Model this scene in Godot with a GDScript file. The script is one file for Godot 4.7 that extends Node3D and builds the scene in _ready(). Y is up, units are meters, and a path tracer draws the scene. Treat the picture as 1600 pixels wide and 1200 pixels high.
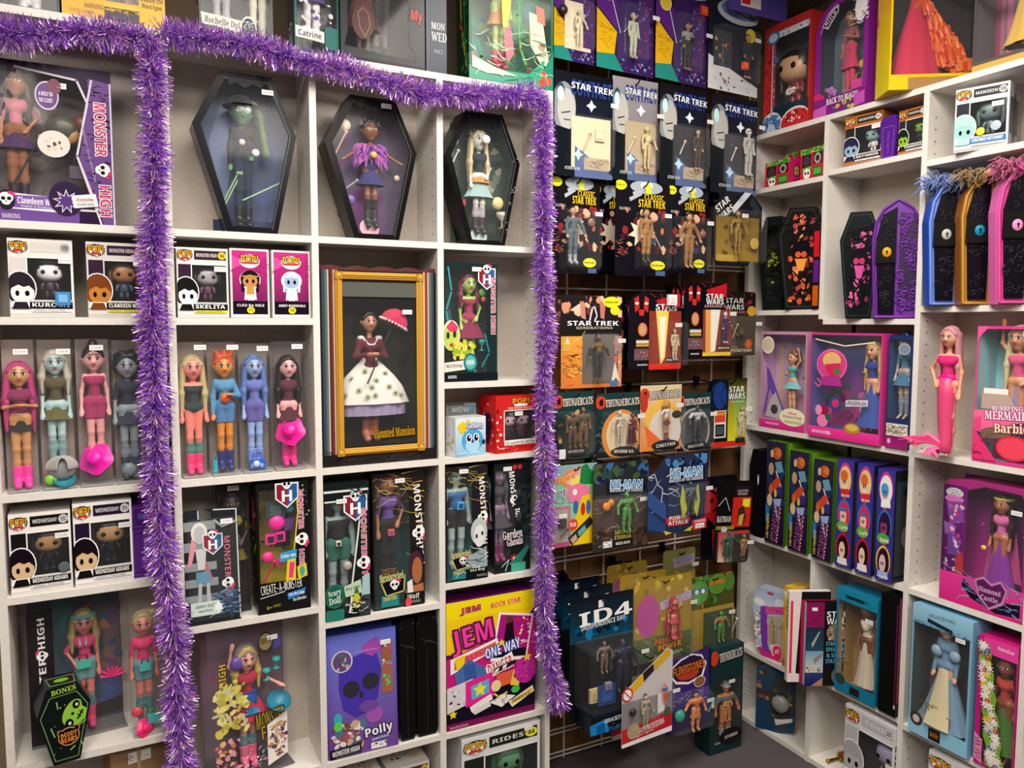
extends Node3D

class Acc:                                   # collects triangles of one mesh; colours are linear
	var v := PackedVector3Array()
	var n := PackedVector3Array()
	var c := PackedColorArray()
	var z := 0.0004
	func tri(a: Vector3, b: Vector3, d: Vector3, na: Vector3, nb: Vector3, nd: Vector3, col: Color) -> void:
		v.append(a); v.append(d); v.append(b)
		n.append(na); n.append(nd); n.append(nb)
		c.append(col); c.append(col); c.append(col)
	func quad(a: Vector3, b: Vector3, d: Vector3, e: Vector3, col: Color) -> void:
		var nn := (b - a).cross(e - a).normalized()
		tri(a, b, d, nn, nn, nn, col); tri(a, d, e, nn, nn, nn, col)
	func quad2(a: Vector3, b: Vector3, d: Vector3, e: Vector3, ca: Color, cb: Color, cd: Color, ce: Color) -> void:
		var nn := (b - a).cross(e - a).normalized()
		v.append_array([a, d, b, a, e, d]); n.append_array([nn, nn, nn, nn, nn, nn])
		c.append_array([ca, cd, cb, ca, ce, cd])
	func box(lo: Vector3, hi: Vector3, col: Color) -> void:
		var p := []
		for i in 8: p.append(Vector3(hi.x if i & 1 else lo.x, hi.y if i & 2 else lo.y, hi.z if i & 4 else lo.z))
		for f in [[4, 5, 7, 6], [1, 0, 2, 3], [5, 1, 3, 7], [0, 4, 6, 2], [6, 7, 3, 2], [0, 1, 5, 4]]:
			quad(p[f[0]], p[f[1]], p[f[2]], p[f[3]], col)
	func prism(pts: PackedVector2Array, z0: float, z1: float, col: Color, caps := 3) -> void:   # pts counter-clockwise seen from +z
		var m := pts.size()
		for i in m:
			var a := pts[i]; var b := pts[(i + 1) % m]
			quad(Vector3(a.x, a.y, z1), Vector3(a.x, a.y, z0), Vector3(b.x, b.y, z0), Vector3(b.x, b.y, z1), col)
		if caps & 1: face(pts, z1, col)
		if caps & 2: face(pts, z0, col, -1.0)
	func face(pts: PackedVector2Array, zz: float, col: Color, sgn := 1.0) -> void:
		var ix := Geometry2D.triangulate_polygon(pts)
		var nn := Vector3(0, 0, sgn)
		for k in range(0, ix.size(), 3):
			var a := pts[ix[k]]; var b := pts[ix[k + 1]]; var d := pts[ix[k + 2]]
			if ((b - a).cross(d - a) < 0.0) == (sgn > 0.0):
				var t := b; b = d; d = t
			tri(Vector3(a.x, a.y, zz), Vector3(b.x, b.y, zz), Vector3(d.x, d.y, zz), nn, nn, nn, col)
	func grid(rows: Array, col: Color, closed := true) -> void:      # rows of equally many points, smooth
		var nr := rows.size(); var nc: int = rows[0].size()
		var nm := []
		for i in nr:
			var r := PackedVector3Array()
			for j in nc:
				var j1 := (j + 1) % nc if closed else mini(j + 1, nc - 1)
				var j0 := (j - 1 + nc) % nc if closed else maxi(j - 1, 0)
				var du: Vector3 = rows[i][j1] - rows[i][j0]
				var dv: Vector3 = rows[mini(i + 1, nr - 1)][j] - rows[maxi(i - 1, 0)][j]
				var q := du.cross(dv)
				if q.length_squared() < 1e-18: q = dv.cross(Vector3.UP) if i > 0 and i < nr - 1 else dv
				r.append(q.normalized())
			nm.append(r)
		if nr > 2:
			for j in nc:
				if (rows[0][j] - rows[0][(j + 1) % nc]).length_squared() < 1e-16: nm[0][j] = nm[1][j]
		for i in nr - 1:
			for j in (nc if closed else nc - 1):
				var k := (j + 1) % nc
				tri(rows[i][j], rows[i][k], rows[i + 1][k], nm[i][j], nm[i][k], nm[i + 1][k], col)
				tri(rows[i][j], rows[i + 1][k], rows[i + 1][j], nm[i][j], nm[i + 1][k], nm[i + 1][j], col)
	func tube(pts: PackedVector3Array, rad: PackedFloat32Array, sides: int, col: Color, flat := 1.0) -> void:
		var rows := []
		var m := pts.size()
		var up := Vector3.UP
		for i in m:
			var d := (pts[mini(i + 1, m - 1)] - pts[maxi(i - 1, 0)]).normalized()
			if absf(d.dot(up)) > 0.95: up = Vector3.RIGHT if absf(d.x) < 0.9 else Vector3.BACK
			var s := d.cross(up).normalized(); var t := s.cross(d).normalized()
			up = t
			var r := PackedVector3Array()
			for j in sides:
				var a := TAU * j / sides
				r.append(pts[i] + (s * cos(a) - t * sin(a) * flat) * rad[mini(i, rad.size() - 1)])
			if i == 0: rows.append(cap(pts[i], sides))
			rows.append(r)
			if i == m - 1: rows.append(cap(pts[i], sides))
		grid(rows, col)
	func cap(p: Vector3, sides: int) -> PackedVector3Array:
		var r := PackedVector3Array(); r.resize(sides); r.fill(p); return r
	func lathe(prof: PackedVector2Array, seg: int, col: Color, at := Vector3.ZERO, sz := 1.0, waves := 0, amp := 0.0) -> void:   # profile (r, y) from the bottom up
		var rows := []
		for q in prof:
			var r := PackedVector3Array()
			for j in seg:
				var a := -TAU * j / seg
				var rr := q.x * (1.0 + amp * sin(a * waves) * clampf((prof[prof.size() - 1].y - q.y) / maxf(1e-6, prof[prof.size() - 1].y - prof[0].y), 0, 1)) if waves else q.x
				r.append(at + Vector3(cos(a) * rr, q.y, sin(a) * rr * sz))
			rows.append(r)
		grid(rows, col)
	func ball(at: Vector3, r: Vector3, col: Color, seg := 14, e := 1.0, basis := Basis()) -> void:
		var rows := []
		for i in seg / 2 + 1:
			var t := -PI / 2 + PI * i / (seg / 2)
			var row := PackedVector3Array()
			for j in seg:
				var a := -TAU * j / seg
				var q := Vector3(pw(cos(t), e) * pw(cos(a), e), pw(sin(t), e), pw(cos(t), e) * pw(sin(a), e))
				row.append(at + basis * (q * r))
			rows.append(row)
		grid(rows, col)
	func pw(x: float, e: float) -> float: return x if e == 1.0 else signf(x) * pow(absf(x), e)
	func disc(at: Vector3, nn: Vector3, rx: float, ry: float, col: Color, seg := 12) -> void:
		var s := Vector3.UP.cross(nn).normalized(); var t := nn.cross(s)
		for j in seg:
			var a := TAU * j / seg; var b := TAU * (j + 1) / seg
			tri(at, at + s * cos(a) * rx + t * sin(a) * ry, at + s * cos(b) * rx + t * sin(b) * ry, nn, nn, nn, col)
	func ring(outer: PackedVector2Array, inner: PackedVector2Array, zz: float, col: Color, col2 = null) -> void:   # the flat frame between two outlines
		var mid := Vector2.ZERO
		for q in inner: mid += q
		mid /= inner.size()
		var ang := []
		for q in outer: ang.append((q - mid).angle())
		for q in inner: ang.append((q - mid).angle())
		ang.sort()
		for i in ang.size():
			var a: float = ang[i]; var b: float = ang[(i + 1) % ang.size()]
			if b <= a: b += TAU
			if b - a < 1e-4: continue
			var p0 := hit(outer, mid, a); var p1 := hit(outer, mid, b); var q0 := hit(inner, mid, a); var q1 := hit(inner, mid, b)
			quad(Vector3(q0.x, q0.y, zz), Vector3(p0.x, p0.y, zz), Vector3(p1.x, p1.y, zz), Vector3(q1.x, q1.y, zz), col)
	func hit(pl: PackedVector2Array, o: Vector2, a: float) -> Vector2:
		var d := Vector2(cos(a), sin(a))
		var best := -1.0
		for i in pl.size():
			var p := pl[i]; var e := pl[(i + 1) % pl.size()] - p
			var k := d.cross(e)
			if absf(k) < 1e-12: continue
			var t := (p - o).cross(e) / k
			var u := (p - o).cross(d) / k
			if t > 0.0 and u > -1e-4 and u < 1.0001: best = maxf(best, t)
		return o + d * best
	func mesh() -> ArrayMesh:
		var a := []; a.resize(Mesh.ARRAY_MAX)
		a[Mesh.ARRAY_VERTEX] = v; a[Mesh.ARRAY_NORMAL] = n; a[Mesh.ARRAY_COLOR] = c
		var m := ArrayMesh.new()
		if v.size(): m.add_surface_from_arrays(Mesh.PRIMITIVE_TRIANGLES, a)
		return m

var M := {}                                  # materials
var fonts := []
var hexes := {}
var cache := {}
var rng := RandomNumberGenerator.new()

func H(s: String) -> Color:
	if not hexes.has(s): hexes[s] = Color.html(s).srgb_to_linear()
	return hexes[s]

func mat(rough: float, metal := 0.0, alpha := 1.0) -> StandardMaterial3D:
	var m := StandardMaterial3D.new()
	m.vertex_color_use_as_albedo = true
	m.roughness = rough; m.metallic = metal
	if alpha < 1.0:
		m.transparency = BaseMaterial3D.TRANSPARENCY_ALPHA
		m.albedo_color = Color(1, 1, 1, alpha)
		m.vertex_color_use_as_albedo = false
		m.cull_mode = BaseMaterial3D.CULL_DISABLED
	return m

func noise_tex(freq: float, seed_: int, lo: Color, hi: Color, size := 256, normal := false) -> NoiseTexture2D:
	var f := FastNoiseLite.new(); f.seed = seed_; f.frequency = freq; f.fractal_octaves = 4
	var t := NoiseTexture2D.new(); t.width = size; t.height = size; t.seamless = true; t.noise = f
	if normal:
		t.as_normal_map = true; t.bump_strength = 3.0
	else:
		var g := Gradient.new(); g.set_color(0, lo); g.set_color(1, hi); t.color_ramp = g
	return t

func grain(m: StandardMaterial3D, t: Texture2D, scale: float, n: Texture2D = null) -> void:
	m.albedo_texture = t
	m.uv1_triplanar = true; m.uv1_scale = Vector3.ONE * scale
	if n:
		m.normal_enabled = true; m.normal_texture = n; m.normal_scale = 0.6

func put(acc: Acc, called: String, m: Material, parent: Node3D) -> MeshInstance3D:
	var o := MeshInstance3D.new(); o.name = called; o.mesh = acc.mesh(); o.material_override = m
	parent.add_child(o, true); return o

func lay(msh: Mesh, called: String, m: Material, parent: Node3D, at := Vector3.ZERO, sc := Vector3.ONE) -> MeshInstance3D:
	var o := MeshInstance3D.new(); o.name = called; o.mesh = msh; o.material_override = m; o.position = at; o.scale = sc
	parent.add_child(o, true); return o

func thing(called: String, label: String, category: String, at: Vector3, turn := 0.0, group := "") -> Node3D:
	var o := Node3D.new(); o.name = called; o.position = at + Vector3(0, 0.0008, 0); o.rotation_degrees.y = turn
	o.set_meta("label", label); o.set_meta("category", category)
	if group: o.set_meta("group", group)
	add_child(o, true); return o

func struct(acc: Acc, called: String, m: Material) -> MeshInstance3D:
	var o := put(acc, called, m, self); o.set_meta("kind", "structure"); return o

# ---------- flat print: a small drawing language, in percent of the face (x right, y down) ----------
func txt(acc: Acc, s: String, f: int, cx: float, cy: float, w: float, h: float, rot: float, z: float, col: Color) -> void:
	var key := "%d|%s" % [f, s]
	if not cache.has(key):
		var tm := TextMesh.new(); tm.font = fonts[f]; tm.text = s; tm.depth = 0.0; tm.curve_step = 5.0; tm.font_size = 48; tm.pixel_size = 0.01
		var a := tm.get_mesh_arrays()
		var vv: PackedVector3Array = a[0]
		var lo := Vector3(1e9, 1e9, 0); var hi := -lo
		for q in vv: lo = lo.min(q); hi = hi.max(q)
		var out := PackedVector2Array()
		for q in vv: out.append(Vector2((q.x - lo.x) / maxf(1e-6, hi.x - lo.x) - 0.5, (q.y - lo.y) / maxf(1e-6, hi.y - lo.y) - 0.5))
		cache[key] = out
	var p: PackedVector2Array = cache[key]
	var t := Transform2D(rot, Vector2(cx, cy))
	var nn := Vector3(0, 0, 1)
	for k in range(0, p.size() - 2, 3):
		var a := t * (p[k] * Vector2(w, h)); var b := t * (p[k + 1] * Vector2(w, h)); var d := t * (p[k + 2] * Vector2(w, h))
		if (b - a).cross(d - a) < 0.0:
			var x := b; b = d; d = x
		acc.tri(Vector3(a.x, a.y, z), Vector3(b.x, b.y, z), Vector3(d.x, d.y, z), nn, nn, nn, col)

func art(acc: Acc, s: String, w: float, h: float) -> void:
	var first := acc.v.size()
	draw_art(acc, s, w, h)
	for i in range(first, acc.v.size()): acc.v[i] = Vector3(clampf(acc.v[i].x, -w / 2, w / 2), clampf(acc.v[i].y, 0, h), acc.v[i].z)   # print stays on its face

func draw_art(acc: Acc, s: String, w: float, h: float) -> void:
	for line in s.split(";", false):
		var k := line.strip_edges().split(" ", false)
		if k.size() == 0: continue
		acc.z += 0.00013
		var z := acc.z
		var F := func(i: int) -> float: return k[i].to_float()
		var P := func(x: float, y: float) -> Vector3: return Vector3((x / 100.0 - 0.5) * w, h * (1.0 - y / 100.0), z)
		match k[0]:
			"r":
				acc.quad(P.call(F.call(1), F.call(2) + F.call(4)), P.call(F.call(1) + F.call(3), F.call(2) + F.call(4)), P.call(F.call(1) + F.call(3), F.call(2)), P.call(F.call(1), F.call(2)), H(k[5]))
			"g", "h":
				var c0 := H(k[5]); var c1 := H(k[6])
				var q := [P.call(F.call(1), F.call(2) + F.call(4)), P.call(F.call(1) + F.call(3), F.call(2) + F.call(4)), P.call(F.call(1) + F.call(3), F.call(2)), P.call(F.call(1), F.call(2))]
				if k[0] == "g": acc.quad2(q[0], q[1], q[2], q[3], c1, c1, c0, c0)
				else: acc.quad2(q[0], q[1], q[2], q[3], c0, c1, c1, c0)
			"e":
				var pts := PackedVector2Array()
				var ro: float = deg_to_rad(F.call(6)) if k.size() > 6 else 0.0
				var ce: Vector3 = P.call(F.call(1), F.call(2))
				for j in 20: pts.append(Vector2(ce.x, ce.y) + Vector2(cos(TAU * j / 20) * F.call(3) * w / 100, sin(TAU * j / 20) * F.call(4) * h / 100).rotated(ro))
				acc.face(pts, z, H(k[5]))
			"p":
				var pts := PackedVector2Array()
				for j in range(2, k.size() - 1, 2):
					var q: Vector3 = P.call(F.call(j), F.call(j + 1)); pts.append(Vector2(q.x, q.y))
				acc.face(pts, z, H(k[1]))
			"l":
				var wd: float = F.call(2) * h / 200.0
				for j in range(3, k.size() - 3, 2):
					var a: Vector3 = P.call(F.call(j), F.call(j + 1)); var b: Vector3 = P.call(F.call(j + 2), F.call(j + 3))
					var d := (b - a).normalized(); var t := Vector3(-d.y, d.x, 0) * wd
					a -= d * wd * 0.6; b += d * wd * 0.6
					acc.quad(a - t, b - t, b + t, a + t, H(k[1]))
			"t", "T":
				var o := 1 if k[0] == "T" else 0
				var rot: float = F.call(5)
				var up := absf(rot) > 45.0
				var tw: float = F.call(3) * (h if up else w) / 100.0
				var th: float = F.call(4) * (w if up else h) / 100.0
				var q: Vector3 = P.call(F.call(1), F.call(2))
				var s2 := " ".join(k.slice(8 + o))
				if o:
					var e := th * 0.07
					for dd in [Vector2(e, e), Vector2(-e, e), Vector2(e, -e), Vector2(-e, -e)]:
						txt(acc, s2, int(F.call(8)), q.x + dd.x, q.y + dd.y, tw + e * 0.4, th + e * 0.4, deg_to_rad(rot), z, H(k[7])); acc.z += 0.00003; z = acc.z
				txt(acc, s2, int(F.call(7 + o)), q.x, q.y, tw, th, deg_to_rad(rot), z + 0.0001, H(k[6]))
			"s":
				var pts := PackedVector2Array()
				var ce: Vector3 = P.call(F.call(1), F.call(2)); var m := int(F.call(4))
				for j in m * 2: pts.append(Vector2(ce.x, ce.y) + Vector2.UP.rotated(PI * j / m) * F.call(3) * h / 100.0 * (-1.0 if j % 2 == 0 else -0.5))
				acc.face(pts, z, H(k[5]))
			"z":
				rng.seed = int(F.call(5))
				for j in int(F.call(6)):
					var ce: Vector3 = P.call(F.call(1) + rng.randf() * F.call(3), F.call(2) + rng.randf() * F.call(4))
					var pts := PackedVector2Array()
					var rr: float = F.call(7) * h / 100.0 * rng.randf_range(0.4, 1.0)
					var st := rng.randf_range(0.4, 1.0); var ra := rng.randf() * TAU
					for i in 6: pts.append(Vector2(ce.x, ce.y) + (Vector2.RIGHT.rotated(TAU * i / 6) * rr * rng.randf_range(0.6, 1.0) * Vector2(1, st)).rotated(ra))
					z += 0.000004
					acc.face(pts, z, H(k[8 + rng.randi() % (k.size() - 8)]))
				acc.z = z
			"j":                                     # wavy strokes: x y w h seed count length width colours
				rng.seed = int(F.call(5))
				for j in int(F.call(6)):
					var a: Vector3 = P.call(F.call(1) + rng.randf() * F.call(3), F.call(2) + rng.randf() * F.call(4))
					var dir := rng.randf_range(-0.5, 0.5) + (PI if rng.randf() < 0.5 else 0.0)
					var col := H(k[9 + rng.randi() % (k.size() - 9)])
					var wd: float = F.call(8) * h / 200.0
					for i in 3:
						var b: Vector3 = a + Vector3(cos(dir), sin(dir), 0) * (F.call(7) * h / 300.0)
						var t := Vector3(-sin(dir), cos(dir), 0) * wd
						acc.quad(a - t, b - t * 0.7, b + t * 0.7, a + t, col)
						a = b; dir += rng.randf_range(-0.7, 0.7); wd *= 0.7
			"k":                                     # round skull emblem with a bow
				var ce: Vector3 = P.call(F.call(1), F.call(2)); var r: float = F.call(3) * h / 100.0
				var ro: float = deg_to_rad(F.call(4)) if k.size() > 4 else 0.0
				skull(acc, Vector2(ce.x, ce.y), r, ro, z)
			"m":                                     # shield crest
				var ce: Vector3 = P.call(F.call(1), F.call(2)); var r: float = F.call(3) * h / 100.0
				var o2 := Vector2(ce.x, ce.y)
				for q in [[1.15, "e8e8ec", 0, 1], [1.0, "8c2038", 0, 1], [1.0, "2a5c96", 1, 1]]:
					var pts := PackedVector2Array()
					for u in ([[-0.8, 0.8], [-0.8, -0.3], [0, -1], [0.8, -0.3], [0.8, 0.8]] if q[2] == 0 else [[0, -1], [0.8, -0.3], [0.8, 0.8], [0, 0.8]]): pts.append(o2 + Vector2(u[0], u[1]) * r * q[0])
					z += 0.00004; acc.face(pts, z, H(q[1]))
				txt(acc, "H", 1, o2.x, o2.y - r * 0.15, r * 0.8, r * 0.9, 0, z + 0.00005, H("f4f4f4"))
				skull(acc, o2 + Vector2(0, r * 0.85), r * 0.42, 0, z + 0.0001)
				acc.z = z + 0.0003

func skull(acc: Acc, o: Vector2, r: float, ro: float, z: float) -> void:
	for q in [[0, 0.1, 1.0, 0.85, "f2f2f2"], [0, -0.6, 0.6, 0.45, "f2f2f2"], [-0.4, -0.05, 0.3, 0.3, "16161a"], [0.4, -0.05, 0.3, 0.3, "16161a"], [0, -0.5, 0.1, 0.12, "16161a"], [0.55, 0.85, 0.35, 0.25, "e0387c"], [1.0, 0.6, 0.3, 0.25, "e0387c"], [0.78, 0.72, 0.14, 0.14, "a01850"]]:
		var pts := PackedVector2Array()
		for j in 14: pts.append(o + (Vector2(q[0], q[1]) + Vector2(cos(TAU * j / 14) * q[2], sin(TAU * j / 14) * q[3])).rotated(ro) * r)
		z += 0.00003; acc.face(pts, z, H(q[4]))
	acc.z = maxf(acc.z, z)

func outline(s, w: float, h: float) -> PackedVector2Array:     # percent "x y x y ..." (clockwise as drawn) or a rectangle "x0 y0 x1 y1"
	var k: PackedFloat64Array = []
	for q in str(s).split(" ", false): k.append(q.to_float())
	if k.size() == 4: k = [k[0], k[1], k[2], k[1], k[2], k[3], k[0], k[3]]
	var pts := PackedVector2Array()
	for i in range(0, k.size(), 2): pts.append(Vector2((k[i] / 100.0 - 0.5) * w, h * (1.0 - k[i + 1] / 100.0)))
	pts.reverse()
	return pts

func inset(pts: PackedVector2Array, d: float) -> PackedVector2Array:
	var r := Geometry2D.offset_polygon(pts, -d, Geometry2D.JOIN_MITER)
	if r.size() == 0: return pts
	var q: PackedVector2Array = r[0]
	if Geometry2D.is_polygon_clockwise(q): q.reverse()
	return q

func round_rect(w: float, h: float, r: float, y0 := 0.0) -> PackedVector2Array:
	var pts := PackedVector2Array()
	for cnr in [[1, 0, -PI / 2], [1, 1, 0.0], [-1, 1, PI / 2], [-1, 0, PI]]:
		for i in 5:
			var a: float = cnr[2] + PI / 8 * i
			pts.append(Vector2(cnr[0] * (w / 2 - r) + cos(a) * r, y0 + (h - r if cnr[1] else r) + sin(a) * r))
	return pts

func sticker(t: Node3D, x: float, y: float, z: float, s := 0.026) -> void:
	var a := Acc.new()
	a.box(Vector3(-s / 2, -s * 0.22, 0), Vector3(s / 2, s * 0.22, 0.0004), H("f0f0ee"))
	txt(a, "$ 39.99", 0, 0, 0, s * 0.7, s * 0.2, 0, 0.0006, H("808088"))
	put(a, "price_sticker", M.card, t).position = Vector3(x, y, z)

# One package. o: out (outline %), win (window %), front / left / right / top / back (print), ci (lining), dolls, pos (stickers "x y"), pane (false: no plastic), gloss
func pack(called: String, label: String, cat: String, at: Vector3, w: float, h: float, d: float, turn: float, col: String, o := {}) -> Node3D:
	var off := turn + 90.0 if absf(turn + 90.0) < 26.0 else turn
	if absf(off) < 26.0: at += Vector3(1, 0, 0).rotated(Vector3.UP, deg_to_rad(turn - off)) * d * sin(deg_to_rad(off))
	var t := thing(called, label, cat, at, turn, o.get("group", ""))
	if o.has("lean"): t.rotation_degrees.x = o.lean
	if o.has("roll"): t.rotation_degrees.z = o.roll
	var gl: Material = M.gloss if o.get("gloss", true) else M.card
	var out := outline(o.get("out", "0 0 100 100"), w, h)
	var a := Acc.new()
	var cc := H(col)
	a.prism(out, -d, 0.0, cc, 2 if o.has("win") else 3)
	if o.has("win"):
		var win := outline(o.win, w, h)
		a.ring(out, win, 0.0, cc)
		var li := Acc.new()
		var inn := inset(out, 0.0012)
		var ci := H(o.get("ci", col))
		var m := inn.size()
		for i in m:
			var p := inn[i]; var q := inn[(i + 1) % m]
			li.quad(Vector3(p.x, p.y, -d + 0.0012), Vector3(p.x, p.y, -0.001), Vector3(q.x, q.y, -0.001), Vector3(q.x, q.y, -d + 0.0012), ci)
		li.face(inn, -d + 0.0014, ci)
		if o.has("back"):
			li.z = -d + 0.0016; art(li, o.back, w, h)
		put(a, "box_shell", gl, t)
		put(li, "lining", M.card, t)
		if o.get("pane", true):
			var g := Acc.new(); g.face(win, -0.0006, Color.WHITE); put(g, "window_pane", M.clear, t)
	else: put(a, "box_shell", gl, t)
	if o.has("front"):
		var f := Acc.new(); art(f, o.front, w, h); put(f, "printed_front", gl, t)
	for sd in ["left", "right", "top"]:
		if not o.has(sd): continue
		var f := Acc.new()
		art(f, o[sd], w if sd == "top" else d, d if sd == "top" else h)
		var q := put(f, "printed_side" if sd != "top" else "printed_top", gl, t)
		if sd == "left": q.rotation.y = -PI / 2; q.position = Vector3(-w / 2, 0, -d / 2)
		elif sd == "right": q.rotation.y = PI / 2; q.position = Vector3(w / 2, 0, -d / 2)
		else: q.rotation.x = -PI / 2; q.position = Vector3(0, h, 0)
	fill(t, o, w, h, d)
	return t

func fill(t: Node3D, o: Dictionary, w: float, h: float, d: float) -> void:
	for s in o.get("dolls", []): doll(t, s, w, h, d)
	for s in o.get("bits", []): bit(t, s, w, h, d)
	for s in o.get("pos", []):
		var k: PackedStringArray = s.split(" ")
		sticker(t, (k[0].to_float() / 100 - 0.5) * w, h * (1 - k[1].to_float() / 100), o.get("sz", 0.0025))

# clear plastic case with a thin card floor
func clear_box(label: String, at: Vector3, w: float, h: float, d: float, turn: float, o := {}) -> Node3D:
	at.x += d * sin(deg_to_rad(turn))
	var t := thing(o.get("called", "boxed_doll"), label, o.get("cat", "doll box"), at, turn, o.get("group", ""))
	var g := Acc.new()
	g.prism(round_rect(w, h, 0.004), -d, 0.0, Color.WHITE, 3)
	put(g, "clear_case", M.clear, t)
	var a := Acc.new()
	a.box(Vector3(-w / 2 + 0.002, 0.001, -d + 0.002), Vector3(w / 2 - 0.002, 0.004, -0.002), H(o.get("base", "9a9a9a")))
	if o.has("back"):
		a.box(Vector3(-w / 2 + 0.002, 0.001, -d + 0.001), Vector3(w / 2 - 0.002, h - 0.002, -d + 0.002), H(o.back))
	put(a, "backing_card", M.card, t)
	if o.has("art"):
		var b := Acc.new(); b.z = -d + 0.0022; art(b, o.art, w, h); put(b, "printed_backing", M.card, t)
	if o.has("front"):
		var b := Acc.new(); art(b, o.front, w, h); put(b, "printed_front", M.card, t)
	fill(t, o, w, h, d)
	return t

# A carded figure that hangs by its top. at: the middle of the card's lower edge. bub: [[x0, y0, x1, y1, depth], ...] in percent
func carded(label: String, at: Vector3, w: float, h: float, turn: float, col: String, o := {}) -> Node3D:
	var t := thing(o.get("called", "carded_figure"), label, o.get("cat", "carded toy"), at, turn, o.get("group", ""))
	t.rotation_degrees.x = o.get("lean", 0.0); t.rotation_degrees.z = o.get("roll", 0.0)
	var a := Acc.new()
	a.prism(outline(o.out, w, h) if o.has("out") else round_rect(w, h, o.get("r", 0.012)), -0.0012, 0.0, H(col), 3)
	put(a, "backing_card", M.gloss, t)
	if o.has("front"):
		var f := Acc.new(); art(f, o.front, w, h); put(f, "printed_front", M.gloss, t)
	for b in o.get("bub", []):
		var g := Acc.new()
		var x0: float = (b[0] / 100.0 - 0.5) * w; var x1: float = (b[2] / 100.0 - 0.5) * w
		var y1: float = h * (1 - b[1] / 100.0); var y0: float = h * (1 - b[3] / 100.0)
		var rows := []
		for q in [[0.0, 0.004], [0.0, 0.0], [0.004, 0.7], [0.006, 0.9], [0.011, 1.0], [0.3, 1.0]]:
			var row := PackedVector3Array()
			var ins: float = q[0] if q[0] < 0.1 else minf(x1 - x0, y1 - y0) * 0.4
			for p in round_rect(x1 - x0 - 2 * ins, y1 - y0 - 2 * ins, minf(0.012, minf(x1 - x0, y1 - y0) * 0.5 - ins) if ins < minf(x1 - x0, y1 - y0) * 0.45 else 0.001): row.append(Vector3(p.x + (x0 + x1) / 2, p.y + y0 + ins, b[4] * q[1] + (0.001 if q[1] < 0.01 else 0.0)))
			rows.append(row)
		g.grid(rows, Color.WHITE)
		g.face(PackedVector2Array(Array(rows[5]).map(func(p): return Vector2(p.x, p.y))), b[4], Color.WHITE)
		put(g, "plastic_blister", M.clear, t)
		if b.size() > 5:
			var f := Acc.new()
			f.quad(Vector3(x0 + 0.004, y0 + 0.004, 0.002), Vector3(x1 - 0.004, y0 + 0.004, 0.002), Vector3(x1 - 0.004, y1 - 0.004, 0.002), Vector3(x0 + 0.004, y1 - 0.004, 0.002), H(b[5]))
			put(f, "inner_card", M.card, t)
	o.sz = o.get("sz", 0.033)
	fill(t, o, w, h, 0.0)
	return t

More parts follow.
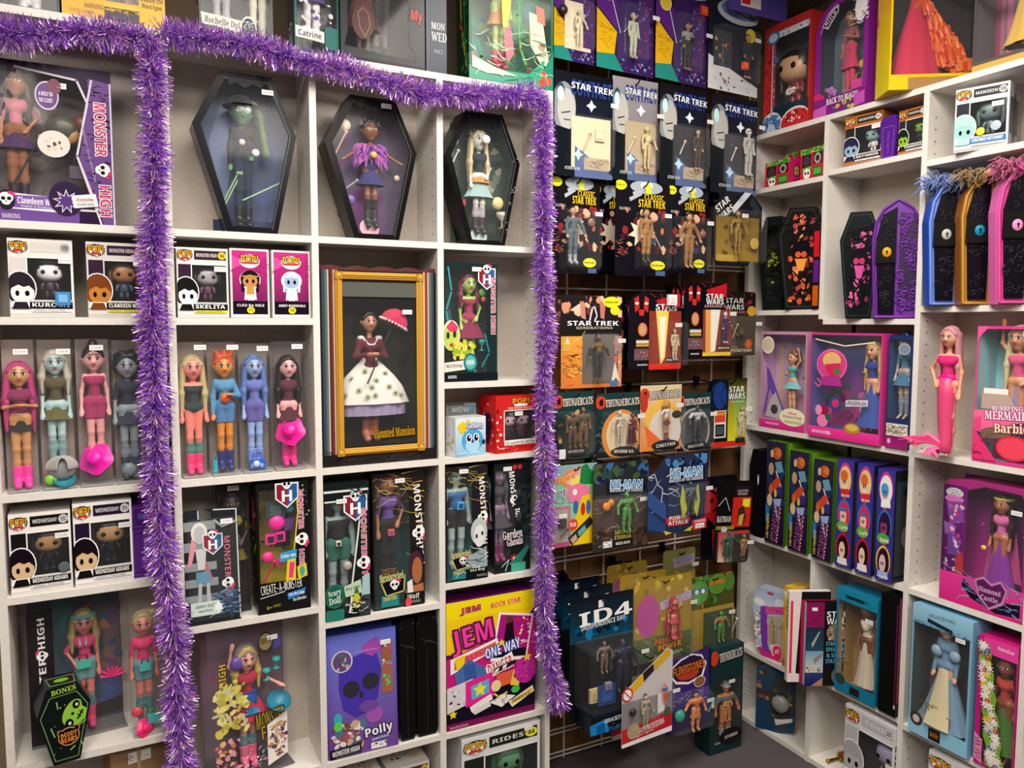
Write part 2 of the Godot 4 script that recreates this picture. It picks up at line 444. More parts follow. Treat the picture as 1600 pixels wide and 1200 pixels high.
# ---------- figures: one smooth skin over tapered bones ----------
func blob(bones: Array, tags: Array, grow: float, ylo: float, yhi: float, cell: float, k: float) -> ArrayMesh:
	var use := []
	var lo := Vector3(9, 9, 9); var hi := -lo
	for b in bones:
		if tags.has(b[4]) or tags.is_empty():
			use.append(b)
			var r: float = maxf(b[2], b[3]) + grow + cell * 2
			lo = lo.min(b[0] - Vector3.ONE * r).min(b[1] - Vector3.ONE * r); hi = hi.max(b[0] + Vector3.ONE * r).max(b[1] + Vector3.ONE * r)
	lo.y = maxf(lo.y, ylo - cell * 2); hi.y = minf(hi.y, yhi + cell * 2)
	var nx := int((hi.x - lo.x) / cell) + 2; var ny := int((hi.y - lo.y) / cell) + 2; var nz := int((hi.z - lo.z) / cell) + 2
	var f := PackedFloat32Array(); f.resize(nx * ny * nz); f.fill(1.0)
	for b in use:
		var A: Vector3 = b[0]; var B: Vector3 = b[1]; var ra: float = b[2] + grow; var rb: float = b[3] + grow
		var pad := maxf(ra, rb) + k + cell * 1.6
		var l0 := ((A.min(B) - Vector3.ONE * pad - lo) / cell).floor().max(Vector3.ZERO); var l1 := ((A.max(B) + Vector3.ONE * pad - lo) / cell).ceil().min(Vector3(nx - 1, ny - 1, nz - 1))
		var ab := B - A; var L := maxf(ab.length_squared(), 1e-12)
		for y in range(int(l0.y), int(l1.y) + 1):
			for zz in range(int(l0.z), int(l1.z) + 1):
				var at := (y * nz + zz) * nx
				for x in range(int(l0.x), int(l1.x) + 1):
					var p := lo + Vector3(x, y, zz) * cell
					var t := clampf((p - A).dot(ab) / L, 0.0, 1.0)
					var d := (p - A - ab * t).length() - lerpf(ra, rb, t)
					var o := f[at + x]
					var hh := maxf(k - absf(o - d), 0.0) / k
					f[at + x] = minf(o, d) - hh * hh * k * 0.25
	for y in ny:
		var yy := lo.y + y * cell
		var cl := maxf(ylo - yy, yy - yhi)
		if cl > -cell * 2:
			for i in range(y * nz * nx, (y + 1) * nz * nx): f[i] = maxf(f[i], cl)
	var idx := PackedInt32Array(); idx.resize(nx * ny * nz); idx.fill(-1)
	var V := PackedVector3Array(); var N := PackedVector3Array(); var I := PackedInt32Array()
	var off := [0, 1, nx, nx + 1, nx * nz, nx * nz + 1, nx * nz + nx, nx * nz + nx + 1]
	for y in ny - 1:
		for zz in nz - 1:
			for x in nx - 1:
				var at := (y * nz + zz) * nx + x
				var f0 := f[at]
				if f0 > cell * 2.5 or f0 < -cell * 2.5: continue
				var m := 0
				for i in 8:
					if f[at + off[i]] < 0.0: m |= 1 << i
				if m == 0 or m == 255: continue
				var s := Vector3.ZERO; var cnt := 0
				for e in [[0, 1], [2, 3], [4, 5], [6, 7], [0, 2], [1, 3], [4, 6], [5, 7], [0, 4], [1, 5], [2, 6], [3, 7]]:
					var a: int = e[0]; var b: int = e[1]
					if ((m >> a) & 1) != ((m >> b) & 1):
						var fa := f[at + off[a]]; var t := fa / (fa - f[at + off[b]])
						s += Vector3(a & 1, (a >> 2) & 1, (a >> 1) & 1).lerp(Vector3(b & 1, (b >> 2) & 1, (b >> 1) & 1), t); cnt += 1
				idx[at] = V.size()
				V.append(lo + (Vector3(x, y, zz) + s / cnt) * cell)
				N.append(Vector3(f[at + 1] - f0 + f[at + off[7]] - f[at + off[6]], f[at + off[4]] - f0 + f[at + off[7]] - f[at + off[3]], f[at + nx] - f0 + f[at + off[7]] - f[at + off[5]]).normalized())
	for y in range(1, ny - 1):
		for zz in range(1, nz - 1):
			for x in range(1, nx - 1):
				var at := (y * nz + zz) * nx + x
				if idx[at] < 0 and absf(f[at]) > cell * 2: continue
				var ins := f[at] < 0.0
				for ax in 3:
					var st: int = [1, nx * nz, nx][ax]
					if ins == (f[at + st] < 0.0): continue
					var u: int = [nx * nz, nx, 1][ax]; var w: int = [nx, 1, nx * nz][ax]
					var q := [idx[at], idx[at - u], idx[at - u - w], idx[at - w]]
					if q.min() < 0: continue
					if ins: I.append_array([q[0], q[2], q[1], q[0], q[3], q[2]])
					else: I.append_array([q[0], q[1], q[2], q[0], q[2], q[3]])
	var arr := []; arr.resize(Mesh.ARRAY_MAX)
	arr[Mesh.ARRAY_VERTEX] = V; arr[Mesh.ARRAY_NORMAL] = N; arr[Mesh.ARRAY_INDEX] = I
	var ms := ArrayMesh.new()
	if I.size(): ms.add_surface_from_arrays(Mesh.PRIMITIVE_TRIANGLES, arr)
	return ms

const ARM := {"a": [[0.094, 0.645, -0.005], [0.1, 0.5, 0.03]], "h": [[0.138, 0.67, -0.02], [0.08, 0.575, 0.035]], "u": [[0.14, 0.87, 0.0], [0.125, 1.01, 0.02]], "f": [[0.115, 0.65, 0.02], [0.045, 0.665, 0.095]], "w": [[0.17, 0.655, 0.0], [0.2, 0.515, 0.045]], "o": [[0.16, 0.7, 0.0], [0.25, 0.64, 0.04]]}

func skeleton(kind: String, pose: String) -> Array:      # [from, to, radius, radius, tag]; unit height, feet at 0, facing +z
	var B := []
	var m := kind == "m"
	var big := kind == "b"                               # a brawny figure
	var q := 1.45 if big else 1.0
	var sh := 0.1 if m else (0.15 if big else 0.068)
	var hr := 0.057 if m else (0.055 if big else (0.06 if kind == "s" else 0.08))
	var hy := 0.918
	B.append([Vector3(0, hy - 0.012, 0.004), Vector3(0, hy + 0.012, -0.008), hr, hr, "head"])
	B.append([Vector3(0, hy - hr * 0.95, hr * 0.35), Vector3(0, hy - hr * 0.55, hr * 0.3), hr * 0.4, hr * 0.6, "head"])
	B.append([Vector3(0, hy - hr * 0.22, hr * 0.98), Vector3(0, hy - hr * 0.38, hr * 1.06), hr * 0.08, hr * 0.11, "head"])
	for s in [-1, 1]: B.append([Vector3(s * hr * 0.98, hy - 0.012, -0.008), Vector3(s * hr * 1.0, hy - 0.002, -0.012), hr * 0.14, hr * 0.14, "head"])
	B.append([Vector3(0, 0.79, -0.004), Vector3(0, 0.86, 0), 0.026 * q if m or big else 0.019, 0.024 if m or big else 0.018, "neck"])
	B.append([Vector3(-sh * 0.55, 0.745, 0), Vector3(sh * 0.55, 0.745, 0), 0.05 * q if m or big else 0.042, 0.05 * q if m or big else 0.042, "torso"])
	B.append([Vector3(0, 0.735, 0), Vector3(0, 0.645, 0), 0.055 * q if m or big else 0.042, 0.05 * q if m or big else 0.032, "torso"])
	B.append([Vector3(0, 0.645, 0), Vector3(0, 0.57, 0), 0.05 * q if m or big else 0.032, 0.05 if m or big else 0.046, "torso"])
	B.append([Vector3(-0.032, 0.565, -0.004), Vector3(0.032, 0.565, -0.004), 0.046, 0.046, "torso"])
	if not (m or big):
		for s in [-1, 1]: B.append([Vector3(s * 0.024, 0.725, 0.024), Vector3(s * 0.022, 0.735, 0.02), 0.024, 0.022, "torso"])
	var sp := 0.055 if m else (0.085 if big else 0.037)
	for s in [-1, 1]:
		var arm: Array = ARM[pose[0 if s < 0 else 1]]
		var mx := (sh - 0.068) if m or big else 0.0
		var e := Vector3(s * (arm[0][0] + mx), arm[0][1], arm[0][2]); var w := Vector3(s * (arm[1][0] + mx), arm[1][1], arm[1][2])
		var S := Vector3(s * sh, 0.775, 0)
		var ar := 0.03 * q if m or big else 0.0175
		B.append([S, e, ar * 1.1, ar * 0.85, "arm"]); B.append([e, w, ar * 0.88, ar * 0.62, "fore"])
		var d := (w - e).normalized()
		B.append([w, w + d * 0.028, ar * 0.66, ar * 0.68, "hand"])
		for i in 4: B.append([w + d * 0.026 + Vector3((i - 1.5) * ar * 0.36, 0, 0), w + d * (0.05 + (0.006 if i == 1 or i == 2 else 0.0)) + Vector3((i - 1.5) * ar * 0.42, 0, 0.006), ar * 0.24, ar * 0.2, "hand"])
		B.append([w + d * 0.012 + Vector3(-s * ar * 0.5, 0, 0.004), w + d * 0.032 + Vector3(-s * ar * 0.95, 0, 0.012), ar * 0.28, ar * 0.22, "hand"])
		var K := Vector3(s * sp * 0.97, 0.31, 0.008); var An := Vector3(s * sp * 0.95, 0.055, -0.006)
		var lr := 0.05 * q if m or big else 0.041
		B.append([Vector3(s * sp * (1.0 if not big else 0.6), 0.55, 0), K, lr, lr * 0.66, "thigh"])
		B.append([K, Vector3(s * sp * 0.96, 0.2, -0.008), lr * 0.62, lr * 0.64, "shin"]); B.append([Vector3(s * sp * 0.96, 0.2, -0.008), An, lr * 0.64, lr * 0.4, "shin"])
		B.append([An, Vector3(s * sp, 0.016, 0.055), lr * 0.42, lr * 0.36, "foot"])
	return B

func hair_bones(st: String, hr: float) -> Array:
	var B := []
	var c := Vector3(0, 0.934, -hr * 0.3)
	B.append([c, c + Vector3(0, 0.01, 0), hr * 1.1, hr * 1.02, "h"])
	var low: float = {"long": 0.66, "verylong": 0.46, "bob": 0.83, "side": 0.7}.get(st, 0.0)
	if low > 0.0:
		for i in 11:
			var a := -PI * 0.62 + PI * 1.24 * i / 10.0
			var p := c + Vector3(sin(a) * hr * 0.95, -hr * 0.1, -cos(a) * hr * 0.85)
			var e := Vector3(sin(a) * hr * (1.25 if st != "bob" else 1.15), low + 0.02 * sin(i * 2.3), -cos(a) * hr * 0.9 - 0.012)
			var mid := (p + e) / 2 + Vector3(sin(a) * hr * 0.14, 0, 0)
			B.append([p, mid, hr * 0.3, hr * 0.3, "h"]); B.append([mid, e, hr * 0.3, hr * 0.12, "h"])
	match st:
		"bun":
			B.append([c + Vector3(0, hr * 1.15, -0.01), c + Vector3(0, hr * 1.35, -0.01), hr * 0.5, hr * 0.45, "h"])
		"pony":
			var p := c + Vector3(hr * 0.5, hr * 0.8, -0.01)
			for q in [Vector3(0.1, 0.99, -0.02), Vector3(0.15, 0.9, -0.02), Vector3(0.17, 0.74, -0.02), Vector3(0.19, 0.6, -0.015)]:
				B.append([p, q, hr * 0.42, hr * 0.4, "h"]); p = q
		"spike":
			for i in 9: B.append([c + Vector3((i % 3 - 1) * hr * 0.55, hr * 0.6, (i / 3 - 1) * hr * 0.5), c + Vector3((i % 3 - 1) * hr * 0.9 + 0.01, hr * (1.35 + 0.12 * ((i * 7) % 3)), (i / 3 - 1) * hr * 0.7), hr * 0.36, hr * 0.1, "h"])
		"curly", "afro":
			for i in 22:
				var a := i * 2.4; var u := 1.0 - i / 21.0 * (1.7 if st == "curly" else 1.35)
				var rr := sqrt(maxf(0.1, 1.0 - u * u * 0.8)) * hr * 1.05
				if sin(a) * rr < hr * 0.35 or u > 0.6: B.append([c + Vector3(cos(a) * rr, u * hr * 1.0, sin(a) * rr), c + Vector3(cos(a) * rr, u * hr * 1.0 + 0.002, sin(a) * rr), hr * 0.42, hr * 0.42, "h"])
		"hat":
			pass
	for s in [-1, 1]:
		if st != "short" and st != "hat": B.append([c + Vector3(s * hr * 0.25, hr * 0.75, hr * 0.75), c + Vector3(s * hr * 0.85, hr * 0.1, hr * 0.72), hr * 0.26, hr * 0.2, "h"])
	return B

func tint(kind: String, col: String) -> StandardMaterial3D:
	var key := kind + col
	if not M.has(key):
		var m: StandardMaterial3D = M[kind].duplicate()
		m.vertex_color_use_as_albedo = false; m.albedo_color = Color.html(col)
		M[key] = m
	return M[key]

func made(key: String, f: Callable) -> ArrayMesh:
	if not cache.has(key): cache[key] = f.call()
	return cache[key]

# "x50 y98 h80 z-.04 k:f p:ah s:e8b090 hair:long:301810 top:ff2080 skirt:502060:.4:.62:.11:.05 legs:222 boots:111 ..."
func doll(t: Node3D, s: String, w: float, h: float, d: float) -> Node3D:
	var k := {"x": 50.0, "y": 97.0, "h": 80.0, "z": -0.03}
	var g := []
	for tok in s.split(" ", false):
		var q := tok.split(":")
		if q.size() == 1: k[tok[0]] = tok.substr(1).to_float()
		elif q[0].length() == 1: k[q[0] + ":"] = q[1]
		else: g.append(q)
	var kind: String = k.get("k:", "f"); var pose: String = k.get("p:", "aa"); var skin: String = k.get("s:", "e0a888")
	var sc: float = k.h / 100.0 * h
	var at := Vector3((k.x / 100.0 - 0.5) * w, h * (1 - k.y / 100.0) + 0.004, k.z)
	if kind == "v": return vinyl(t, g, skin, at, sc, k)
	var B := skeleton(kind, pose)
	var hr := 0.057 if kind == "m" else (0.055 if kind == "b" else (0.06 if kind == "s" else 0.08))
	var cell := 0.0095 if sc < 0.22 else 0.0075
	var id: String = kind + pose + ("f" if sc >= 0.22 else "c")
	var body := lay(made("body" + id, func(): return blob(B, [], 0.0, -1, 2, cell, 0.018)), "figure", tint("skin", skin), t, at, Vector3.ONE * sc)
	body.rotation_degrees.y = k.get("t", 0.0)
	var paint := Acc.new()
	var hc := Vector3(0, 0.918, -0.002)
	if not k.has("n"):
		for sx in [-1, 1]:
			for e in [[0.36, 0.09, 0.3, 0.15, k.get("b:", "7a4868"), -0.001], [0.35, 0.0, 0.23, 0.14, "e4dedc", 0.0], [0.34, -0.005, 0.13, 0.13, k.get("e:", "3a2a24"), 0.002], [0.34, -0.005, 0.06, 0.07, "0c0a0a", 0.003], [0.36, 0.14, 0.27, 0.055, "140e0e", 0.001], [0.37, 0.4, 0.24, 0.035, "3a2620", 0.0]]:
				var p := Vector3(sx * e[0] * hr, e[1] * hr, 0); p.z = sqrt(maxf(0.0, hr * hr - p.x * p.x - p.y * p.y))
				paint.disc(hc + p * 1.05 + Vector3(0, 0, 0.004 + e[5]), p.normalized(), e[2] * hr, e[3] * hr, H(e[4]))
		paint.disc(hc + Vector3(0, -hr * 0.62, hr * 1.05), Vector3(0, -0.15, 1).normalized(), hr * 0.2, hr * 0.085, H(k.get("l:", "b03048")))
		put(paint, "face_paint", M.card, body)
	for q in g:
		var kc: String = q[2] if q[0] == "hair" else q[1]
		match q[0]:
			"hair":
				if q[1] != "none": lay(made("hair" + q[1] + kind, func(): return blob(hair_bones(q[1], hr), [], 0.0, -1, 2, 0.009, 0.02)), "hair", tint("hair", kc), body)
			"top", "tank", "legs", "shorts", "boots", "suit", "sleeve", "glove", "bodice", "sock":
				var r: Array = {"top": [["torso", "arm"], 0.6, 0.795, 0.006], "tank": [["torso"], 0.6, 0.775, 0.006], "suit": [["torso", "arm", "fore", "thigh", "shin"], 0.06, 0.8, 0.006], "legs": [["torso", "thigh", "shin"], 0.07, 0.62, 0.006], "shorts": [["torso", "thigh"], 0.42, 0.6, 0.009], "boots": [["shin", "foot"], -0.02, 0.17, 0.012], "sleeve": [["torso", "arm", "fore"], 0.3, 0.83, 0.008], "glove": [["fore", "hand"], 0.0, 1.2, 0.007], "bodice": [["torso"], 0.53, 0.76, 0.006], "sock": [["shin"], 0.04, 0.27, 0.005]}[q[0]]
				lay(made(q[0] + id, func(): return blob(B, r[0], r[3], r[1], r[2], cell, 0.018)), {"legs": "trousers", "suit": "costume", "sleeve": "jacket", "sock": "stockings"}.get(q[0], q[0]), tint("cloth" if q[0] != "boots" else "skin", kc), body)
			"skirt", "fringe":
				var y0: float = q[2].to_float(); var y1: float = q[3].to_float(); var r0: float = q[4].to_float(); var r1: float = q[5].to_float()
				var a := Acc.new()
				var pr := PackedVector2Array([Vector2(r0 * 0.97, y0)])
				for i in 9: pr.append(Vector2(lerpf(r0, r1, pow(i / 8.0, 0.75)), lerpf(y0, y1, i / 8.0)))
				a.lathe(pr, 44, H(kc), Vector3.ZERO, 0.62 if r0 < 0.16 else 0.5, 11 if q[0] == "skirt" else 20, 0.06 if q[0] == "skirt" else 0.1)
				put(a, "skirt", M.cloth, body)
			"panel":
				var a := Acc.new()
				var rows := []
				for i in 9:
					var u := i / 8.0
					var row := PackedVector3Array()
					for j in 9: row.append(Vector3((j - 4) / 4.0 * lerpf(0.12, 0.03, u), lerpf(0.01, 0.6, u), lerpf(q[2].to_float(), 0.04, pow(u, 0.75)) - 0.012 * pow((j - 4) / 4.0, 2) + 0.006))
					rows.append(row)
				rows.reverse(); a.grid(rows, H(kc), false); put(a, "front_panel", M.cloth, body)
			"cape":
				var a := Acc.new()
				var rows := []
				for i in 9:
					var row := PackedVector3Array()
					for j in 13: row.append(Vector3((j - 6) / 6.0 * lerpf(0.09, q[2].to_float(), i / 8.0), lerpf(0.8, q[3].to_float(), i / 8.0), -0.05 + 0.012 * sin(j * 1.7) * i / 8.0))
					rows.append(row)
				a.grid(rows, H(kc), false); put(a, "cape", M.cloth, body)
			"fur":                                       # a shaggy wrap of many locks
				var a := Acc.new()
				rng.seed = 5
				for i in 260:
					var an := rng.randf() * TAU; var y := rng.randf_range(0.62, 0.79)
					var p := Vector3(cos(an) * 0.11, y, sin(an) * 0.06)
					var e := p + Vector3(cos(an) * 0.06 + rng.randf_range(-0.01, 0.01), -rng.randf_range(0.03, 0.1), sin(an) * 0.03)
					a.tube([p, (p + e) / 2 + Vector3(cos(an) * 0.012, 0.008, 0), e], [0.011, 0.009, 0.002], 4, H(kc if i % 2 else q[2]))
				put(a, "fur_wrap", M.cloth, body)
			"band", "crown", "cap", "hood", "mask":
				var a := Acc.new()
				if q[0] == "band": a.lathe(PackedVector2Array([Vector2(hr * 1.16, 0), Vector2(hr * 1.22, 0.012), Vector2(hr * 1.1, 0.028)]), 20, H(kc), Vector3(0, 0.955, -0.018))
				elif q[0] == "crown":
					for i in 7:
						var an := PI * i / 6.0; a.tube([Vector3(cos(an) * hr, 0.965 + sin(an) * 0.02, 0), Vector3(cos(an) * hr * 1.3, 0.98 + sin(an) * 0.06, 0)], [0.008, 0.003], 5, H(kc))
				elif q[0] == "cap": a.lathe(PackedVector2Array([Vector2(hr * 1.75, 0), Vector2(hr * 1.8, 0.006), Vector2(hr * 1.15, 0.016), Vector2(hr * 1.1, 0.06), Vector2(hr * 0.7, 0.085), Vector2(0.001, 0.092)]), 22, H(kc), Vector3(0, 0.962, -0.01))
				elif q[0] == "hood": a.ball(Vector3(0, 0.93, -0.02), Vector3(hr * 1.25, hr * 1.35, hr * 1.15), H(kc))
				else: a.ball(Vector3(0, 0.925, 0.0), Vector3(hr * 1.08, hr * 0.5, hr * 1.1), H(kc))
				put(a, {"band": "headband", "cap": "hat", "mask": "face_mask"}.get(q[0], q[0]), M.cloth, body)
	return body

func vinyl(t: Node3D, g: Array, skin: String, at: Vector3, sc: float, k: Dictionary) -> Node3D:
	var a := Acc.new()
	a.ball(Vector3(0, 0.68, 0), Vector3(0.3, 0.26, 0.25), Color.WHITE, 20, 0.78)
	var body := put(a, "figure", tint("skin", skin), t); body.position = at; body.scale = Vector3.ONE * sc
	body.rotation_degrees.y = k.get("t", 0.0)
	var b := Acc.new()
	var cl := "303038"
	for q in g:
		if q[0] == "top": cl = q[1]
	b.lathe(PackedVector2Array([Vector2(0.02, 0.2), Vector2(0.12, 0.2), Vector2(0.1, 0.32), Vector2(0.11, 0.4), Vector2(0.06, 0.46)]), 16, H(cl), Vector3.ZERO, 0.75)
	for s in [-1, 1]:
		b.tube([Vector3(s * 0.1, 0.42, 0), Vector3(s * 0.17, 0.32, 0.02), Vector3(s * 0.18, 0.22, 0.05)], [0.045, 0.042, 0.035], 8, H(cl))
		b.tube([Vector3(s * 0.065, 0.22, 0), Vector3(s * 0.07, 0.04, 0)], [0.055, 0.05], 8, H(cl))
		b.ball(Vector3(s * 0.07, 0.03, 0.03), Vector3(0.06, 0.035, 0.09), H("20202a"), 10)
	put(b, "outfit", M.skin, body)
	var e := Acc.new()
	for s in [-1, 1]: e.ball(Vector3(s * 0.135, 0.655, 0.235), Vector3(0.052, 0.052, 0.025), H(k.get("e:", "141416")), 12)
	put(e, "eyes", M.gloss, body)
	for q in g:
		if q[0] == "hair" and q[1] != "none":
			var hh := Acc.new()
			hh.ball(Vector3(0, 0.74, -0.035), Vector3(0.33, 0.25, 0.27), Color.WHITE, 20, 0.8)
			if q[1] == "long" or q[1] == "bob":
				for s in [-1, 1]: hh.tube([Vector3(s * 0.3, 0.78, 0.02), Vector3(s * 0.33, 0.6, 0.02), Vector3(s * 0.31, 0.3 if q[1] == "long" else 0.46, 0.03)], [0.06, 0.075, 0.04], 8, Color.WHITE)
			elif q[1] == "bun":
				hh.ball(Vector3(0, 1.0, -0.05), Vector3(0.1, 0.09, 0.1), Color.WHITE)
			elif q[1] == "flat": hh.ball(Vector3(0, 0.9, 0.0), Vector3(0.29, 0.08, 0.26), Color.WHITE, 16, 0.6)
			elif q[1] == "tall": hh.ball(Vector3(0, 1.0, -0.06), Vector3(0.24, 0.22, 0.2), Color.WHITE, 16, 0.8)
			put(hh, "hair", tint("hair", q[2]), body)
	return body

# small loose pieces inside a package: "kind:colour:x:y:size[:colour2]"
func bit(t: Node3D, s: String, w: float, h: float, d: float) -> void:
	var q := s.split(":")
	var c := H(q[1]); var c2 := H(q[5]) if q.size() > 5 else c
	var at := Vector3((q[2].to_float() / 100 - 0.5) * w, h * (1 - q[3].to_float() / 100), q[6].to_float() if q.size() > 6 else (-0.02 if d > 0 else 0.014))
	var r := q[4].to_float()
	var a := Acc.new()
	var nm := "accessory"
	match q[0]:
		"hat":
			nm = "sun_hat"
			a.lathe(PackedVector2Array([Vector2(r, 0), Vector2(r * 1.02, r * 0.06), Vector2(r * 0.55, r * 0.16), Vector2(r * 0.5, r * 0.5), Vector2(r * 0.3, r * 0.62), Vector2(0.0005, r * 0.65)]), 28, c, Vector3.ZERO, 1.0, 5, 0.08)
		"bag":
			nm = "handbag"
			a.box(Vector3(-r, 0, -r * 0.4), Vector3(r, r * 1.3, r * 0.4), c)
			a.tube([Vector3(-r * 0.6, r * 1.3, 0), Vector3(-r * 0.5, r * 2.2, 0), Vector3(r * 0.5, r * 2.2, 0), Vector3(r * 0.6, r * 1.3, 0)], [r * 0.09], 6, c2)
		"tote":
			nm = "tote_bag"
			a.prism(PackedVector2Array([Vector2(-r * 0.4, 0), Vector2(r * 0.45, 0), Vector2(r * 0.32, r * 2.2), Vector2(-r * 0.3, r * 2.2)]), -r * 0.2, r * 0.2, c)
			a.tube([Vector3(-r * 0.28, r * 2.2, 0), Vector3(0, r * 3.8, 0), Vector3(r * 0.28, r * 2.2, 0)], [r * 0.06], 6, c2)
		"bowl":
			nm = "bowl"
			a.lathe(PackedVector2Array([Vector2(r * 0.4, 0), Vector2(r * 0.85, r * 0.35), Vector2(r, r * 0.75), Vector2(r * 0.93, r * 0.75), Vector2(r * 0.7, r * 0.35), Vector2(0.0005, r * 0.2)]), 22, c)
		"dome":
			nm = "silver_hat"
			for i in 7: a.tube(range(13).map(func(j): return Vector3(cos(PI * j / 12) * r * (1 - i * 0.1), sin(PI * j / 12) * r * 0.9, i * r * 0.1)), [r * 0.09], 6, c)
			a.ball(Vector3(0, 0, 0), Vector3(r * 0.9, r * 0.8, r * 0.4), c2)
		"shell":
			nm = "shell_purse"
			for i in 7:
				var an := PI * (i + 0.5) / 7.0
				a.tube([Vector3(0, 0, 0), Vector3(cos(an) * r, sin(an) * r, 0)], [r * 0.08, r * 0.24], 7, c, 0.6)
		"disc":
			nm = "stand"
			a.lathe(PackedVector2Array([Vector2(0.0005, -0.004), Vector2(r, -0.004), Vector2(r * 0.96, 0.003), Vector2(0.0005, 0.004)]), 26, c)
		"ball":
			a.ball(Vector3.ZERO, Vector3(r, r, r * 0.6), c, 14)
		"cup":
			nm = "goblet"
			a.lathe(PackedVector2Array([Vector2(r * 0.7, -r), Vector2(r * 0.15, -r * 0.8), Vector2(r * 0.15, 0), Vector2(r * 0.8, r * 0.6), Vector2(r * 0.8, r * 1.2), Vector2(r * 0.6, r * 0.6)]), 14, c)
		"rod":
			nm = "staff"
			a.tube([Vector3(-r * 0.5, -r, 0), Vector3(r * 0.5, r, 0)], [0.0022], 6, c); a.ball(Vector3(r * 0.5, r, 0), Vector3(0.005, 0.005, 0.005), c2, 8)
		"gun":
			a.box(Vector3(-r, -r * 0.2, -0.003), Vector3(r, r * 0.25, 0.003), c); a.box(Vector3(-r * 0.4, -r * 0.8, -0.003), Vector3(-r * 0.05, 0, 0.003), c)
		"box":
			a.box(Vector3(-r, -r, -0.006), Vector3(r, r, 0.004), c); a.box(Vector3(-r * 0.6, -r * 0.6, 0.004), Vector3(r * 0.6, r * 0.6, 0.0055), c2)
		"coin":
			nm = "medal"
			a.lathe(PackedVector2Array([Vector2(0.0005, -0.002), Vector2(r, -0.002), Vector2(r, 0.0015), Vector2(r * 0.85, 0.001), Vector2(0.0005, 0.0018)]), 24, c)
		"wing":
			nm = "wing"
			for sx in [-1, 1]: a.prism(PackedVector2Array([Vector2(sx * r * 0.25, -r * 0.5), Vector2(sx * r * 0.55, -r), Vector2(sx * r * 0.75, 0), Vector2(sx * r * 0.6, r), Vector2(sx * r * 0.35, r * 0.3)] if sx > 0 else [Vector2(-r * 0.35, r * 0.3), Vector2(-r * 0.6, r), Vector2(-r * 0.75, 0), Vector2(-r * 0.55, -r), Vector2(-r * 0.25, -r * 0.5)]), -0.002, 0.002, c)
		"guitar":
			nm = "guitar"
			a.ball(Vector3(-r * 0.3, 0, 0), Vector3(r * 0.5, r * 0.38, r * 0.08), c, 16); a.ball(Vector3(r * 0.25, 0.05 * r, 0), Vector3(r * 0.42, r * 0.32, r * 0.08), c, 16)
			a.box(Vector3(0, -r * 0.05, 0), Vector3(r * 1.5, r * 0.05, r * 0.1), c2); a.box(Vector3(-r * 0.25, -r * 0.2, r * 0.06), Vector3(-r * 0.1, r * 0.2, r * 0.1), c2)
		"beast":                                     # a small plush elephant-like pet
			nm = "pet_figure"
			a.ball(Vector3(0, r * 0.2, 0), Vector3(r * 0.8, r * 0.6, r * 0.5), c); a.ball(Vector3(-r * 0.75, r * 0.65, 0.1 * r), Vector3(r * 0.5, r * 0.45, r * 0.42), c)
			for sx in [-1, 1]: a.ball(Vector3(-r * 0.75 + sx * r * 0.5, r * 0.85, 0), Vector3(r * 0.3, r * 0.38, r * 0.08), c2); a.tube([Vector3(sx * r * 0.45, 0.1 * r, 0.1 * r), Vector3(sx * r * 0.48, -r * 0.55, 0.15 * r)], [r * 0.2, r * 0.18], 8, c)
	var o := put(a, nm, M.skin, t); o.position = at
	if q[0] == "hat": o.rotation_degrees = Vector3(62, 0, q[7].to_float() if q.size() > 7 else 15.0)
	elif q[0] == "bowl": o.rotation_degrees.x = 35
	elif q[0] == "coin" or q[0] == "disc": o.rotation_degrees.x = 90 if q[0] == "coin" else 70
	elif q.size() > 7: o.rotation_degrees.z = q[7].to_float()

# ---------- repeated kinds of packaging ----------
const POPW := "e 16 10.5 15 7.5 16161a;e 16 11 14 6.7 f4f4f0;p f4f4f0 12 15 18 20 20 14;T 16 9.5 25 9 0 e8a828 241c10 1 POP!;r 8 14.2 16 2.6 c83030"

func vinyl_box(label: String, at: Vector3, w: float, h: float, d: float, turn: float, c: Array, num: String, ttl: String, nm: String, dl: String, o := {}) -> Node3D:
	# c: frame, title strip, lining, portrait hair, portrait skin, name strip
	o.win = "28 24 97 79"; o.ci = c[2]; o.dolls = [dl]
	o.front = "r 34 4 62 13 %s;t 58 10.5 40 5 0 d8d4d0 1 %s;e 88 10.5 8 5.5 %s;t 88 10.5 9 5 0 1a1a1a 1 %s;" % [c[1], ttl, o.get("nc", "e8c838"), num]
	o.front += "r 3 24 24 55 %s;l f4f4f0 1.4 28 24 28 79 97 79 97 24 28 24;" % c[1]
	o.front += "e 17 64 25 23 f4f4f4;e 17 64 23 21.5 %s;e 20 69 18 14 %s;e 27 70 3.6 3.6 141416;e 12 70 3 3.6 141416;p %s 2 64 4 54 18 50 34 56 38 66 30 60 22 62 14 59;p f4f4f4 0 88 34 88 30 80 4 80;p %s 3 90 30 90 26 81 8 81;" % [c[3], c[4], c[3], c[3]]
	o.front += "r 30 81 67 8.5 %s;t 63 84.5 58 5.2 0 f6f6f6 1 %s;r 32 90 64 3.4 %s;t 60 91.7 50 2 0 303030 0 VINYL FIGURE;r 0 96 100 1 b8b8b8;%s" % [c[5], nm, o.get("sc", "d8d838"), POPW]
	o.right = "r 14 24 78 55 %s;t 8 50 60 18 90 222222 1 %s" % [c[2], nm] if not o.has("right") else o.right
	return pack("vinyl_figure_box", label, "toy box", at, w, h, d, turn, c[0], o)

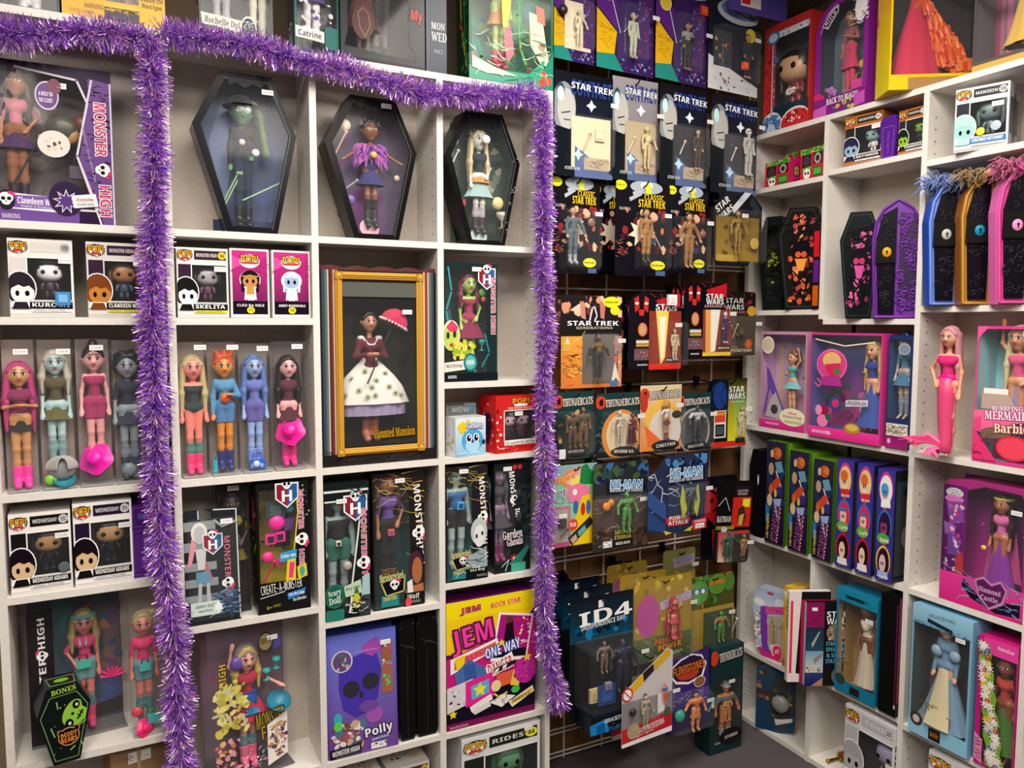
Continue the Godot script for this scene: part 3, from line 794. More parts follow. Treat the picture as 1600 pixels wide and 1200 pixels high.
func shelving(label: String, at: Vector3, turn: float, panels: Array, rows: Array, y0: float, y1: float, deep: float) -> Node3D:
	var t := thing("shelving_unit", label, "shelving unit", at, turn)
	t.position = at
	for p in panels:
		for seg in ([[y0, y1]] if p.size() == 2 else [[y0, p[2]], [p[3], y1]]):
			var a := Acc.new(); a.box(Vector3(p[0], seg[0], -deep), Vector3(p[1], seg[1], 0), H("e9e5de"))
			put(a, "side_panel", M.melamine, t)
	var holes := Acc.new()
	for i in panels.size():
		for s in [0, 1]:
			if (i == 0 and s == 0) or (i == panels.size() - 1 and s == 1): continue
			if panels[i].size() > 2: continue
			var y := y0 + 0.08
			while y < y1 - 0.05:
				for z in [-0.03, -deep + 0.035]: holes.disc(Vector3(panels[i][s] + (0.0004 if s else -0.0004), y, z), Vector3(1 if s else -1, 0, 0), 0.0026, 0.0026, H("4a423c"), 8)
				y += 0.032
	var ho := put(holes, "pin_holes", M.card, t); ho.set_meta("kind", "stuff")
	for i in panels.size() - 1:
		var x0: float = panels[i][1]; var x1: float = panels[i + 1][0]
		var b := Acc.new(); b.box(Vector3(x0, y0, -deep - 0.004), Vector3(x1, y1, -deep), H("cfc5ba")); put(b, "back_panel", M.melamine, t)
		for y in rows[i]:
			var xx: float = panels[i + 1][1] if panels[i + 1].size() > 2 and (y == -0.35 or y == -0.735) else x1
			var a := Acc.new(); a.box(Vector3(x0, y - 0.016, -deep), Vector3(xx, y, 0.0), H("e9e5de")); put(a, "shelf", M.melamine, t)
	var a := Acc.new(); a.box(Vector3(panels[0][0], y1, -deep), Vector3(panels[-1][1], y1 + 0.016, 0.0), H("e9e5de")); put(a, "top_board", M.melamine, t)
	return t

func garland(label: String, path: PackedVector3Array, r: float, seed_: int) -> void:
	var t := thing("tinsel_garland", label, "garland", Vector3.ZERO)
	rng.seed = seed_
	var cv := Curve3D.new()
	for i in path.size():
		var tg := (path[mini(i + 1, path.size() - 1)] - path[maxi(i - 1, 0)]) / 6.0
		cv.add_point(path[i], -tg, tg)
	var L := cv.get_baked_length()
	var pts := PackedVector3Array()
	for i in 80: pts.append(cv.sample_baked(L * i / 79.0))
	var core := Acc.new(); core.tube(pts, [0.003], 6, H("6a3a8a")); put(core, "twisted_wire", M.metal, t)
	var a := Acc.new()
	var cols := ["a258e8", "9048dc", "b878ec", "cc8cec", "e8a0e4", "b068f4", "7830c0", "fae0f4", "f4c0d8", "ffffff"]  # white and pale pink strands are glints painted into the purple foil
	for i in int(L * 9000):
		var s := rng.randf() * L
		var o := cv.sample_baked(s)
		var tg := (cv.sample_baked(minf(s + 0.004, L)) - o).normalized()
		var q := Vector3(rng.randfn(), rng.randfn(), rng.randfn()).normalized()
		var d := (q - tg * q.dot(tg) * 0.6).normalized()
		d.y -= 0.1
		if d.z < -0.2: d.z *= -0.4
		d = d.normalized()
		var len_ := r * rng.randf_range(0.6, 1.25) * (1.0 + 0.14 * sin(s * 37.0))
		var sd := d.cross(Vector3(rng.randfn(), rng.randfn(), rng.randfn())).normalized() * 0.00075
		var nn := d.cross(sd).normalized()
		var m := o + d * len_ * 0.55 + nn * 0.002
		var e := o + d * len_ + nn * rng.randf_range(-0.004, 0.004) - Vector3(0, 0.002, 0)
		var c := H(cols[rng.randi() % cols.size()])
		a.quad(o - sd, m - sd, m + sd, o + sd, c); a.quad(m - sd, e - sd * 0.8, e + sd * 0.8, m + sd, c)
	put(a, "foil_strands", M.tinsel, t).set_meta("kind", "stuff")

func hook(x: float, y: float, z: float, card: String) -> void:
	var t := thing("peg_hook", " ".join(("black peg hook carrying the " + card).split(" ").slice(0, 16)), "hook", Vector3(x, y, -2.066), 0.0, "wire peg hooks on the grid wall")
	var a := Acc.new()
	a.tube([Vector3(0, 0, 0), Vector3(0, 0, z + 2.066 + 0.012), Vector3(0, 0.012, z + 2.066 + 0.026)], [0.0024], 8, H("1c1c20"))
	put(a, "wire_rod", M.gloss, t)
	var b := Acc.new(); b.box(Vector3(-0.012, -0.02, -0.002), Vector3(0.012, 0.014, 0.004), H("1c1c20")); put(b, "mounting_plate", M.gloss, t)

func hang(label: String, at: Vector3, w: float, h: float, turn: float, col: String, o := {}) -> Node3D:
	var t := carded(label, at, w, h, turn, col, o)
	if o.get("hook", true): hook(at.x, at.y + h - 0.016, at.z, label)
	return t

func lamp(x: float, z: float, w: float, d: float, e: float) -> void:
	var t := thing("ceiling_light", "flat white ceiling light panel over the shop aisle", "ceiling light", Vector3(x, 1.095, z), 0.0, "ceiling light panels")
	var a := Acc.new(); a.box(Vector3(-w / 2, -0.012, -d / 2), Vector3(w / 2, 0, d / 2), H("ffffff")); put(a, "light_panel", M.lamp, t)
	var l := AreaLight3D.new(); l.name = "panel_light"; l.area_size = Vector2(w, d); l.light_energy = e; l.light_color = Color("fff6ea"); l.area_range = 12.0; l.area_attenuation = 2.0; l.shadow_enabled = true
	l.area_normalize_energy = true
	l.position = Vector3(x, 1.078, z); l.rotation_degrees.x = -90
	add_child(l)

func _ready() -> void:
	var cam := Camera3D.new(); cam.name = "camera"
	cam.fov = 53.1; cam.near = 0.05; cam.far = 30.0
	cam.transform = Transform3D(Basis(Vector3(0.891002, 0.001288, 0.453998), Vector3(0.034498, 0.996913, -0.070532), Vector3(-0.452687, 0.078506, 0.888207)), Vector3.ZERO)
	add_child(cam); cam.current = true
	var we := WorldEnvironment.new(); we.name = "environment"
	var env := Environment.new()
	env.background_mode = Environment.BG_COLOR; env.background_color = Color(0.02, 0.02, 0.02)
	env.tonemap_mode = Environment.TONE_MAPPER_LINEAR; env.tonemap_exposure = 2.35
	env.sdfgi_enabled = true; env.ssao_enabled = true; env.ssil_enabled = true
	we.environment = env; add_child(we)
	materials()
	lamp(0.15, -0.75, 1.1, 0.5, 1.15)
	lamp(1.15, -0.95, 0.5, 0.9, 0.9)
	lamp(-0.6, 0.6, 0.6, 1.2, 1.1)
	lamp(0.9, 0.9, 0.6, 1.2, 1.1)
	room()
	left_shelves()
	grid_cards()
	right_shelves()
	extras()

func materials() -> void:
	for f in [["Droid Sans", 400], ["Droid Sans", 700], ["Droid Serif", 700], ["Droid Sans Mono", 400]]:
		var sf := SystemFont.new(); sf.font_names = [f[0]]; sf.font_weight = f[1]; fonts.append(sf)
	M.card = mat(0.5); M.gloss = mat(0.24); M.gloss.metallic_specular = 0.3; M.skin = mat(0.38); M.metal = mat(0.3, 1.0)
	M.cloth = mat(0.85); M.cloth.rim_enabled = true; M.cloth.rim = 0.25
	grain(M.cloth, noise_tex(0.08, 3, Color(0.82, 0.82, 0.82), Color(1, 1, 1)), 25.0)
	M.hair = mat(0.4)
	grain(M.hair, noise_tex(0.1, 4, Color(0.7, 0.7, 0.7), Color(1, 1, 1), 256), 6.0)
	M.tinsel = mat(0.25, 0.6)
	M.melamine = mat(0.42)
	grain(M.melamine, noise_tex(0.06, 5, Color(0.95, 0.95, 0.95), Color(1, 1, 1)), 4.0)
	M.clear = mat(0.06, 0.0, 0.05); M.clear.albedo_color = Color(0.9, 0.92, 0.95, 0.025); M.clear.metallic_specular = 0.25
	M.carpet = mat(0.95)
	grain(M.carpet, noise_tex(0.22, 6, Color(0.4, 0.4, 0.4), Color(1, 1, 1), 512), 3.5, noise_tex(0.25, 7, Color.BLACK, Color.WHITE, 512, true))
	M.board = mat(0.8)
	grain(M.board, noise_tex(0.03, 8, Color(0.86, 0.86, 0.86), Color(1, 1, 1), 256), 1.5)
	M.plaster = mat(0.9)
	grain(M.plaster, noise_tex(0.04, 9, Color(0.93, 0.93, 0.93), Color(1, 1, 1), 256), 2.0)
	M.tin = mat(0.5, 0.3)
	grain(M.tin, noise_tex(0.05, 10, Color(0.6, 0.6, 0.6), Color(1, 1, 1), 256), 3.0, noise_tex(0.05, 11, Color.BLACK, Color.WHITE, 256, true))
	M.lamp = StandardMaterial3D.new(); M.lamp.albedo_color = Color(0.9, 0.9, 0.9); M.lamp.emission_enabled = true; M.lamp.emission = Color("fff6ea"); M.lamp.emission_energy_multiplier = 2.0

func room() -> void:
	for q in [["floor", [-2.6, -1.516, -2.2], [2.3, -1.416, 2.6], "7a7076", "carpet"], ["ceiling", [-2.6, 1.1, -2.2], [2.3, 1.2, 2.6], "b8aa98", "tin"], ["wall_back", [-2.6, -1.416, -2.2], [2.3, 1.1, -2.1], "a8957e", "plaster"], ["wall_right", [2.2, -1.416, -2.1], [2.3, 1.1, 2.6], "b8aea2", "plaster"], ["wall_left", [-2.6, -1.416, -2.1], [-2.5, 1.1, 2.6], "8a8078", "plaster"], ["wall_front", [-2.5, -1.416, 2.5], [2.2, 1.1, 2.6], "6e655e", "plaster"]]:
		var a := Acc.new(); a.box(Vector3(q[1][0], q[1][1], q[1][2]), Vector3(q[2][0], q[2][1], q[2][2]), H(q[3])); struct(a, q[0], M[q[4]])
	# brown boards behind the wire grid
	var t := thing("backing_boards", "brown cardboard sheets fixed to the wall behind the white wire grid", "backing board", Vector3(1.52, -1.416, -2.098))
	for i in 4:
		for j in 3:
			var a := Acc.new(); a.box(Vector3(-0.44 + i * 0.235, j * 0.84, 0), Vector3(-0.207 + i * 0.235, j * 0.84 + 0.837, 0.006), H(["8a6038", "946840", "80583a", "8c643c"][(i + j) % 4])); put(a, "board", M.board, t)
	var g := thing("wire_grid", "white wire display grid covering the corner wall between the two shelving units", "display grid", Vector3(1.52, -1.416, -2.072))
	for i in 7:
		var a := Acc.new(); a.tube([Vector3(-0.44 + i * 0.1475 + 0.02, 0, 0), Vector3(-0.44 + i * 0.1475 + 0.02, 2.4, 0)], [0.0032], 8, H("e4e0da")); put(a, "upright_wire", M.gloss, g)
	for y in [-1.404, -1.325, -1.07, -0.757, -0.44, -0.127, 0.183, 0.5, 0.81]:
		for k in 2:
			var a := Acc.new(); a.tube([Vector3(-0.44, y + 1.416 + k * 0.014, 0.005), Vector3(0.48, y + 1.416 + k * 0.014, 0.005)], [0.003], 8, H("e4e0da")); put(a, "cross_wire", M.gloss, g)
	for y in [-0.825, -0.2, 0.108, 0.42]:
		var a := Acc.new(); a.tube([Vector3(-0.44, y + 1.416, 0.005), Vector3(0.48, y + 1.416, 0.005)], [0.003], 8, H("e4e0da")); put(a, "cross_wire", M.gloss, g)
	shelving("narrow white shelving unit at the far left beside the purple tinsel", Vector3(0, 0, -1.87), 0, [[-0.244, -0.228], [0.074, 0.09]], [[0.208, 0.012, -0.356, -0.573, -0.94, -1.398]], -1.416, 0.617, 0.15)
	shelving("tall white three-bay shelving unit with the three coffin boxes on its upper shelves", Vector3(0, 0, -1.87), 0, [[0.097, 0.113], [0.416, 0.432], [0.737, 0.754], [1.062, 1.078]], [[0.208, 0.012, -0.356, -0.7, -1.111, -1.398], [0.208, -0.356, -0.744, -1.111, -1.398], [0.208, -0.155, -0.356, -0.697, -1.113, -1.398]], -1.416, 0.617, 0.15)
	shelving("long white shelving unit along the right wall full of fashion doll boxes", Vector3(1.94, 0, 0), -90, [[-2.027, -2.011], [-1.706, -1.689, -0.751, 0.0145], [-1.38, -1.364], [-1.06, -1.044], [-0.735, -0.719]], [[0.454, 0.045, -0.35, -0.735, -1.146, -1.398], [0.466, 0.0145, -0.35, -0.735, -1.12, -1.398], [0.436, 0.0475, -0.35, -0.735, -1.13, -1.398], [0.436, 0.0475, -0.35, -0.735, -1.13, -1.398]], -1.416, 0.617, 0.15)

const MHV := "T %s %s %s %s %s %s %s 1 MONSTER HIGH"

func left_shelves() -> void:
	var t: Node3D
	# --- top of the units ---
	pack("doll_box", "dark window box with black and white boots showing, left of the yellow box on top", "doll box", Vector3(-0.172, 0.633, -1.9), 0.1688, 0.33, 0.075, 0, "3a3e44", {win = "4 3 97 97", ci = "241f24", dolls = ["x35 y98 h92 p:ah s:a06848 hair:long:3a2018 suit:2a2a30 boots:141416", "x68 y98 h92 p:ha s:b88868 hair:bob:d8d0c8 top:8a8a90 skirt:d8d8e0:.42:.62:.1:.045 boots:dadade"]})
	pack("doll_box", "yellow framed doll box with a black sawtooth strip on top of the shelves", "doll box", Vector3(0.0146, 0.633, -1.89), 0.1958, 0.33, 0.075, 0, "f2b010", {win = "4 3 96 86", ci = "3a4250", front = "r 3 88 38 12 f0ac08;t 30 91 18 3 0 504010 1 WARNING;t 18 95 24 2.4 0 706020 0 CHOKING HAZARD;r 40 89 60 9 2c2c2c;h 40 87.5 60 2.4 f6c020 f6c020;j 41 91 56 0.5 3 40 3 0.8 f6c020 d0a020;r 74 78 26 22 f2b418;t 87 81 22 4 0 403008 1 Double the;t 87 86 20 4 0 403008 1 Recipe", dolls = ["x30 y96 h90 p:aa s:d0b090 hair:long:507090 top:4060a0 legs:304060 boots:c8d0d8", "x68 y96 h90 p:ha s:c89070 hair:bun:201a20 top:9098b0 skirt:a090a8:.42:.62:.11:.045 boots:806050"]})
	pack("doll_box", "clear fronted doll box with a pale name banner above the first coffin box", "doll box", Vector3(0.2613, 0.633, -1.89), 0.1594, 0.32, 0.07, 0, "4a4e54", {win = "3 3 97 97", ci = "20242c", front = "p e6e2d8 2 82 58 84 62 93 4 90;t 32 87 50 4.5 -3 403c40 2 Rochelle Doll;t 32 91 36 2 -3 706c70 0 daughter of;e 66 89 11 9 e4e4e4;e 66 89 9.6 7.6 28303c;z 60 84 12 10 4 30 1.2 d8d8e0 8090a8", left = "m 50 84 8;t 50 95 70 2.5 0 d8d8dc 1 MONSTER HIGH", dolls = ["x32 y99 h92 p:ah s:a8a8b0 hair:long:e070a8 top:c04058 skirt:d87080:.42:.62:.11:.045 boots:e0d8d8", "x82 y99 h92 p:aa s:d8d4c0 hair:long:302830 top:404850 shorts:404850"]})
	pack("doll_box", "teal edged doll box with a small shield crest above the second divider", "doll box", Vector3(0.4424, 0.633, -1.89), 0.1048, 0.32, 0.075, 0, "0e5a58", {win = "5 3 95 97", ci = "2c3038", front = "p eeeae4 2 80 66 82 66 90 2 88;t 34 85 52 4.5 -3 282428 1 Catrine;t 34 89 40 2 -3 706c70 0 daughter of a were cat;r 68 78 30 16 1a6a66;z 4 60 90 20 5 26 3 5a4a90 d8d4e0 303048", left = "r 4 0 92 100 50545a;l 0e6a66 1.2 3 0 3 100;l 0e6a66 1.2 97 0 97 100;m 45 84 8;t 45 95 70 2.5 0 d8d8dc 1 MONSTER HIGH", dolls = ["x45 y98 h92 p:ah s:e4e0e8 hair:long:8060a8 top:d8d4dc skirt:5a4a88:.4:.62:.12:.045 boots:403858"]})
	pack("collector_doll_box", "large grey edged black window box with red lettering on top of the shelves", "doll box", Vector3(0.604, 0.633, -1.882), 0.2142, 0.34, 0.08, 0, "34363a", {win = "8 2 80 2 80 82 92 94 4 90 8 80", ci = "2a2c2c", front = "T 90 62 14 10 -4 d03030 301010 1 My;e 26 72 13 12 5a3a38;l 908070 .6 20 66 26 62 32 66 34 74 28 82 22 76 20 66;r 0 97 100 3 1c1c1e", left = "r 0 0 100 100 343638;t 60 60 60 12 0 d03030 1 My", dolls = ["x50 y94 h96 p:ah s:a08878 hair:long:2a2020 suit:3a3a3c boots:2a2a2c", "x30 y94 h88 p:aa s:6a4a48 hair:long:6a2a2a top:502828 skirt:5a3030:.2:.62:.16:.05"]})
	pack("window_box", "narrow slate blue box with pale serif lettering beside the jungle box", "toy box", Vector3(0.7436, 0.633, -1.885), 0.0559, 0.33, 0.08, 0, "343c4c", {front = "t 58 64 66 5 0 d8dce0 2 MON;t 62 72 74 6.5 0 d8dce0 2 WED;t 60 83 40 3 0 a8b0b8 0 NO;h 0 0 18 100 424c60 343c4c"})
	pack("doll_box", "jungle green printed doll box with curling vines above the third coffin box", "doll box", Vector3(0.9524, 0.633, -1.87), 0.2497, 0.36, 0.08, 0, "1a6a50", {win = "3 2 97 90", ci = "3a7a58", back = "z 0 0 100 100 6 90 10 2a8a60 58a060 8cb060 206050 b86838 388a88", front = "r 0 91 100 9 50a088;p f0e4c0 70 46 86 48 92 72 96 84 84 82 72 70;p e87868 78 40 88 42 90 54 80 52;e 86 70 3.5 3 c87860;l 2a8a50 2.2 4 92 14 84 10 74;l 58a850 1.8 92 0 80 20 62 26 56 50 60 74 66 84;p 1e8a70 76 100 100 72 100 100;p 3aa080 62 96 90 78 84 100 60 100;e 88 90 4 3 e0503c;e 94 94 4 3 e0503c;e 86 96 4 3 d84834;e 16 34 12 7 d83c40;t 16 32 18 4 0 f8f0d8 1 Jungle;t 16 36 20 4 0 f8f0d8 1 Adventure;p d8e050 36 24 44 20 50 26 48 44 44 60 42 70 38 58;p d87080 40 60 48 60 52 78 44 86 40 72;e 42 26 5 5 c8d850;p ece8c8 3 84 30 90 56 94 20 95 3 92;j 0 60 100 38 8 40 12 1 d8e8d0 a8d0b0 408868;T 84 8 26 9 0 202020 f0f0f0 1 MONSTER HIGH", left = "r 0 0 100 100 14301e;l c8b840 2.4 20 0 40 60 80 90;l 2a8a40 2.4 60 40 75 80 95 95;z 30 10 70 85 7 40 4 2a7a48 489058 18482c;s 35 60 3 5 e04050", dolls = ["x40 y90 h82 p:ua s:b8d060 hair:long:38a050 tank:e07880 skirt:e0a050:.38:.62:.12:.045 boots:c84868"]})
	# --- left column ---
	pack("doll_box", "big purple doll box with a hexagonal white edged window on the upper left shelf", "doll box", Vector3(-0.1125, 0.208, -1.89), 0.2274, 0.3236, 0.085, 0, "2c1c3c", {win = "24 4 72 8 80 22 70 56 86 91 8 91 -0 50 8 22", ci = "6a5a60", back = "z 0 0 100 100 9 30 9 7a6a68 50404c 8a7a70 d8d0cc 44384c", front = "z 0 0 22 30 10 14 4 3a2a4a 201428;p 6c4a8c 81 6 100 8 100 100 90 100 72 57 81 22;j 78 10 20 86 11 70 5 1.1 2a1838 30203e;l d8d0e0 1.3 24 4 72 8 80 22 70 56 86 91 8 91;l d8d0e0 1.2 84 7 70 56 88 100;l d8d0e0 1 99 8 99 100;T 90 38 34 9 -90 c83868 f0e8ee 1 MONSTER;T 92 84 20 9 -90 c83868 f0e8ee 1 HIGH;k 91 64 4.4 -90;t 80 55 36 2.6 -80 c0b0d0 0 Fashion Doll With Pet;r 0 86 70 14 6a4a90;p efeaf4 8 82 56 84 56 93.4 8 92;r 10 83.6 44.6 8 7a58a4;t 37 87 31 4.4 -2 f4eef8 1 Clawdeen Wolf;t 37 90.6 26 1.8 -2 f4eef8 0 Daughter of The Werewolf;e 13 87 7 6.4 26202c;k 13 86 4;t 16 97 14 3 0 c8b8d8 1 WARNING;e 48 20 9.5 9 d8c8e0;e 48 20 8.4 8 6a4a88;e 54 14 5.5 5 7a4a60;t 47 19 11 2.6 0 f0e8f4 1 A WOLF IN;t 47 23 11 2.6 0 f0e8f4 1 THE CLOSET;r 56 14 6 0.1 ffffff;e 52 50 13 8.5 ded8d4;z 46 46 12 8 12 12 2 5a4a40 d8c8a8;e 60 84 14 11 302040;s 60 86 8 9 d8d0e0;s 60 86 6.4 9 5a3a80;p f0ecf0 64 82 84 80 86 88 66 90;t 75 84 14 2.4 4 a03060 1 Accessories;t 75 87 14 2 4 403048 0 Includes stand", dolls = ["x22 y90 h84 p:ah s:a8704c hair:long:5a3020 e:c89030 top:d87890 skirt:4a2a5c:.42:.62:.14:.045 legs:9a6444 boots:2a2030"], bits = ["ball:b88858:64:42:.02", "ball:6a3a30:75:34:.02", "bag:3a2a48:72:70:.02", "rod:302830:30:60:.05:c8c0b0", "ball:4a4a40:58:38:.03"], pos = ["58 13"]})
	vinyl_box("white edged vinyl figure box numbered 115 on the far left shelf", Vector3(-0.1465, 0.012, -1.89), 0.116, 0.1612, 0.1, 3, ["e8e4e2", "d8d4d2", "5a4c46", "2a262c", "f2f0f0", "1c1a1e"], "115", "25th Anniversary", "KUROMI", "x62 y78 h52 k:v s:f0eef0 hair:flat:2c2830 top:4a3a48", {nc = "a8a8a8", sc = "f0f0f0", bits = ["box:3a88c8:82:76:.014:78b8e8:.004"], pos = ["88 27"]})
	vinyl_box("vinyl figure box with a brown haired portrait half hidden by the left tinsel", Vector3(-0.005, 0.012, -1.89), 0.1167, 0.1603, 0.1, 3, ["dcd6d4", "3a2438", "3a302c", "7a4420", "c88038", "2a2022"], "116", "MONSTER HIGH", "CLAWDEEN WOLF", "x62 y78 h52 k:v s:b07848 hair:long:6a4028 top:4a5a78", {pos = ["88 27"]})
	var mh := "x50 y98.5 "
	clear_box("slim clear case with a pink haired doll in a black skirt, leftmost on its shelf", Vector3(-0.1954, -0.356, -1.88), 0.0616, 0.3213, 0.055, 8, {back = "9a8a84", dolls = ["x48 y99 h82 p:ff s:c8905c hair:verylong:d8408c top:8a2058 skirt:1e1a20:.46:.62:.1:.045 boots:f03ca8"], pos = ["55 8"]})
	clear_box("slim clear case with a pale blue doll above a silver hat and a teal bowl", Vector3(-0.1286, -0.356, -1.882), 0.067, 0.3206, 0.055, 6, {back = "988880", dolls = ["x48 y90 h80 p:aa s:a8c8c8 hair:long:d8d4c0 top:5a5230 skirt:6a6238:.44:.62:.12:.045 sock:88b0b4 e:306070"], bits = ["dome:b0b0b0:56:87:.03:8c8c8e", "bowl:2088a0:62:98:.022", "ball:88c828:24:94:.012"], pos = ["72 8"]})
	clear_box("slim clear case with a black haired doll in pink swimwear behind a magenta sun hat", Vector3(-0.0568, -0.356, -1.882), 0.0685, 0.3214, 0.055, 4, {back = "948480", dolls = ["x52 y90 h82 p:aa s:e8a8a4 hair:bun:181418 tank:b03068 shorts:b83870"], bits = ["hat:f020b0:50:82:.034::-.014:24", "ball:1a141c:48:80:.008::-.0"], pos = ["60 6"]})
	clear_box("slim clear case with a grey doll in plaid half hidden by the left tinsel", Vector3(0.0108, -0.356, -1.884), 0.0609, 0.318, 0.055, 2, {back = "8c7e78", dolls = ["x50 y98 h86 p:aa s:8a9aa0 hair:curly:2a2c34 top:30344a skirt:3a3c54:.44:.62:.11:.045 sock:8a98a8 boots:3a4450"], bits = ["bag:4a6a88:40:92:.012", "ball:7a8a94:44:91:.016"]})
	vinyl_box("white vinyl figure box numbered 1552 with a black haired portrait, lower left shelf", Vector3(-0.1699, -0.573, -1.882), 0.1126, 0.1716, 0.1, 3, ["efebe8", "1a181c", "28221e", "161418", "d8b890", "1a181a"], "1552", "WEDNESDAY", "WEDNESDAY ADDAMS", "x62 y79 h54 k:v s:a88058 hair:bob:141214 top:1c1a1e", {nc = "c8c8c8", sc = "e8e8e8", pos = ["85 31"], bits = ["coin:5a6470:86:72:.011::.002"]})
	vinyl_box("white vinyl figure box numbered 1815 standing beside the tinsel on the lower left", Vector3(-0.0522, -0.573, -1.882), 0.114, 0.1833, 0.1, 3, ["efebe8", "241c34", "2c2620", "161418", "d8b890", "1a181a"], "1815", "WEDNESDAY", "WEDNESDAY ADDAMS", "x62 y79 h54 k:v s:b08a60 hair:bob:141214 top:141418", {nc = "c8c8c8", sc = "e8e8e8", pos = ["88 31"]})
	pack("gift_box", "plain purple box behind the tinsel beside the portrait boxes", "toy box", Vector3(0.0327, -0.573, -1.89), 0.0495, 0.1663, 0.09, 0, "4a2070", {front = "l 7a50a0 .8 8 4 92 4 92 30 8 30 8 4;l 7a50a0 .8 8 36 92 36 92 96 8 96 8 36;r 12 40 76 52 542880;e 40 16 12 5 4a50a0;t 50 60 40 8 90 7a58a8 2 Collection"})
	t = clear_box("large clear doll box with an upright black logo panel on the lowest left shelf", Vector3(-0.116, -0.94, -1.938), 0.1905, 0.3114, 0.07, 6, {base = "6a6868", back = "40485c", art = "g 26 2 72 92 3a5a68 a86458;g 26 2 20 60 1e6a6c 50607a;r 70 60 28 30 4a5a94;p 30281e 26 94 60 88 98 84 98 96 26 98;z 40 10 58 70 14 20 10 b07058 6a4a68 385a78", front = "r 0 0 26 98 17151a;T 14 60 52 7 90 e8e8ec 302830 1 MONSTER;T 14 17 22 7 90 e8e8ec 302830 1 HIGH;k 14 33 3.6 90;r 0 98 100 2 7a7a7a", dolls = ["x58 y97 h86 p:ha s:d07c70 hair:long:c8b878 top:e83878 shorts:70a0a0 sock:50888c boots:d83870 band:50b0a8"], bits = ["bag:48b8a8:56:50:.014::-.015", "shell:f02878:86:62:.026::-.02", "wing:a8a8c0:56:30:.012::-.012"]})
	clear_box("slim clear doll case with a pink top and a pink visor beside the left tinsel", Vector3(0.0266, -0.94, -1.878), 0.0682, 0.3116, 0.05, 5, {base = "b8b4b4", dolls = ["x42 y97 h85 p:aa s:d07c70 hair:pony:c8b888 top:e83878 shorts:6a9aa8 sock:50888c"], bits = ["hat:f02070:36:95:.022::-.01:-30", "bag:40b0b0:66:92:.014:90c040:-.012", "ball:e04050:16:83:.012", "bag:48b8a8:44:52:.012::-.014"]})
	pack("candy_coffin_box", "small black coffin shaped box printed with a green skull and BONES", "gift box", Vector3(-0.1448, -0.94, -1.84), 0.1005, 0.1684, 0.07, 10, "14181a", {out = "18 0 78 0 100 28 76 100 26 100 0 34", front = "l 7a9a60 .9 24 12 74 10 94 30 72 95 30 95 6 36 24 12;t 50 5 46 6.5 4 a8d050 2 BONES;e 64 36 16 17 8cc040 -25;p 8cc040 76 26 92 36 88 48 74 54 62 54 60 44;e 58 50 8 6 10140e;e 72 27 7 5.5 10140e;e 59 50 3 2.4 b8d8a0;e 73 27 3 2.2 b8d8a0;e 65 38 3 2 10140e;l 10140e 2 74 46 84 36;l 10140e 1 74 40 80 44;l 10140e 1 78 36 84 40;e 40 60 5 4.4 c88858;e 72 57 5 4.4 c88858;e 56 66 20 12 e0a070;e 56 66 18.5 10.8 141210;e 41 60 4 3.4 141210;e 71 57 4 3.4 141210;T 56 63 30 6 5 e88838 201008 1 DEDDY;T 56 70 30 6 5 e88838 201008 1 BEARS;l 90b070 1.4 36 18 38 27;l 90b070 1.4 24 50 30 62;l 90b070 1.6 58 84 66 80;l 90b070 1.6 78 76 82 83;l 90b070 1.4 76 54 88 50;z 24 18 60 70 15 12 1.4 8cb060 a8c890", top = "p 708a58 22 20 76 20 74 84 26 84;p 1a2014 24 26 74 26 72 78 28 78;e 50 50 14 14 78b030"})
	# --- second column ---
	var cof := {out = "27 0 76 0 100 36 79 100 30 100 0 34", win = "31 5 72 5 92 36 73 96 35 96 8 34"}
	pack("coffin_box", "black coffin shaped window box with a green skinned doll on a blue backdrop", "doll box", Vector3(0.2745, 0.208, -1.89), 0.229, 0.3601, 0.075, 0, "121416", cof.merged({ci = "4c5c84", back = "g 30 4 45 92 5c6c96 3c4c78;p 7080a8 18 40 34 8 40 50 30 90;p 40548c 60 6 84 40 72 90 58 60;l 8898b8 .6 58 10 70 34;e 70 60 10 8 3c4c70;r 20 90 60 8 28365c", front = "l 5a6468 .5 30 4 74 4 94 36 74 97;p 141018 33 4 70 4 66 8 58 6 50 9 42 6 36 8", dolls = ["x48 y97 h80 p:ah s:4a7a58 e:8ab8c0 l:5a2838 hair:pony:5c7c58 sleeve:16181e legs:24344c boots:1a1a20 cap:101216"], bits = ["ball:c8d0d4:47:21:.011::-.012", "ball:c8d0d4:52:21:.011::-.012", "rod:8cb088:36:74:.045:8cb088:-.02", "rod:8cb088:33:74:.045:8cb088:-.02", "rod:a0c8a0:66:72:.045:8cb088:-.02:-35", "ball:d8dcd8:60:48:.009::-.012", "ball:d8d8d8:47:42:.007::-.012"], pos = ["72 10"]}))
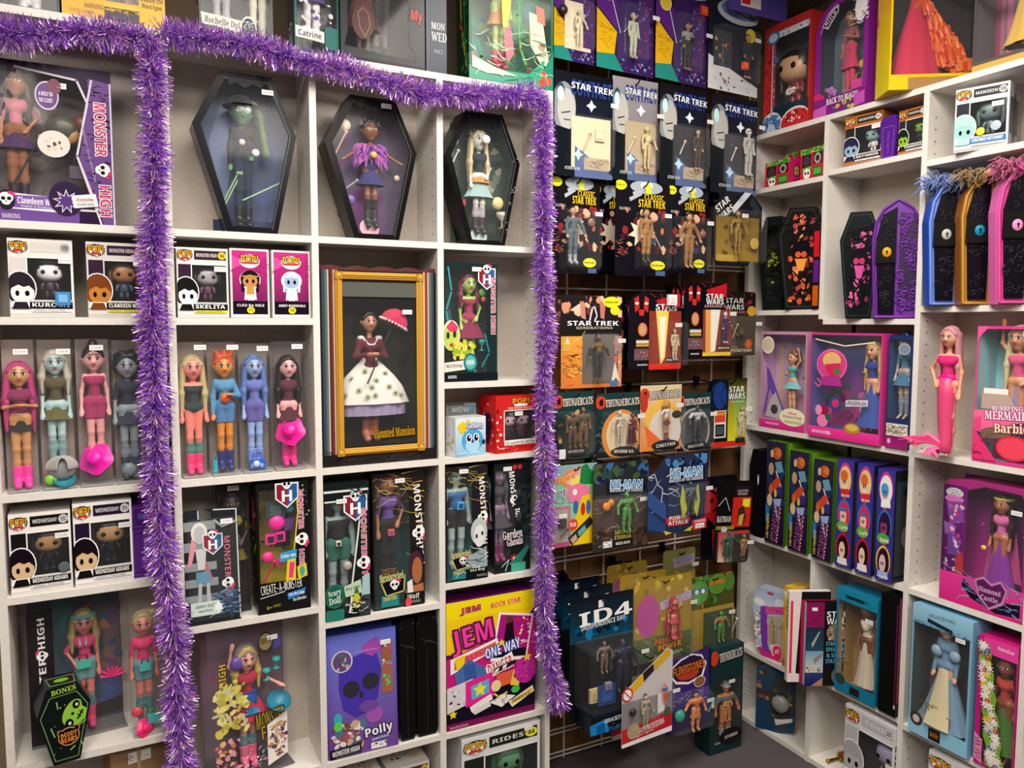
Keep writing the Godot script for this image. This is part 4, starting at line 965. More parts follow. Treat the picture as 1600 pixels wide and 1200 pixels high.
	pack("coffin_box", "black coffin shaped window box with a doll in a purple fur wrap", "doll box", Vector3(0.5728, 0.208, -1.89), 0.2336, 0.3465, 0.075, 0, "100f12", cof.merged({ci = "5a5068", back = "g 30 4 45 92 5c5870 6a4c7c;z 20 10 60 80 17 20 8 6a5070 7a4a88 54506a;p 7a3a84 32 66 50 58 70 66 62 96 40 96", front = "l 5a5a5c .5 30 4 74 4 94 36 74 97;p 0c0c14 32 3 73 3 70 9 66 8 62 11 58 8 54 11 50 8 46 10 42 7 38 9 35 6", dolls = ["x52 y92 h76 p:oo s:8a5c44 e:b8a040 hair:bun:2c2024 fur:a050c8:d070d0 bodice:38306c skirt:3a3478:.4:.6:.14:.05 sock:2a2024 boots:383838 crown:b8b0c0"], bits = ["disc:d8a0b0:50:91:.026::-.03", "ball:e8d0b8:24:20:.014::-.02", "rod:c8a0a0:18:34:.032:d8c0b0:-.02", "ball:6a60a8:28:72:.013::-.02", "rod:a098a0:28:62:.02:a098a0:-.02:-26", "ball:c8b098:80:54:.008::-.02", "ball:c8b060:52:40:.009::-.0"], pos = ["66 5"]}))
	pack("coffin_box", "black coffin shaped window box with a white haired doll on a silver stand", "doll box", Vector3(0.8768, 0.208, -1.89), 0.219, 0.3475, 0.075, 0, "0e1012", cof.merged({ci = "3a4a40", back = "g 20 4 60 92 46584c 28443c;z 14 10 72 80 18 40 7 6a7a68 2c3c38 a8a890 4a5a50", front = "l 5a6468 .5 30 4 74 4 94 36 74 97;p 0c1418 32 3 73 3 71 10 66 8 62 12 57 9 52 12 47 9 42 12 38 8;j 80 30 18 60 19 20 2 .6 b8b8c0 808890", dolls = ["x50 y92 h78 p:ah s:c8ccc4 e:203028 l:c83040 hair:verylong:e4d4a8 top:28343c skirt:a8c8c8:.36:.6:.16:.05 fringe:c89850:.5:.62:.12:.05 sock:b8b0b8 boots:3a3438 crown:e8e4dc"], bits = ["disc:b8d0cc:50:92:.024::-.03", "ball:a8c4cc:16:22:.012::-.02", "rod:c8d0d4:14:38:.03:c8d0d4:-.02", "bag:a83048:24:70:.012::-.02", "cup:c8c0b0:80:80:.02::-.02", "ball:d8c890:76:66:.018::-.03", "ball:f0e8e0:54:20:.012::-.0"], pos = []}))
	vinyl_box("vinyl figure box numbered 164 with a gold crowned portrait beside the tinsel", Vector3(0.1694, 0.012, -1.884), 0.1091, 0.1568, 0.1, 2, ["e4e0de", "3a2438", "4a4038", "1a181c", "ecebf0", "1a181c"], "164", "MONSTER HIGH", "SKELITA", "x62 y78 h52 k:v s:a8a4b0 hair:bob:2a2630 top:6a3a5a", {front2 = "", pos = ["84 30"]})
	for q in [["small pink vinyl figure box numbered 117 with a black haired figure printed on it", "CLEO De NILE", "117", "1c1618", "c88a58", "c89838"], ["small pink vinyl figure box numbered 155 with a white haired figure printed on it", "ABBEY BOMINABLE", "155", "e4e2ea", "9cb8dc", "e0dce4"]]:
		var pl: Array = [Vector3(0.2717, 0.012, -1.884), 0.0872, 0.1593] if q[2] == "117" else [Vector3(0.3661, 0.012, -1.884), 0.0899, 0.159]
		pack("vinyl_figure_box", q[0], "toy box", pl[0], pl[1], pl[2], 0.09, 2, "e4dedc", {front = "g 5 3 90 92 c83088 50204c;r 5 76 90 19 1c1420;p e050a0 5 30 40 20 5 10;p b02878 95 10 95 40 60 26;j 5 8 90 30 21 12 14 .7 601848 7a2058;e 50 18 26 10 f6f2ee;T 50 15 44 11 0 e8b030 40280c 1 POP!;r 32 19 36 3 c83840;e 50 45 27 14 f6f2f4;e 50 44 25 13 %s;p f6f2f4 38 50 62 50 66 74 34 74;p %s 26 40 34 34 34 62 28 62;p %s 74 40 66 34 66 62 72 62;e 50 47 19 9.5 %s;e 42 47 3.6 3 141014;e 58 47 3.6 3 141014;p %s 41 56 59 56 60 66 40 66;r 42 66 7 9 e8e4e4;r 51 66 7 9 e8e4e4;r 30 39 40 2 %s;t 50 82 70 3.6 0 f0e8f0 1 %s;e 50 89 10 5 e8dc30;t 50 89 12 4.4 0 201c10 1 %s" % [q[3], q[3], q[3], q[4], q[5], q[5], q[1], q[2]]})
	clear_box("slim clear case with a pink skinned blonde doll in a black swimsuit", Vector3(0.1454, -0.356, -1.882), 0.0612, 0.3126, 0.055, 3, {back = "887a72", dolls = ["x50 y99 h86 p:aa s:e88478 hair:verylong:e0cf98 bodice:26383c sock:5a8a80 boots:e03878"], pos = ["72 4"]})
	clear_box("slim clear case with an orange haired doll in a blue flame sweater", Vector3(0.2121, -0.356, -1.882), 0.0662, 0.3119, 0.055, 2, {back = "84766e", dolls = ["x52 y98 h86 p:af s:d8882c hair:spike:f05a18 sleeve:5a9ccc shorts:5088c0 boots:28306c"], bits = ["tote:18a8b8:14:98:.013:18a8b8", "ball:e86020:52:42:.012::-.012", "ball:d84838:36:96:.008"], pos = ["76 4"]})
	clear_box("slim clear case with an all blue haired doll in violet shorts", Vector3(0.2832, -0.356, -1.882), 0.0701, 0.3083, 0.055, 1, {back = "847870", dolls = ["x48 y98 h86 p:aa s:8cacdc hair:verylong:6a90d8 top:6a78c8 shorts:6a60b4 boots:7a90d0"], bits = ["bag:1c5cc0:50:98:.018:2a70d8", "ball:c8d8f0:44:93:.008::-.005"], pos = ["70 4"]})
	clear_box("slim clear case with a black haired doll holding a magenta hat beside the divider", Vector3(0.3615, -0.356, -1.882), 0.0774, 0.312, 0.055, 0, {back = "6a5e5c", dolls = ["x50 y98 h84 p:aa s:eaa8a8 hair:verylong:141014 top:581834 skirt:50182e:.42:.62:.12:.045 boots:f02890"], bits = ["hat:f01c98:50:70:.034::-.01:20"], pos = ["72 4"]})
	carded("silver striped blister pack with a cartoon doll and a crest, second bay", Vector3(0.1745, -0.7, -1.874), 0.1193, 0.2678, 0, "26282c", {cat = "carded toy", lean = -4.0, out = "0 3 4 0 26 0 27 8 34 10 50 8 50 3 36 0 96 0 100 3 100 100 0 100", front = "r 0 10 58 8 8c9498;r 0 28 40 8 8c9498;r 0 46 58 7 8c9498;r 0 60 60 7 8c9498;r 0 74 60 6 8c9498;l d8dcdc .8 27 1 27 8;l d8dcdc 1 55 1 97 2 99 98;e 28 20 15 9 e0dcd8;e 28 22 10 8 b8bcc0;p d890a0 14 24 22 30 12 48 4 50;p b06878 36 40 50 60 34 66;p c8ccd0 20 34 40 34 36 52 24 52;p 5c90b0 20 54 44 54 46 64 20 64;p b0b4b8 24 64 30 64 28 86 20 88;p b0b4b8 38 64 44 64 46 88 38 86;m 52 30 9;T 78 43 36 11 -90 c86880 303030 1 MONSTER;k 78 66 5 -90;T 78 76 12 10 -90 c86880 303030 1 HIGH;j 62 74 28 18 22 30 12 2 4a6a90 304868 7090b0;p c8dcd4 8 80 60 80 66 88 60 92 8 92;t 34 84 36 4 0 405850 2 Abbey Doll;t 34 88 26 2.4 0 405850 2 Daughter of the Yeti;s 58 86 5 6 f0f4f4;l 9aa4a8 2 56 10 70 16 84 14 98 12", bub = [[4, 8, 97, 96, 0.03]], pos = ["76 10"]})
	pack("doll_box", "dark boxed doll with a yellow top behind the striped blister pack", "doll box", Vector3(0.2291, -0.7, -1.92), 0.0688, 0.3253, 0.05, 0, "3a3632", {win = "4 3 96 98", ci = "40382e", dolls = ["x50 y97 h84 p:ah s:5a4a40 hair:long:1a1618 top:c0a818 skirt:a09018:.4:.62:.12:.045"], pos = ["50 6"]})
	pack("craft_doll_box", "yellow and black doll making box reading CREATE-A-MONSTER in the second bay", "doll box", Vector3(0.3361, -0.7, -1.874), 0.1242, 0.3172, 0.08, 0, "17171a", {win = "5 5 74 5 76 24 66 58 60 76 5 76", ci = "c8b818", back = "r 0 0 100 100 bcae18;r 6 8 30 60 a89a10;r 44 30 30 26 3a2030;z 5 5 70 72 23 20 3 1c1a1a 2a2818", front = "l d8c838 1 76 6 78 24 68 58;m 58 9 9.5;T 84 22 30 9 -90 d03c70 f0e8ea 1 MONSTER;k 85 45 5 -90;T 84 62 18 9 -90 d03c70 f0e8ea 1 HIGH;z 78 0 22 30 24 14 1 a8c8a0 e0e0a0 50909a;T 44 80 78 7 5 f4f2ee 141414 3 CREATE-A-MONSTER;p 3a98d0 42 54 74 52 74 59 42 61;t 58 56.4 28 3 3 f0f8ff 1 Color me;p e0cc20 56 60 72 59 72 76 52 76;p e83890 60 62 70 62 66 74 58 74;p e0cc20 74 66 92 64 94 74 76 76;e 84 70 5 4 48a898;p 2a78c8 54 86 90 83 88 88 56 91;t 72 87 30 3.4 5 f4f8ff 1 Color Me Creepy;t 78 91 26 2.6 5 e0e0e0 1 Sea Monster;l f0f0f0 .5 4 87 50 84;t 20 95 10 2.6 5 a8a020 1 6+;t 34 94 14 2 5 a8a020 0 WARNING", left = "r 0 0 100 100 26241c;z 10 5 80 90 25 20 5 b0a218 3a3418;p e83890 30 15 60 12 60 30 30 34", bits = ["box:f028a0:28:44:.012:301828", "box:f028a0:46:43:.012:301828", "ball:f02890:22:58:.014", "box:d82888:44:63:.008", "rod:d02040:24:70:.025:e02850", "ball:f028a0:40:32:.02", "box:30404a:38:22:.022:4a5a60", "ball:3090b8:66:22:.01", "box:5a3a70:66:34:.014"]})
	t = clear_box("large clear playset box with a seated doll in crimson and a gold upright logo", Vector3(0.2456, -1.111, -1.89), 0.2076, 0.3904, 0.07, 10, {cat = "doll playset", called = "doll_playset", base = "5a585c", back = "64525e", art = "g 3 2 94 90 6a4860 7a6a74;z 10 5 80 60 26 14 10 7a4a68 5a4a78 6a6270;r 0 88 100 12 585860", front = "T 16 44 44 8 90 c8a838 1a1618 1 MONSTER HIGH;z 6 34 36 32 27 110 3.4 d8cc60 e8e088 b8b050 c8c8a0;z 5 70 28 26 28 60 3 c87850 b04878 e8b890 502838 e0a0a8;T 70 64 34 10 4 a08828 302418 1 MONSTER;T 72 72 26 9 4 a08828 302418 1 FEST;p f0ece8 66 68 90 62 90 90 66 95;z 68 68 20 22 29 60 2.4 8a5a48 d8b8a0 5a3a68 c89858;e 66 14 9 6.5 282018;e 66 14 7.6 5.4 8a7a50;t 66 13.4 13 3.4 0 281c10 1 CREEPOVER;z 36 80 30 14 30 60 1.2 d8d8e0 e068a8 888890;r 0 96 30 2 302838", dolls = ["x48 y95 h76 p:uo s:e0a090 e:503060 hair:long:e0c468 top:b01c40 skirt:c81e44:.4:.64:.19:.05 sock:6a98a0 boots:e86088 hood:8a7a88"], bits = ["bowl:1880a0:82:60:.03", "cup:18a0a0:70:38:.012", "cup:18a0a0:82:32:.012", "shell:1c9cd8:50:59:.018::-.005", "box:204a90:50:50:.016:2a5ab0", "ball:4a48b0:80:18:.018", "ball:5a40a0:36:26:.018"], pos = ["74 12"]})
	# --- third column ---
	var stripes := ""
	for q in [[0, "24282c"], [2.2, "3c4854"], [4.6, "5a6a70"], [6.6, "c8bc98"], [7.6, "4a3030"], [9.6, "7a3038"], [11.2, "c8bc98"], [12.2, "8a6a38"], [88.6, "c8bc98"], [90, "8a3a3c"], [92.6, "c8bc98"], [93.6, "5a6a70"], [95.8, "3c4854"], [98, "1c2024"]]: stripes += "r %s 0 3 94 %s;" % q
	t = pack("framed_doll_box", "tall gold framed box with a doll holding a crimson parasol in a white gown", "collector doll box", Vector3(0.5845, -0.356, -1.882), 0.3014, 0.4858, 0.12, 0, "2c2824", {win = "19 13.5 82 90", ci = "1c1c1a", back = "g 0 0 100 100 2c2c26 343830;z 15 10 70 80 31 24 10 26281f 3c3a30 302c2c", front = stripes + "r 15 94 70 6 2a2622;j 0 93 100 7 29 60 6 .4 4a3430 1c2024 3a3c40;r 0 94 15 6 221f1d;r 85 94 15 6 221f1d;r 14 6 74 7.4 5a5c58;T 62 84 36 5 2 c09020 302008 2 Haunted Mansion", dolls = []})
	frame_box(t)
	t = pack("doll_box", "leafy printed doll box with a green faced doll and crest in the third bay", "doll box", Vector3(0.838, -0.155, -1.886), 0.156, 0.3139, 0.075, 0, "1c2c2e", {win = "3 4 78 4 82 96 3 96", ci = "22383a", back = "z 0 0 100 100 32 60 7 1e4a4c 2c6a6a 183436 4a3a4a 3a8080", front = "m 80 12 9;T 92 36 48 8 -90 c03060 e8e0e4 1 MONSTER HIGH;l 3a9494 1.6 8 4 14 24 4 40 10 56;l 2a7a80 1.6 76 60 84 76 70 88;e 13 61 16 13 e4e8c8;e 13 62 14 12 b8cc60;p d04068 4 54 14 48 26 54 22 58 10 58;e 7 61 3 3 28383a;e 19 60 3 3 28383a;e 14 69 4 1.6 c02848;z 18 66 36 14 33 40 5 c8c838 90b030 e0d060;p e8e4d8 0 84 38 82 38 90 0 92;t 18 87 30 4 3 302c28 2 McFlytrap;e 48 84 13 8 246a74;e 48 84 10 6 58b0b0;t 48 84 14 4 8 e8f4f0 1 FREAK;r 0 93 100 7 121c1e;t 14 96 16 2.6 0 c8d0d0 1 WARNING", dolls = ["x54 y95 h84 p:ah s:9cc060 e:601830 l:c02040 hair:long:803050 bodice:a83058 skirt:8a1c48:.36:.62:.19:.045 boots:307a5a"], bits = ["ball:58b048:78:24:.012", "ball:d86030:80:30:.008", "cup:20a0a0:76:70:.014"], pos = ["60 5"]})
	pack("plush_toy_box", "small blue and white box with a big eyed round face on it", "toy box", Vector3(0.8245, -0.356, -1.876), 0.0958, 0.1044, 0.05, 8, "dfe4e8", {front = "g 0 0 100 100 dce4ee 88c4e4;e 56 60 36 30 4ca4d8;e 56 74 24 16 a8d8f0;e 44 54 10 12 f0f4f8;e 68 54 10 12 f0f4f8;e 44 54 7 9 201828;e 68 54 7 9 201828;e 46 51 2.4 3 ffffff;e 70 51 2.4 3 ffffff;e 56 62 5 4 3048a0;p e8c818 6 20 24 8 38 20 34 36 16 40;p e8d038 36 2 52 14 44 22;T 62 22 54 15 -2 f0f4ff 28306c 1 Furblets;e 92 66 6 6 2a3038;t 24 92 30 6 0 f0f8fc 1 ages 6+;t 62 92 26 6 0 f0f8fc 1 plush", left = "z 10 40 80 50 34 14 10 d8c830 a8b8a8 c8c0b8", top = "r 0 0 100 100 d0d8dc"})
	pack("toy_box", "grey carton with a hanging tab behind the small blue box", "toy box", Vector3(0.8332, -0.356, -1.942), 0.0886, 0.1351, 0.05, 0, "a8acac", {front = "r 6 4 88 40 8a9094;t 46 12 60 10 0 e0e4e4 1 WOW;e 84 10 10 6 68b8d8;r 0 0 60 3 3a6048", group = ""})
	pack("vinyl_figure_box", "red vinyl figure box with a dark two figure window beside the right tinsel", "toy box", Vector3(0.9614, -0.356, -1.876), 0.1355, 0.1575, 0.09, 6, "cc2424", {win = "20 26 96 78", ci = "3a3030", front = "l f0ece8 1.6 20 26 97 26 97 79 20 79 20 26;T 60 10 40 10 0 e8b030 401408 1 POP!;r 44 15 32 4 f4f0ec;t 58 22 60 3 0 f0d8c0 1 THE NIGHTMARE;r 20 79 77 8 f2efec;t 58 83 70 5 0 2a2424 1 LILY and ADY BELLINGTON;z 0 20 20 70 35 14 4 701020 f0e8e0 901828;t 14 92 14 4 0 f4e8e4 1 toy;j 20 90 76 8 36 12 10 1 f0a8a0 801818", left = "p 501838 34 30 66 30 80 52 60 86 40 86 20 52;p 2c1430 38 34 62 34 72 52 58 82 42 82 28 52;z 5 10 90 85 37 24 4 701020 f0d8d0 e04848", dolls = ["x42 y78 h46 k:v s:c8a8b8 hair:bob:2a2030 top:4a2848", "x76 y78 h46 k:v s:b898a8 hair:bun:38242c top:5a3040"], pos = ["54 32"], bits = ["box:a8a8ac:44:36:.009:d0d0d0"]})
	pack("doll_box", "white edged doll box with a grey boy doll in green trousers, third bay", "doll box", Vector3(0.4911, -0.744, -1.872), 0.1146, 0.3468, 0.075, 0, "1b1e1f", {win = "3 14 54 14 56 20 76 28 58 96 3 96", ci = "33373a", back = "z 0 0 100 100 38 20 10 3c4044 2c3034 44484c", front = "r 0 5 98 1.6 d8dcd8;l d8e0d8 1.2 2 13 53 13 66 20 78 28 58 78 56 94;m 69 18 9.5;T 87 38 36 11 -90 d03c70 f0e8ea 1 MONSTER;k 86 60 5 -90;T 88 78 22 11 -90 d03c70 f0e8ea 1 HIGH;j 70 4 28 6 39 8 8 1.4 30605c 1c4a48;e 20 82 22 9 2c7a64;e 20 82 20 8 1e604c;t 20 80 28 5 8 d8f0e0 2 Scary;t 20 85 26 5 8 d8f0e0 2 Doll;p b8d4b8 40 76 78 72 80 82 44 84;t 60 78 30 3 5 507058 1 Boy Doll;e 68 88 9 6 c8c030;p 3a6a3c 62 82 74 82 68 76;p a8c4c8 82 70 98 68 99 96 76 98;p 3a4448 80 84 99 84 99 99 74 99;r 0 92 40 8 2a7a6c;p e8ecec 56 84 60 84 54 96 50 96;j 40 84 58 12 40 14 8 1 181c1c e0e4e0", dolls = ["x36 y94 h84 k:m p:aa s:8a9c9c hair:short:4a5a60 e:304850 l:7a5a60 tank:16181a shorts:1c6a58 boots:242a2c"], bits = ["box:e0d8c8:31:44:.006:1a1a1a:-.003", "ball:a8a8a0:52:62:.012::-.01"], pos = ["38 13"]})
	var wreck := "j 0 0 100 20 41 14 16 .8 b8a860 806830;T 88 30 40 13 -86 efeae6 2a2022 1 MONSTER;k 89 46 5 -88;T 91 60 20 13 -86 efeae6 2a2022 1 HIGH;j 84 5 16 40 42 6 20 .8 b89848 a08038;p 101416 14 80 60 76 58 88 24 90;l c8c060 1 14 80 60 76 58 88 24 90 14 80;T 34 76 46 6 4 e8e0a0 2a3020 2 Shriekwrecked;k 40 82 3.6;e 40 85 4 1.2 e8e8e8;r 14 90 34 8 2a8088;t 30 91.5 26 4 4 d8c040 1 Treasure Chest;"
	pack("doll_box", "pirate themed doll box with a brown skinned doll in a red headscarf", "doll box", Vector3(0.6314, -0.744, -1.886), 0.1402, 0.3583, 0.075, 0, "241f20", {win = "3 3 68 3 72 60 96 70 96 99 3 99", ci = "26494c", back = "g 0 0 100 100 3a3830 1c5a60;j 0 0 100 70 43 30 30 1.4 a89850 1e6a70 184850 5a4830;r 20 50 50 20 1c6a70", front = wreck + "e 84 66 14 10 1c1a20;e 82 70 14 11 4a2438;e 84 74 10 10 a86840;p b07048 64 86 96 84 98 96 60 92;p e8e4e4 64 82 74 80 76 90 66 94;r 58 90 40 10 16181c;t 76 93 24 4 0 d8d8d0 1 Wolf;t 80 97 20 2 0 b0b0a8 0 WARNING;e 66 97 6 4 d84858", dolls = ["x36 y88 h86 p:ah s:a06844 hair:long:5a3a28 band:d83060 top:6a4aa0 legs:16181c boots:6a4a2c"], bits = ["box:e06040:36:44:.008:7a4aa8:-.006"], pos = ["52 6"]})
	# --- third bay, lowest rows ---
	for i in 3:
		var q: Array = [[Vector3(0.5295, -1.111, -1.96), 0.1706, 0.3131], [Vector3(0.5319, -1.111, -1.925), 0.186, 0.3166], [Vector3(0.5281, -1.111, -1.878), 0.1827, 0.3177]][i]
		carded(["purple card pack half hidden at the back of the polybag stack", "purple hanging pack in the middle of its row of three", "front purple pack with a big violet skull case and tiny accessories"][i], q[0], q[1], q[2], -2.0, "4a3aa0", {group = "skull case packs in the third bay", lean = -3.0, r = 0.008, out = "0 4 4 0 44 0 48 6 54 7 58 3 74 0 100 0 100 100 0 100", front = "g 0 0 100 100 4858b8 6a2c8c;h 0 4 30 96 3a70b8 5a40a0;r 0 92 100 8 43309a" if i < 2 else "g 0 0 100 100 6470cc 6a3490;p 3a20a8 18 22 70 16 78 34 72 56 60 66 40 70 22 62 16 44;e 34 46 12 7 181026;e 62 42 12 7 181026;e 48 52 3 3 181026;p 9a3aa8 50 12 72 6 78 16 66 22 52 18;p 9a3aa8 74 16 86 10 88 22 80 26;e 22 22 15 9 d0ccd4;e 22 22 13 8 5a3a78;z 14 16 16 12 44 14 3 28683c d8a8c8 3a3a50;r 78 10 16 44 9a5a3c;z 80 12 12 40 45 16 3 58a0c8 c03070 58c060 e8d0c0 402848;z 6 74 44 18 46 60 5 a04858 4a6a88 c8a888 e8e0e0 704030;e 66 70 12 7 a04ab0;e 58 62 14 5 6a3aa0;e 14 68 6 5 28a8b8;e 14 74 6 4 50d048;T 72 84 40 10 6 f4f0fa 28184c 1 Polly;t 74 90 24 3 4 b8d8f0 1 pocket;p 141018 2 92 46 90 46 99 2 100;t 24 95 38 4 3 f0ecf4 1 MONSTER HIGH;r 60 93 22 5 f0f0f0;z 61 93.6 20 3.6 47 16 1 181818 303030", bub = [] if i < 2 else [[4, 10, 96, 98, 0.034]], pos = [] if i < 2 else ["80 8"]})
	for i in 2:
		var q: Array = [[Vector3(0.6496, -1.111, -1.882), 0.043, 0.332], [Vector3(0.705, -1.111, -1.882), 0.0603, 0.3377]][i]
		pack("storage_case", "plain black shrink-wrapped case standing beside the purple packs", "toy case", q[0], q[1], q[2], 0.09, 0, "121214", {group = "two black cases in the third bay", out = "8 0 92 0 100 12 100 94 90 100 10 100 0 94 0 12", front = "j 10 4 80 20 48 5 9 .6 4a4a50 303034;l 2a2a2e .6 50 30 50 96"})
	# --- fourth column ---
	pack("doll_box", "pirate themed doll box with a grey boy doll in a blue vest", "doll box", Vector3(0.8199, -0.697, -1.876), 0.1234, 0.313, 0.07, 0, "1f2023", {win = "3 3 62 3 64 96 3 99", ci = "1c5a58", back = "g 0 0 100 100 30585a 1c8a80;j 0 0 70 80 49 20 26 1.4 2a9a88 8a8040 184a50;r 0 44 50 20 20a080", front = wreck + "e 78 58 20 12 b8c4c4;e 79 62 13 10 dce2e0;e 72 62 3 2 303a40;e 86 60 3 2 303a40;p 9aaab0 52 78 96 72 98 90 46 90;j 46 72 52 22 50 20 12 1 283840 e0e8e8 48686c;r 46 90 53 10 141719;t 74 92 36 3 0 d8d8d0 1 Sea Boy;t 84 97 24 2 0 b0b0a8 0 WARNING", dolls = ["x34 y92 h88 k:m p:aa s:9ab0b0 hair:short:3a7a68 mask:18a078 tank:3070b0 shorts:1a1a1e"], bits = ["box:48a8e0:36:34:.01:204a80:-.004"], pos = ["42 4"]})
	pack("doll_box", "dark floral doll box reading Garden Ghouls in the fourth bay", "doll box", Vector3(0.9617, -0.697, -1.884), 0.1133, 0.3099, 0.07, 0, "1c1e20", {win = "3 6 50 6 58 60 40 92 3 92", ci = "34303a", back = "z 0 0 100 100 51 30 8 3a3640 28242c 4a4450 5a4058", front = "T 52 24 32 15 -84 efeae6 201c20 1 MONSTER;k 58 34 5 -88;T 64 45 14 13 -86 efeae6 201c20 1 HIGH;z 60 20 38 70 52 40 6 26302f 343e40 1c2628;s 56 4 3 7 c83038;s 70 4 3 7 c83038;T 50 65 54 8 4 efe4e8 282028 2 Garden;T 56 72 44 7 4 efe4e8 282028 2 Ghouls;s 54 88 5 8 c83038;s 68 91 4.6 8 c83038;e 54 88 3 1.8 f8f0f0;e 68 91 3 1.8 f8f0f0;p 2a7a68 40 92 92 76 96 80 60 100;r 46 92 40 8 48a890;l b8d0c8 .8 20 94 40 88 30 98", right = "r 0 0 100 100 2a2c2a", dolls = ["x24 y92 h86 p:aa s:8a7090 hair:long:5a8a90 top:48384e skirt:4a4450:.36:.62:.16:.045 boots:802a68 crown:7a3a58"], pos = ["36 5"]})
	pack("craft_set_box", "bright yellow and magenta music set box with a DANGER sign and clapperboard", "toy box", Vector3(0.895, -1.113, -1.878), 0.2729, 0.3585, 0.075, 0, "5a1458", {front = "g 0 0 100 14 f0dc18 f0d810;p f0c818 0 14 100 14 62 46 0 40;p f08828 20 40 66 22 60 40 30 50;p c8207c 0 44 100 24 100 70 0 78;r 0 70 100 26 1c1024;r 0 95 100 5 7a1850;T 26 8 22 5 3 e03c8c 502010 1 JEM;t 66 7 34 4 3 e03c8c 1 ROCK STAR;p f4f0f0 58 14 98 20 90 56 48 52;p a81c80 60 16 96 21.6 88.6 53 51 49.6;p 18141a 66 24 74 22 76 40 70 46 62 44;p 18141a 52 46 90 46 88.6 53 51 49.6;e 70 21 4 3 5a3a2c;z 78 22 16 24 53 30 2.4 e8b040 f0a0c0 d02040 f0f0e0;T 28 30 46 20 10 f040a0 601848 1 JEM;p f0f0f0 4 44 56 34 58 42 4 56;p e86038 8 46 54 36.6 55 41 8 53;t 34 44 40 5 9 e02880 1 MUSIC;p f0d020 8 44 20 42 18 56 12 56;T 62 43 40 8 8 f0f0ff 2848a0 1 ONE WAY;p 4a6cb0 8 56 24 46 50 60 30 74 12 70;p 3a58a0 18 50 30 50 34 70 20 70;p f0ece8 42 56 72 47 76 56 46 66;T 59 56.5 28 9 13 c02858 f4f0ec 1 DANGER;p d8d4d8 0 66 28 62 30 80 0 86;z 2 68 24 14 54 14 2.4 302c34 e8e8ec b8b8c0;p e02890 20 64 50 60 52 80 20 84;p 58b0d8 26 68 46 65 46 76 27 79;s 36 72 6 5 f0e040;p 202018 52 58 76 54 77 57 53 62;p e8f0e8 53 59 58 58 56 61 53 61.6;p e8f0e8 62 57 67 56 65 59 61 60;p e06040 54 63 76 62 76 72 56 74;e 54 72 5.6 4.6 e8d8a0;p e8c838 74 62 84 64 80 76 70 74;e 77 67 3 2.4 5a3a2c;e 88 64 13 11 c02898;z 76 55 22 18 55 50 2.4 d040a8 a02080 b83098;s 90 54 4 5 f0c828;s 6 87 3.6 5 f0d828;s 60 38 3 5 f0d828;p f0ece8 24 84 48 77 50 82 26 88;p e0dcd8 26 88 46 83 48 87 30 91;l e8d858 1.4 52 78 56 81 62 80 66 79;e 76 78 5 3 48b858;p f0ecec 46 84 62 80 76 83 60 90;z 52 82 18 6 56 14 1 3a3a48 603048;p f0ece0 68 87 96 78 98 83 72 92;p f0c020 70 87.6 95 79.6 96 82.4 72 90;t 83 85.4 22 3 12 503010 1 FASHION PLAY;t 12 97 20 2 0 f0b0c8 0 WARNING"})
	t = vinyl_box("large dark green vinyl figure box numbered 44 on the lowest shelf", Vector3(0.9244, -1.398, -1.874), 0.2472, 0.2504, 0.11, 0, ["dedee0", "20281f", "2a352c", "30503c", "70906c", "1a1a1c"], "44", "RIDES", "GHOST", "x62 y78 h54 k:v s:5a8a68 hair:long:3a6a4c top:2a4a38", {pos = ["84 5"], nc = "e8e038"})
	for i in 2: vinyl_box(["low white vinyl figure box with red floral print at the bottom of the third bay", "low white vinyl figure box with a yellow bubble beside the lowest divider"][i], Vector3(0.53 + i * 0.13, -1.398, -1.91), 0.118, 0.2, 0.1, 0, ["e2dedb", "48403c", "3a3430", "2a2422", "d0a080", "1a1818"], ["12", "31"][i], "SERIES", "FIGURE", "x62 y78 h52 k:v s:c8a080 hair:bob:2a2422 top:603030", {top = "r 6 6 88 88 e8e4e0;z 20 20 50 50 %d 14 8 a82838 d8a040 303030 c84858;e 74 60 14 20 f0e8d8;t 74 60 20 20 0 d89828 1 POP!" % (57 + i)})
	pack("carton", "brown cardboard carton with a white label under the lowest left shelf", "carton", Vector3(-0.01, -1.398, -1.9), 0.12, 0.43, 0.1, 10, "8a6a48", {gloss = false, front = "r 30 3 40 6 d8d4cc;j 32 4 34 4 59 8 3 .4 303030;r 46 0 6 100 a88a60"})
	garland("purple tinsel garland along the upper left shelf and down its divider", PackedVector3Array([Vector3(-0.209, 0.5605, -1.836), Vector3(-0.1237, 0.5697, -1.836), Vector3(-0.0449, 0.5903, -1.836), Vector3(0.025, 0.5943, -1.836), Vector3(0.0804, 0.5956, -1.836), Vector3(0.0812, 0.5459, -1.836), Vector3(0.0795, 0.4135, -1.836), Vector3(0.0743, 0.2522, -1.836), Vector3(0.0665, 0.0889, -1.836), Vector3(0.0638, -0.0764, -1.836), Vector3(0.0634, -0.2443, -1.836), Vector3(0.0636, -0.4005, -1.836), Vector3(0.0698, -0.5309, -1.836), Vector3(0.0817, -0.6497, -1.836), Vector3(0.0886, -0.7694, -1.836), Vector3(0.0881, -0.874, -1.836), Vector3(0.0916, -1.0263, -1.836)]), 0.033, 21)
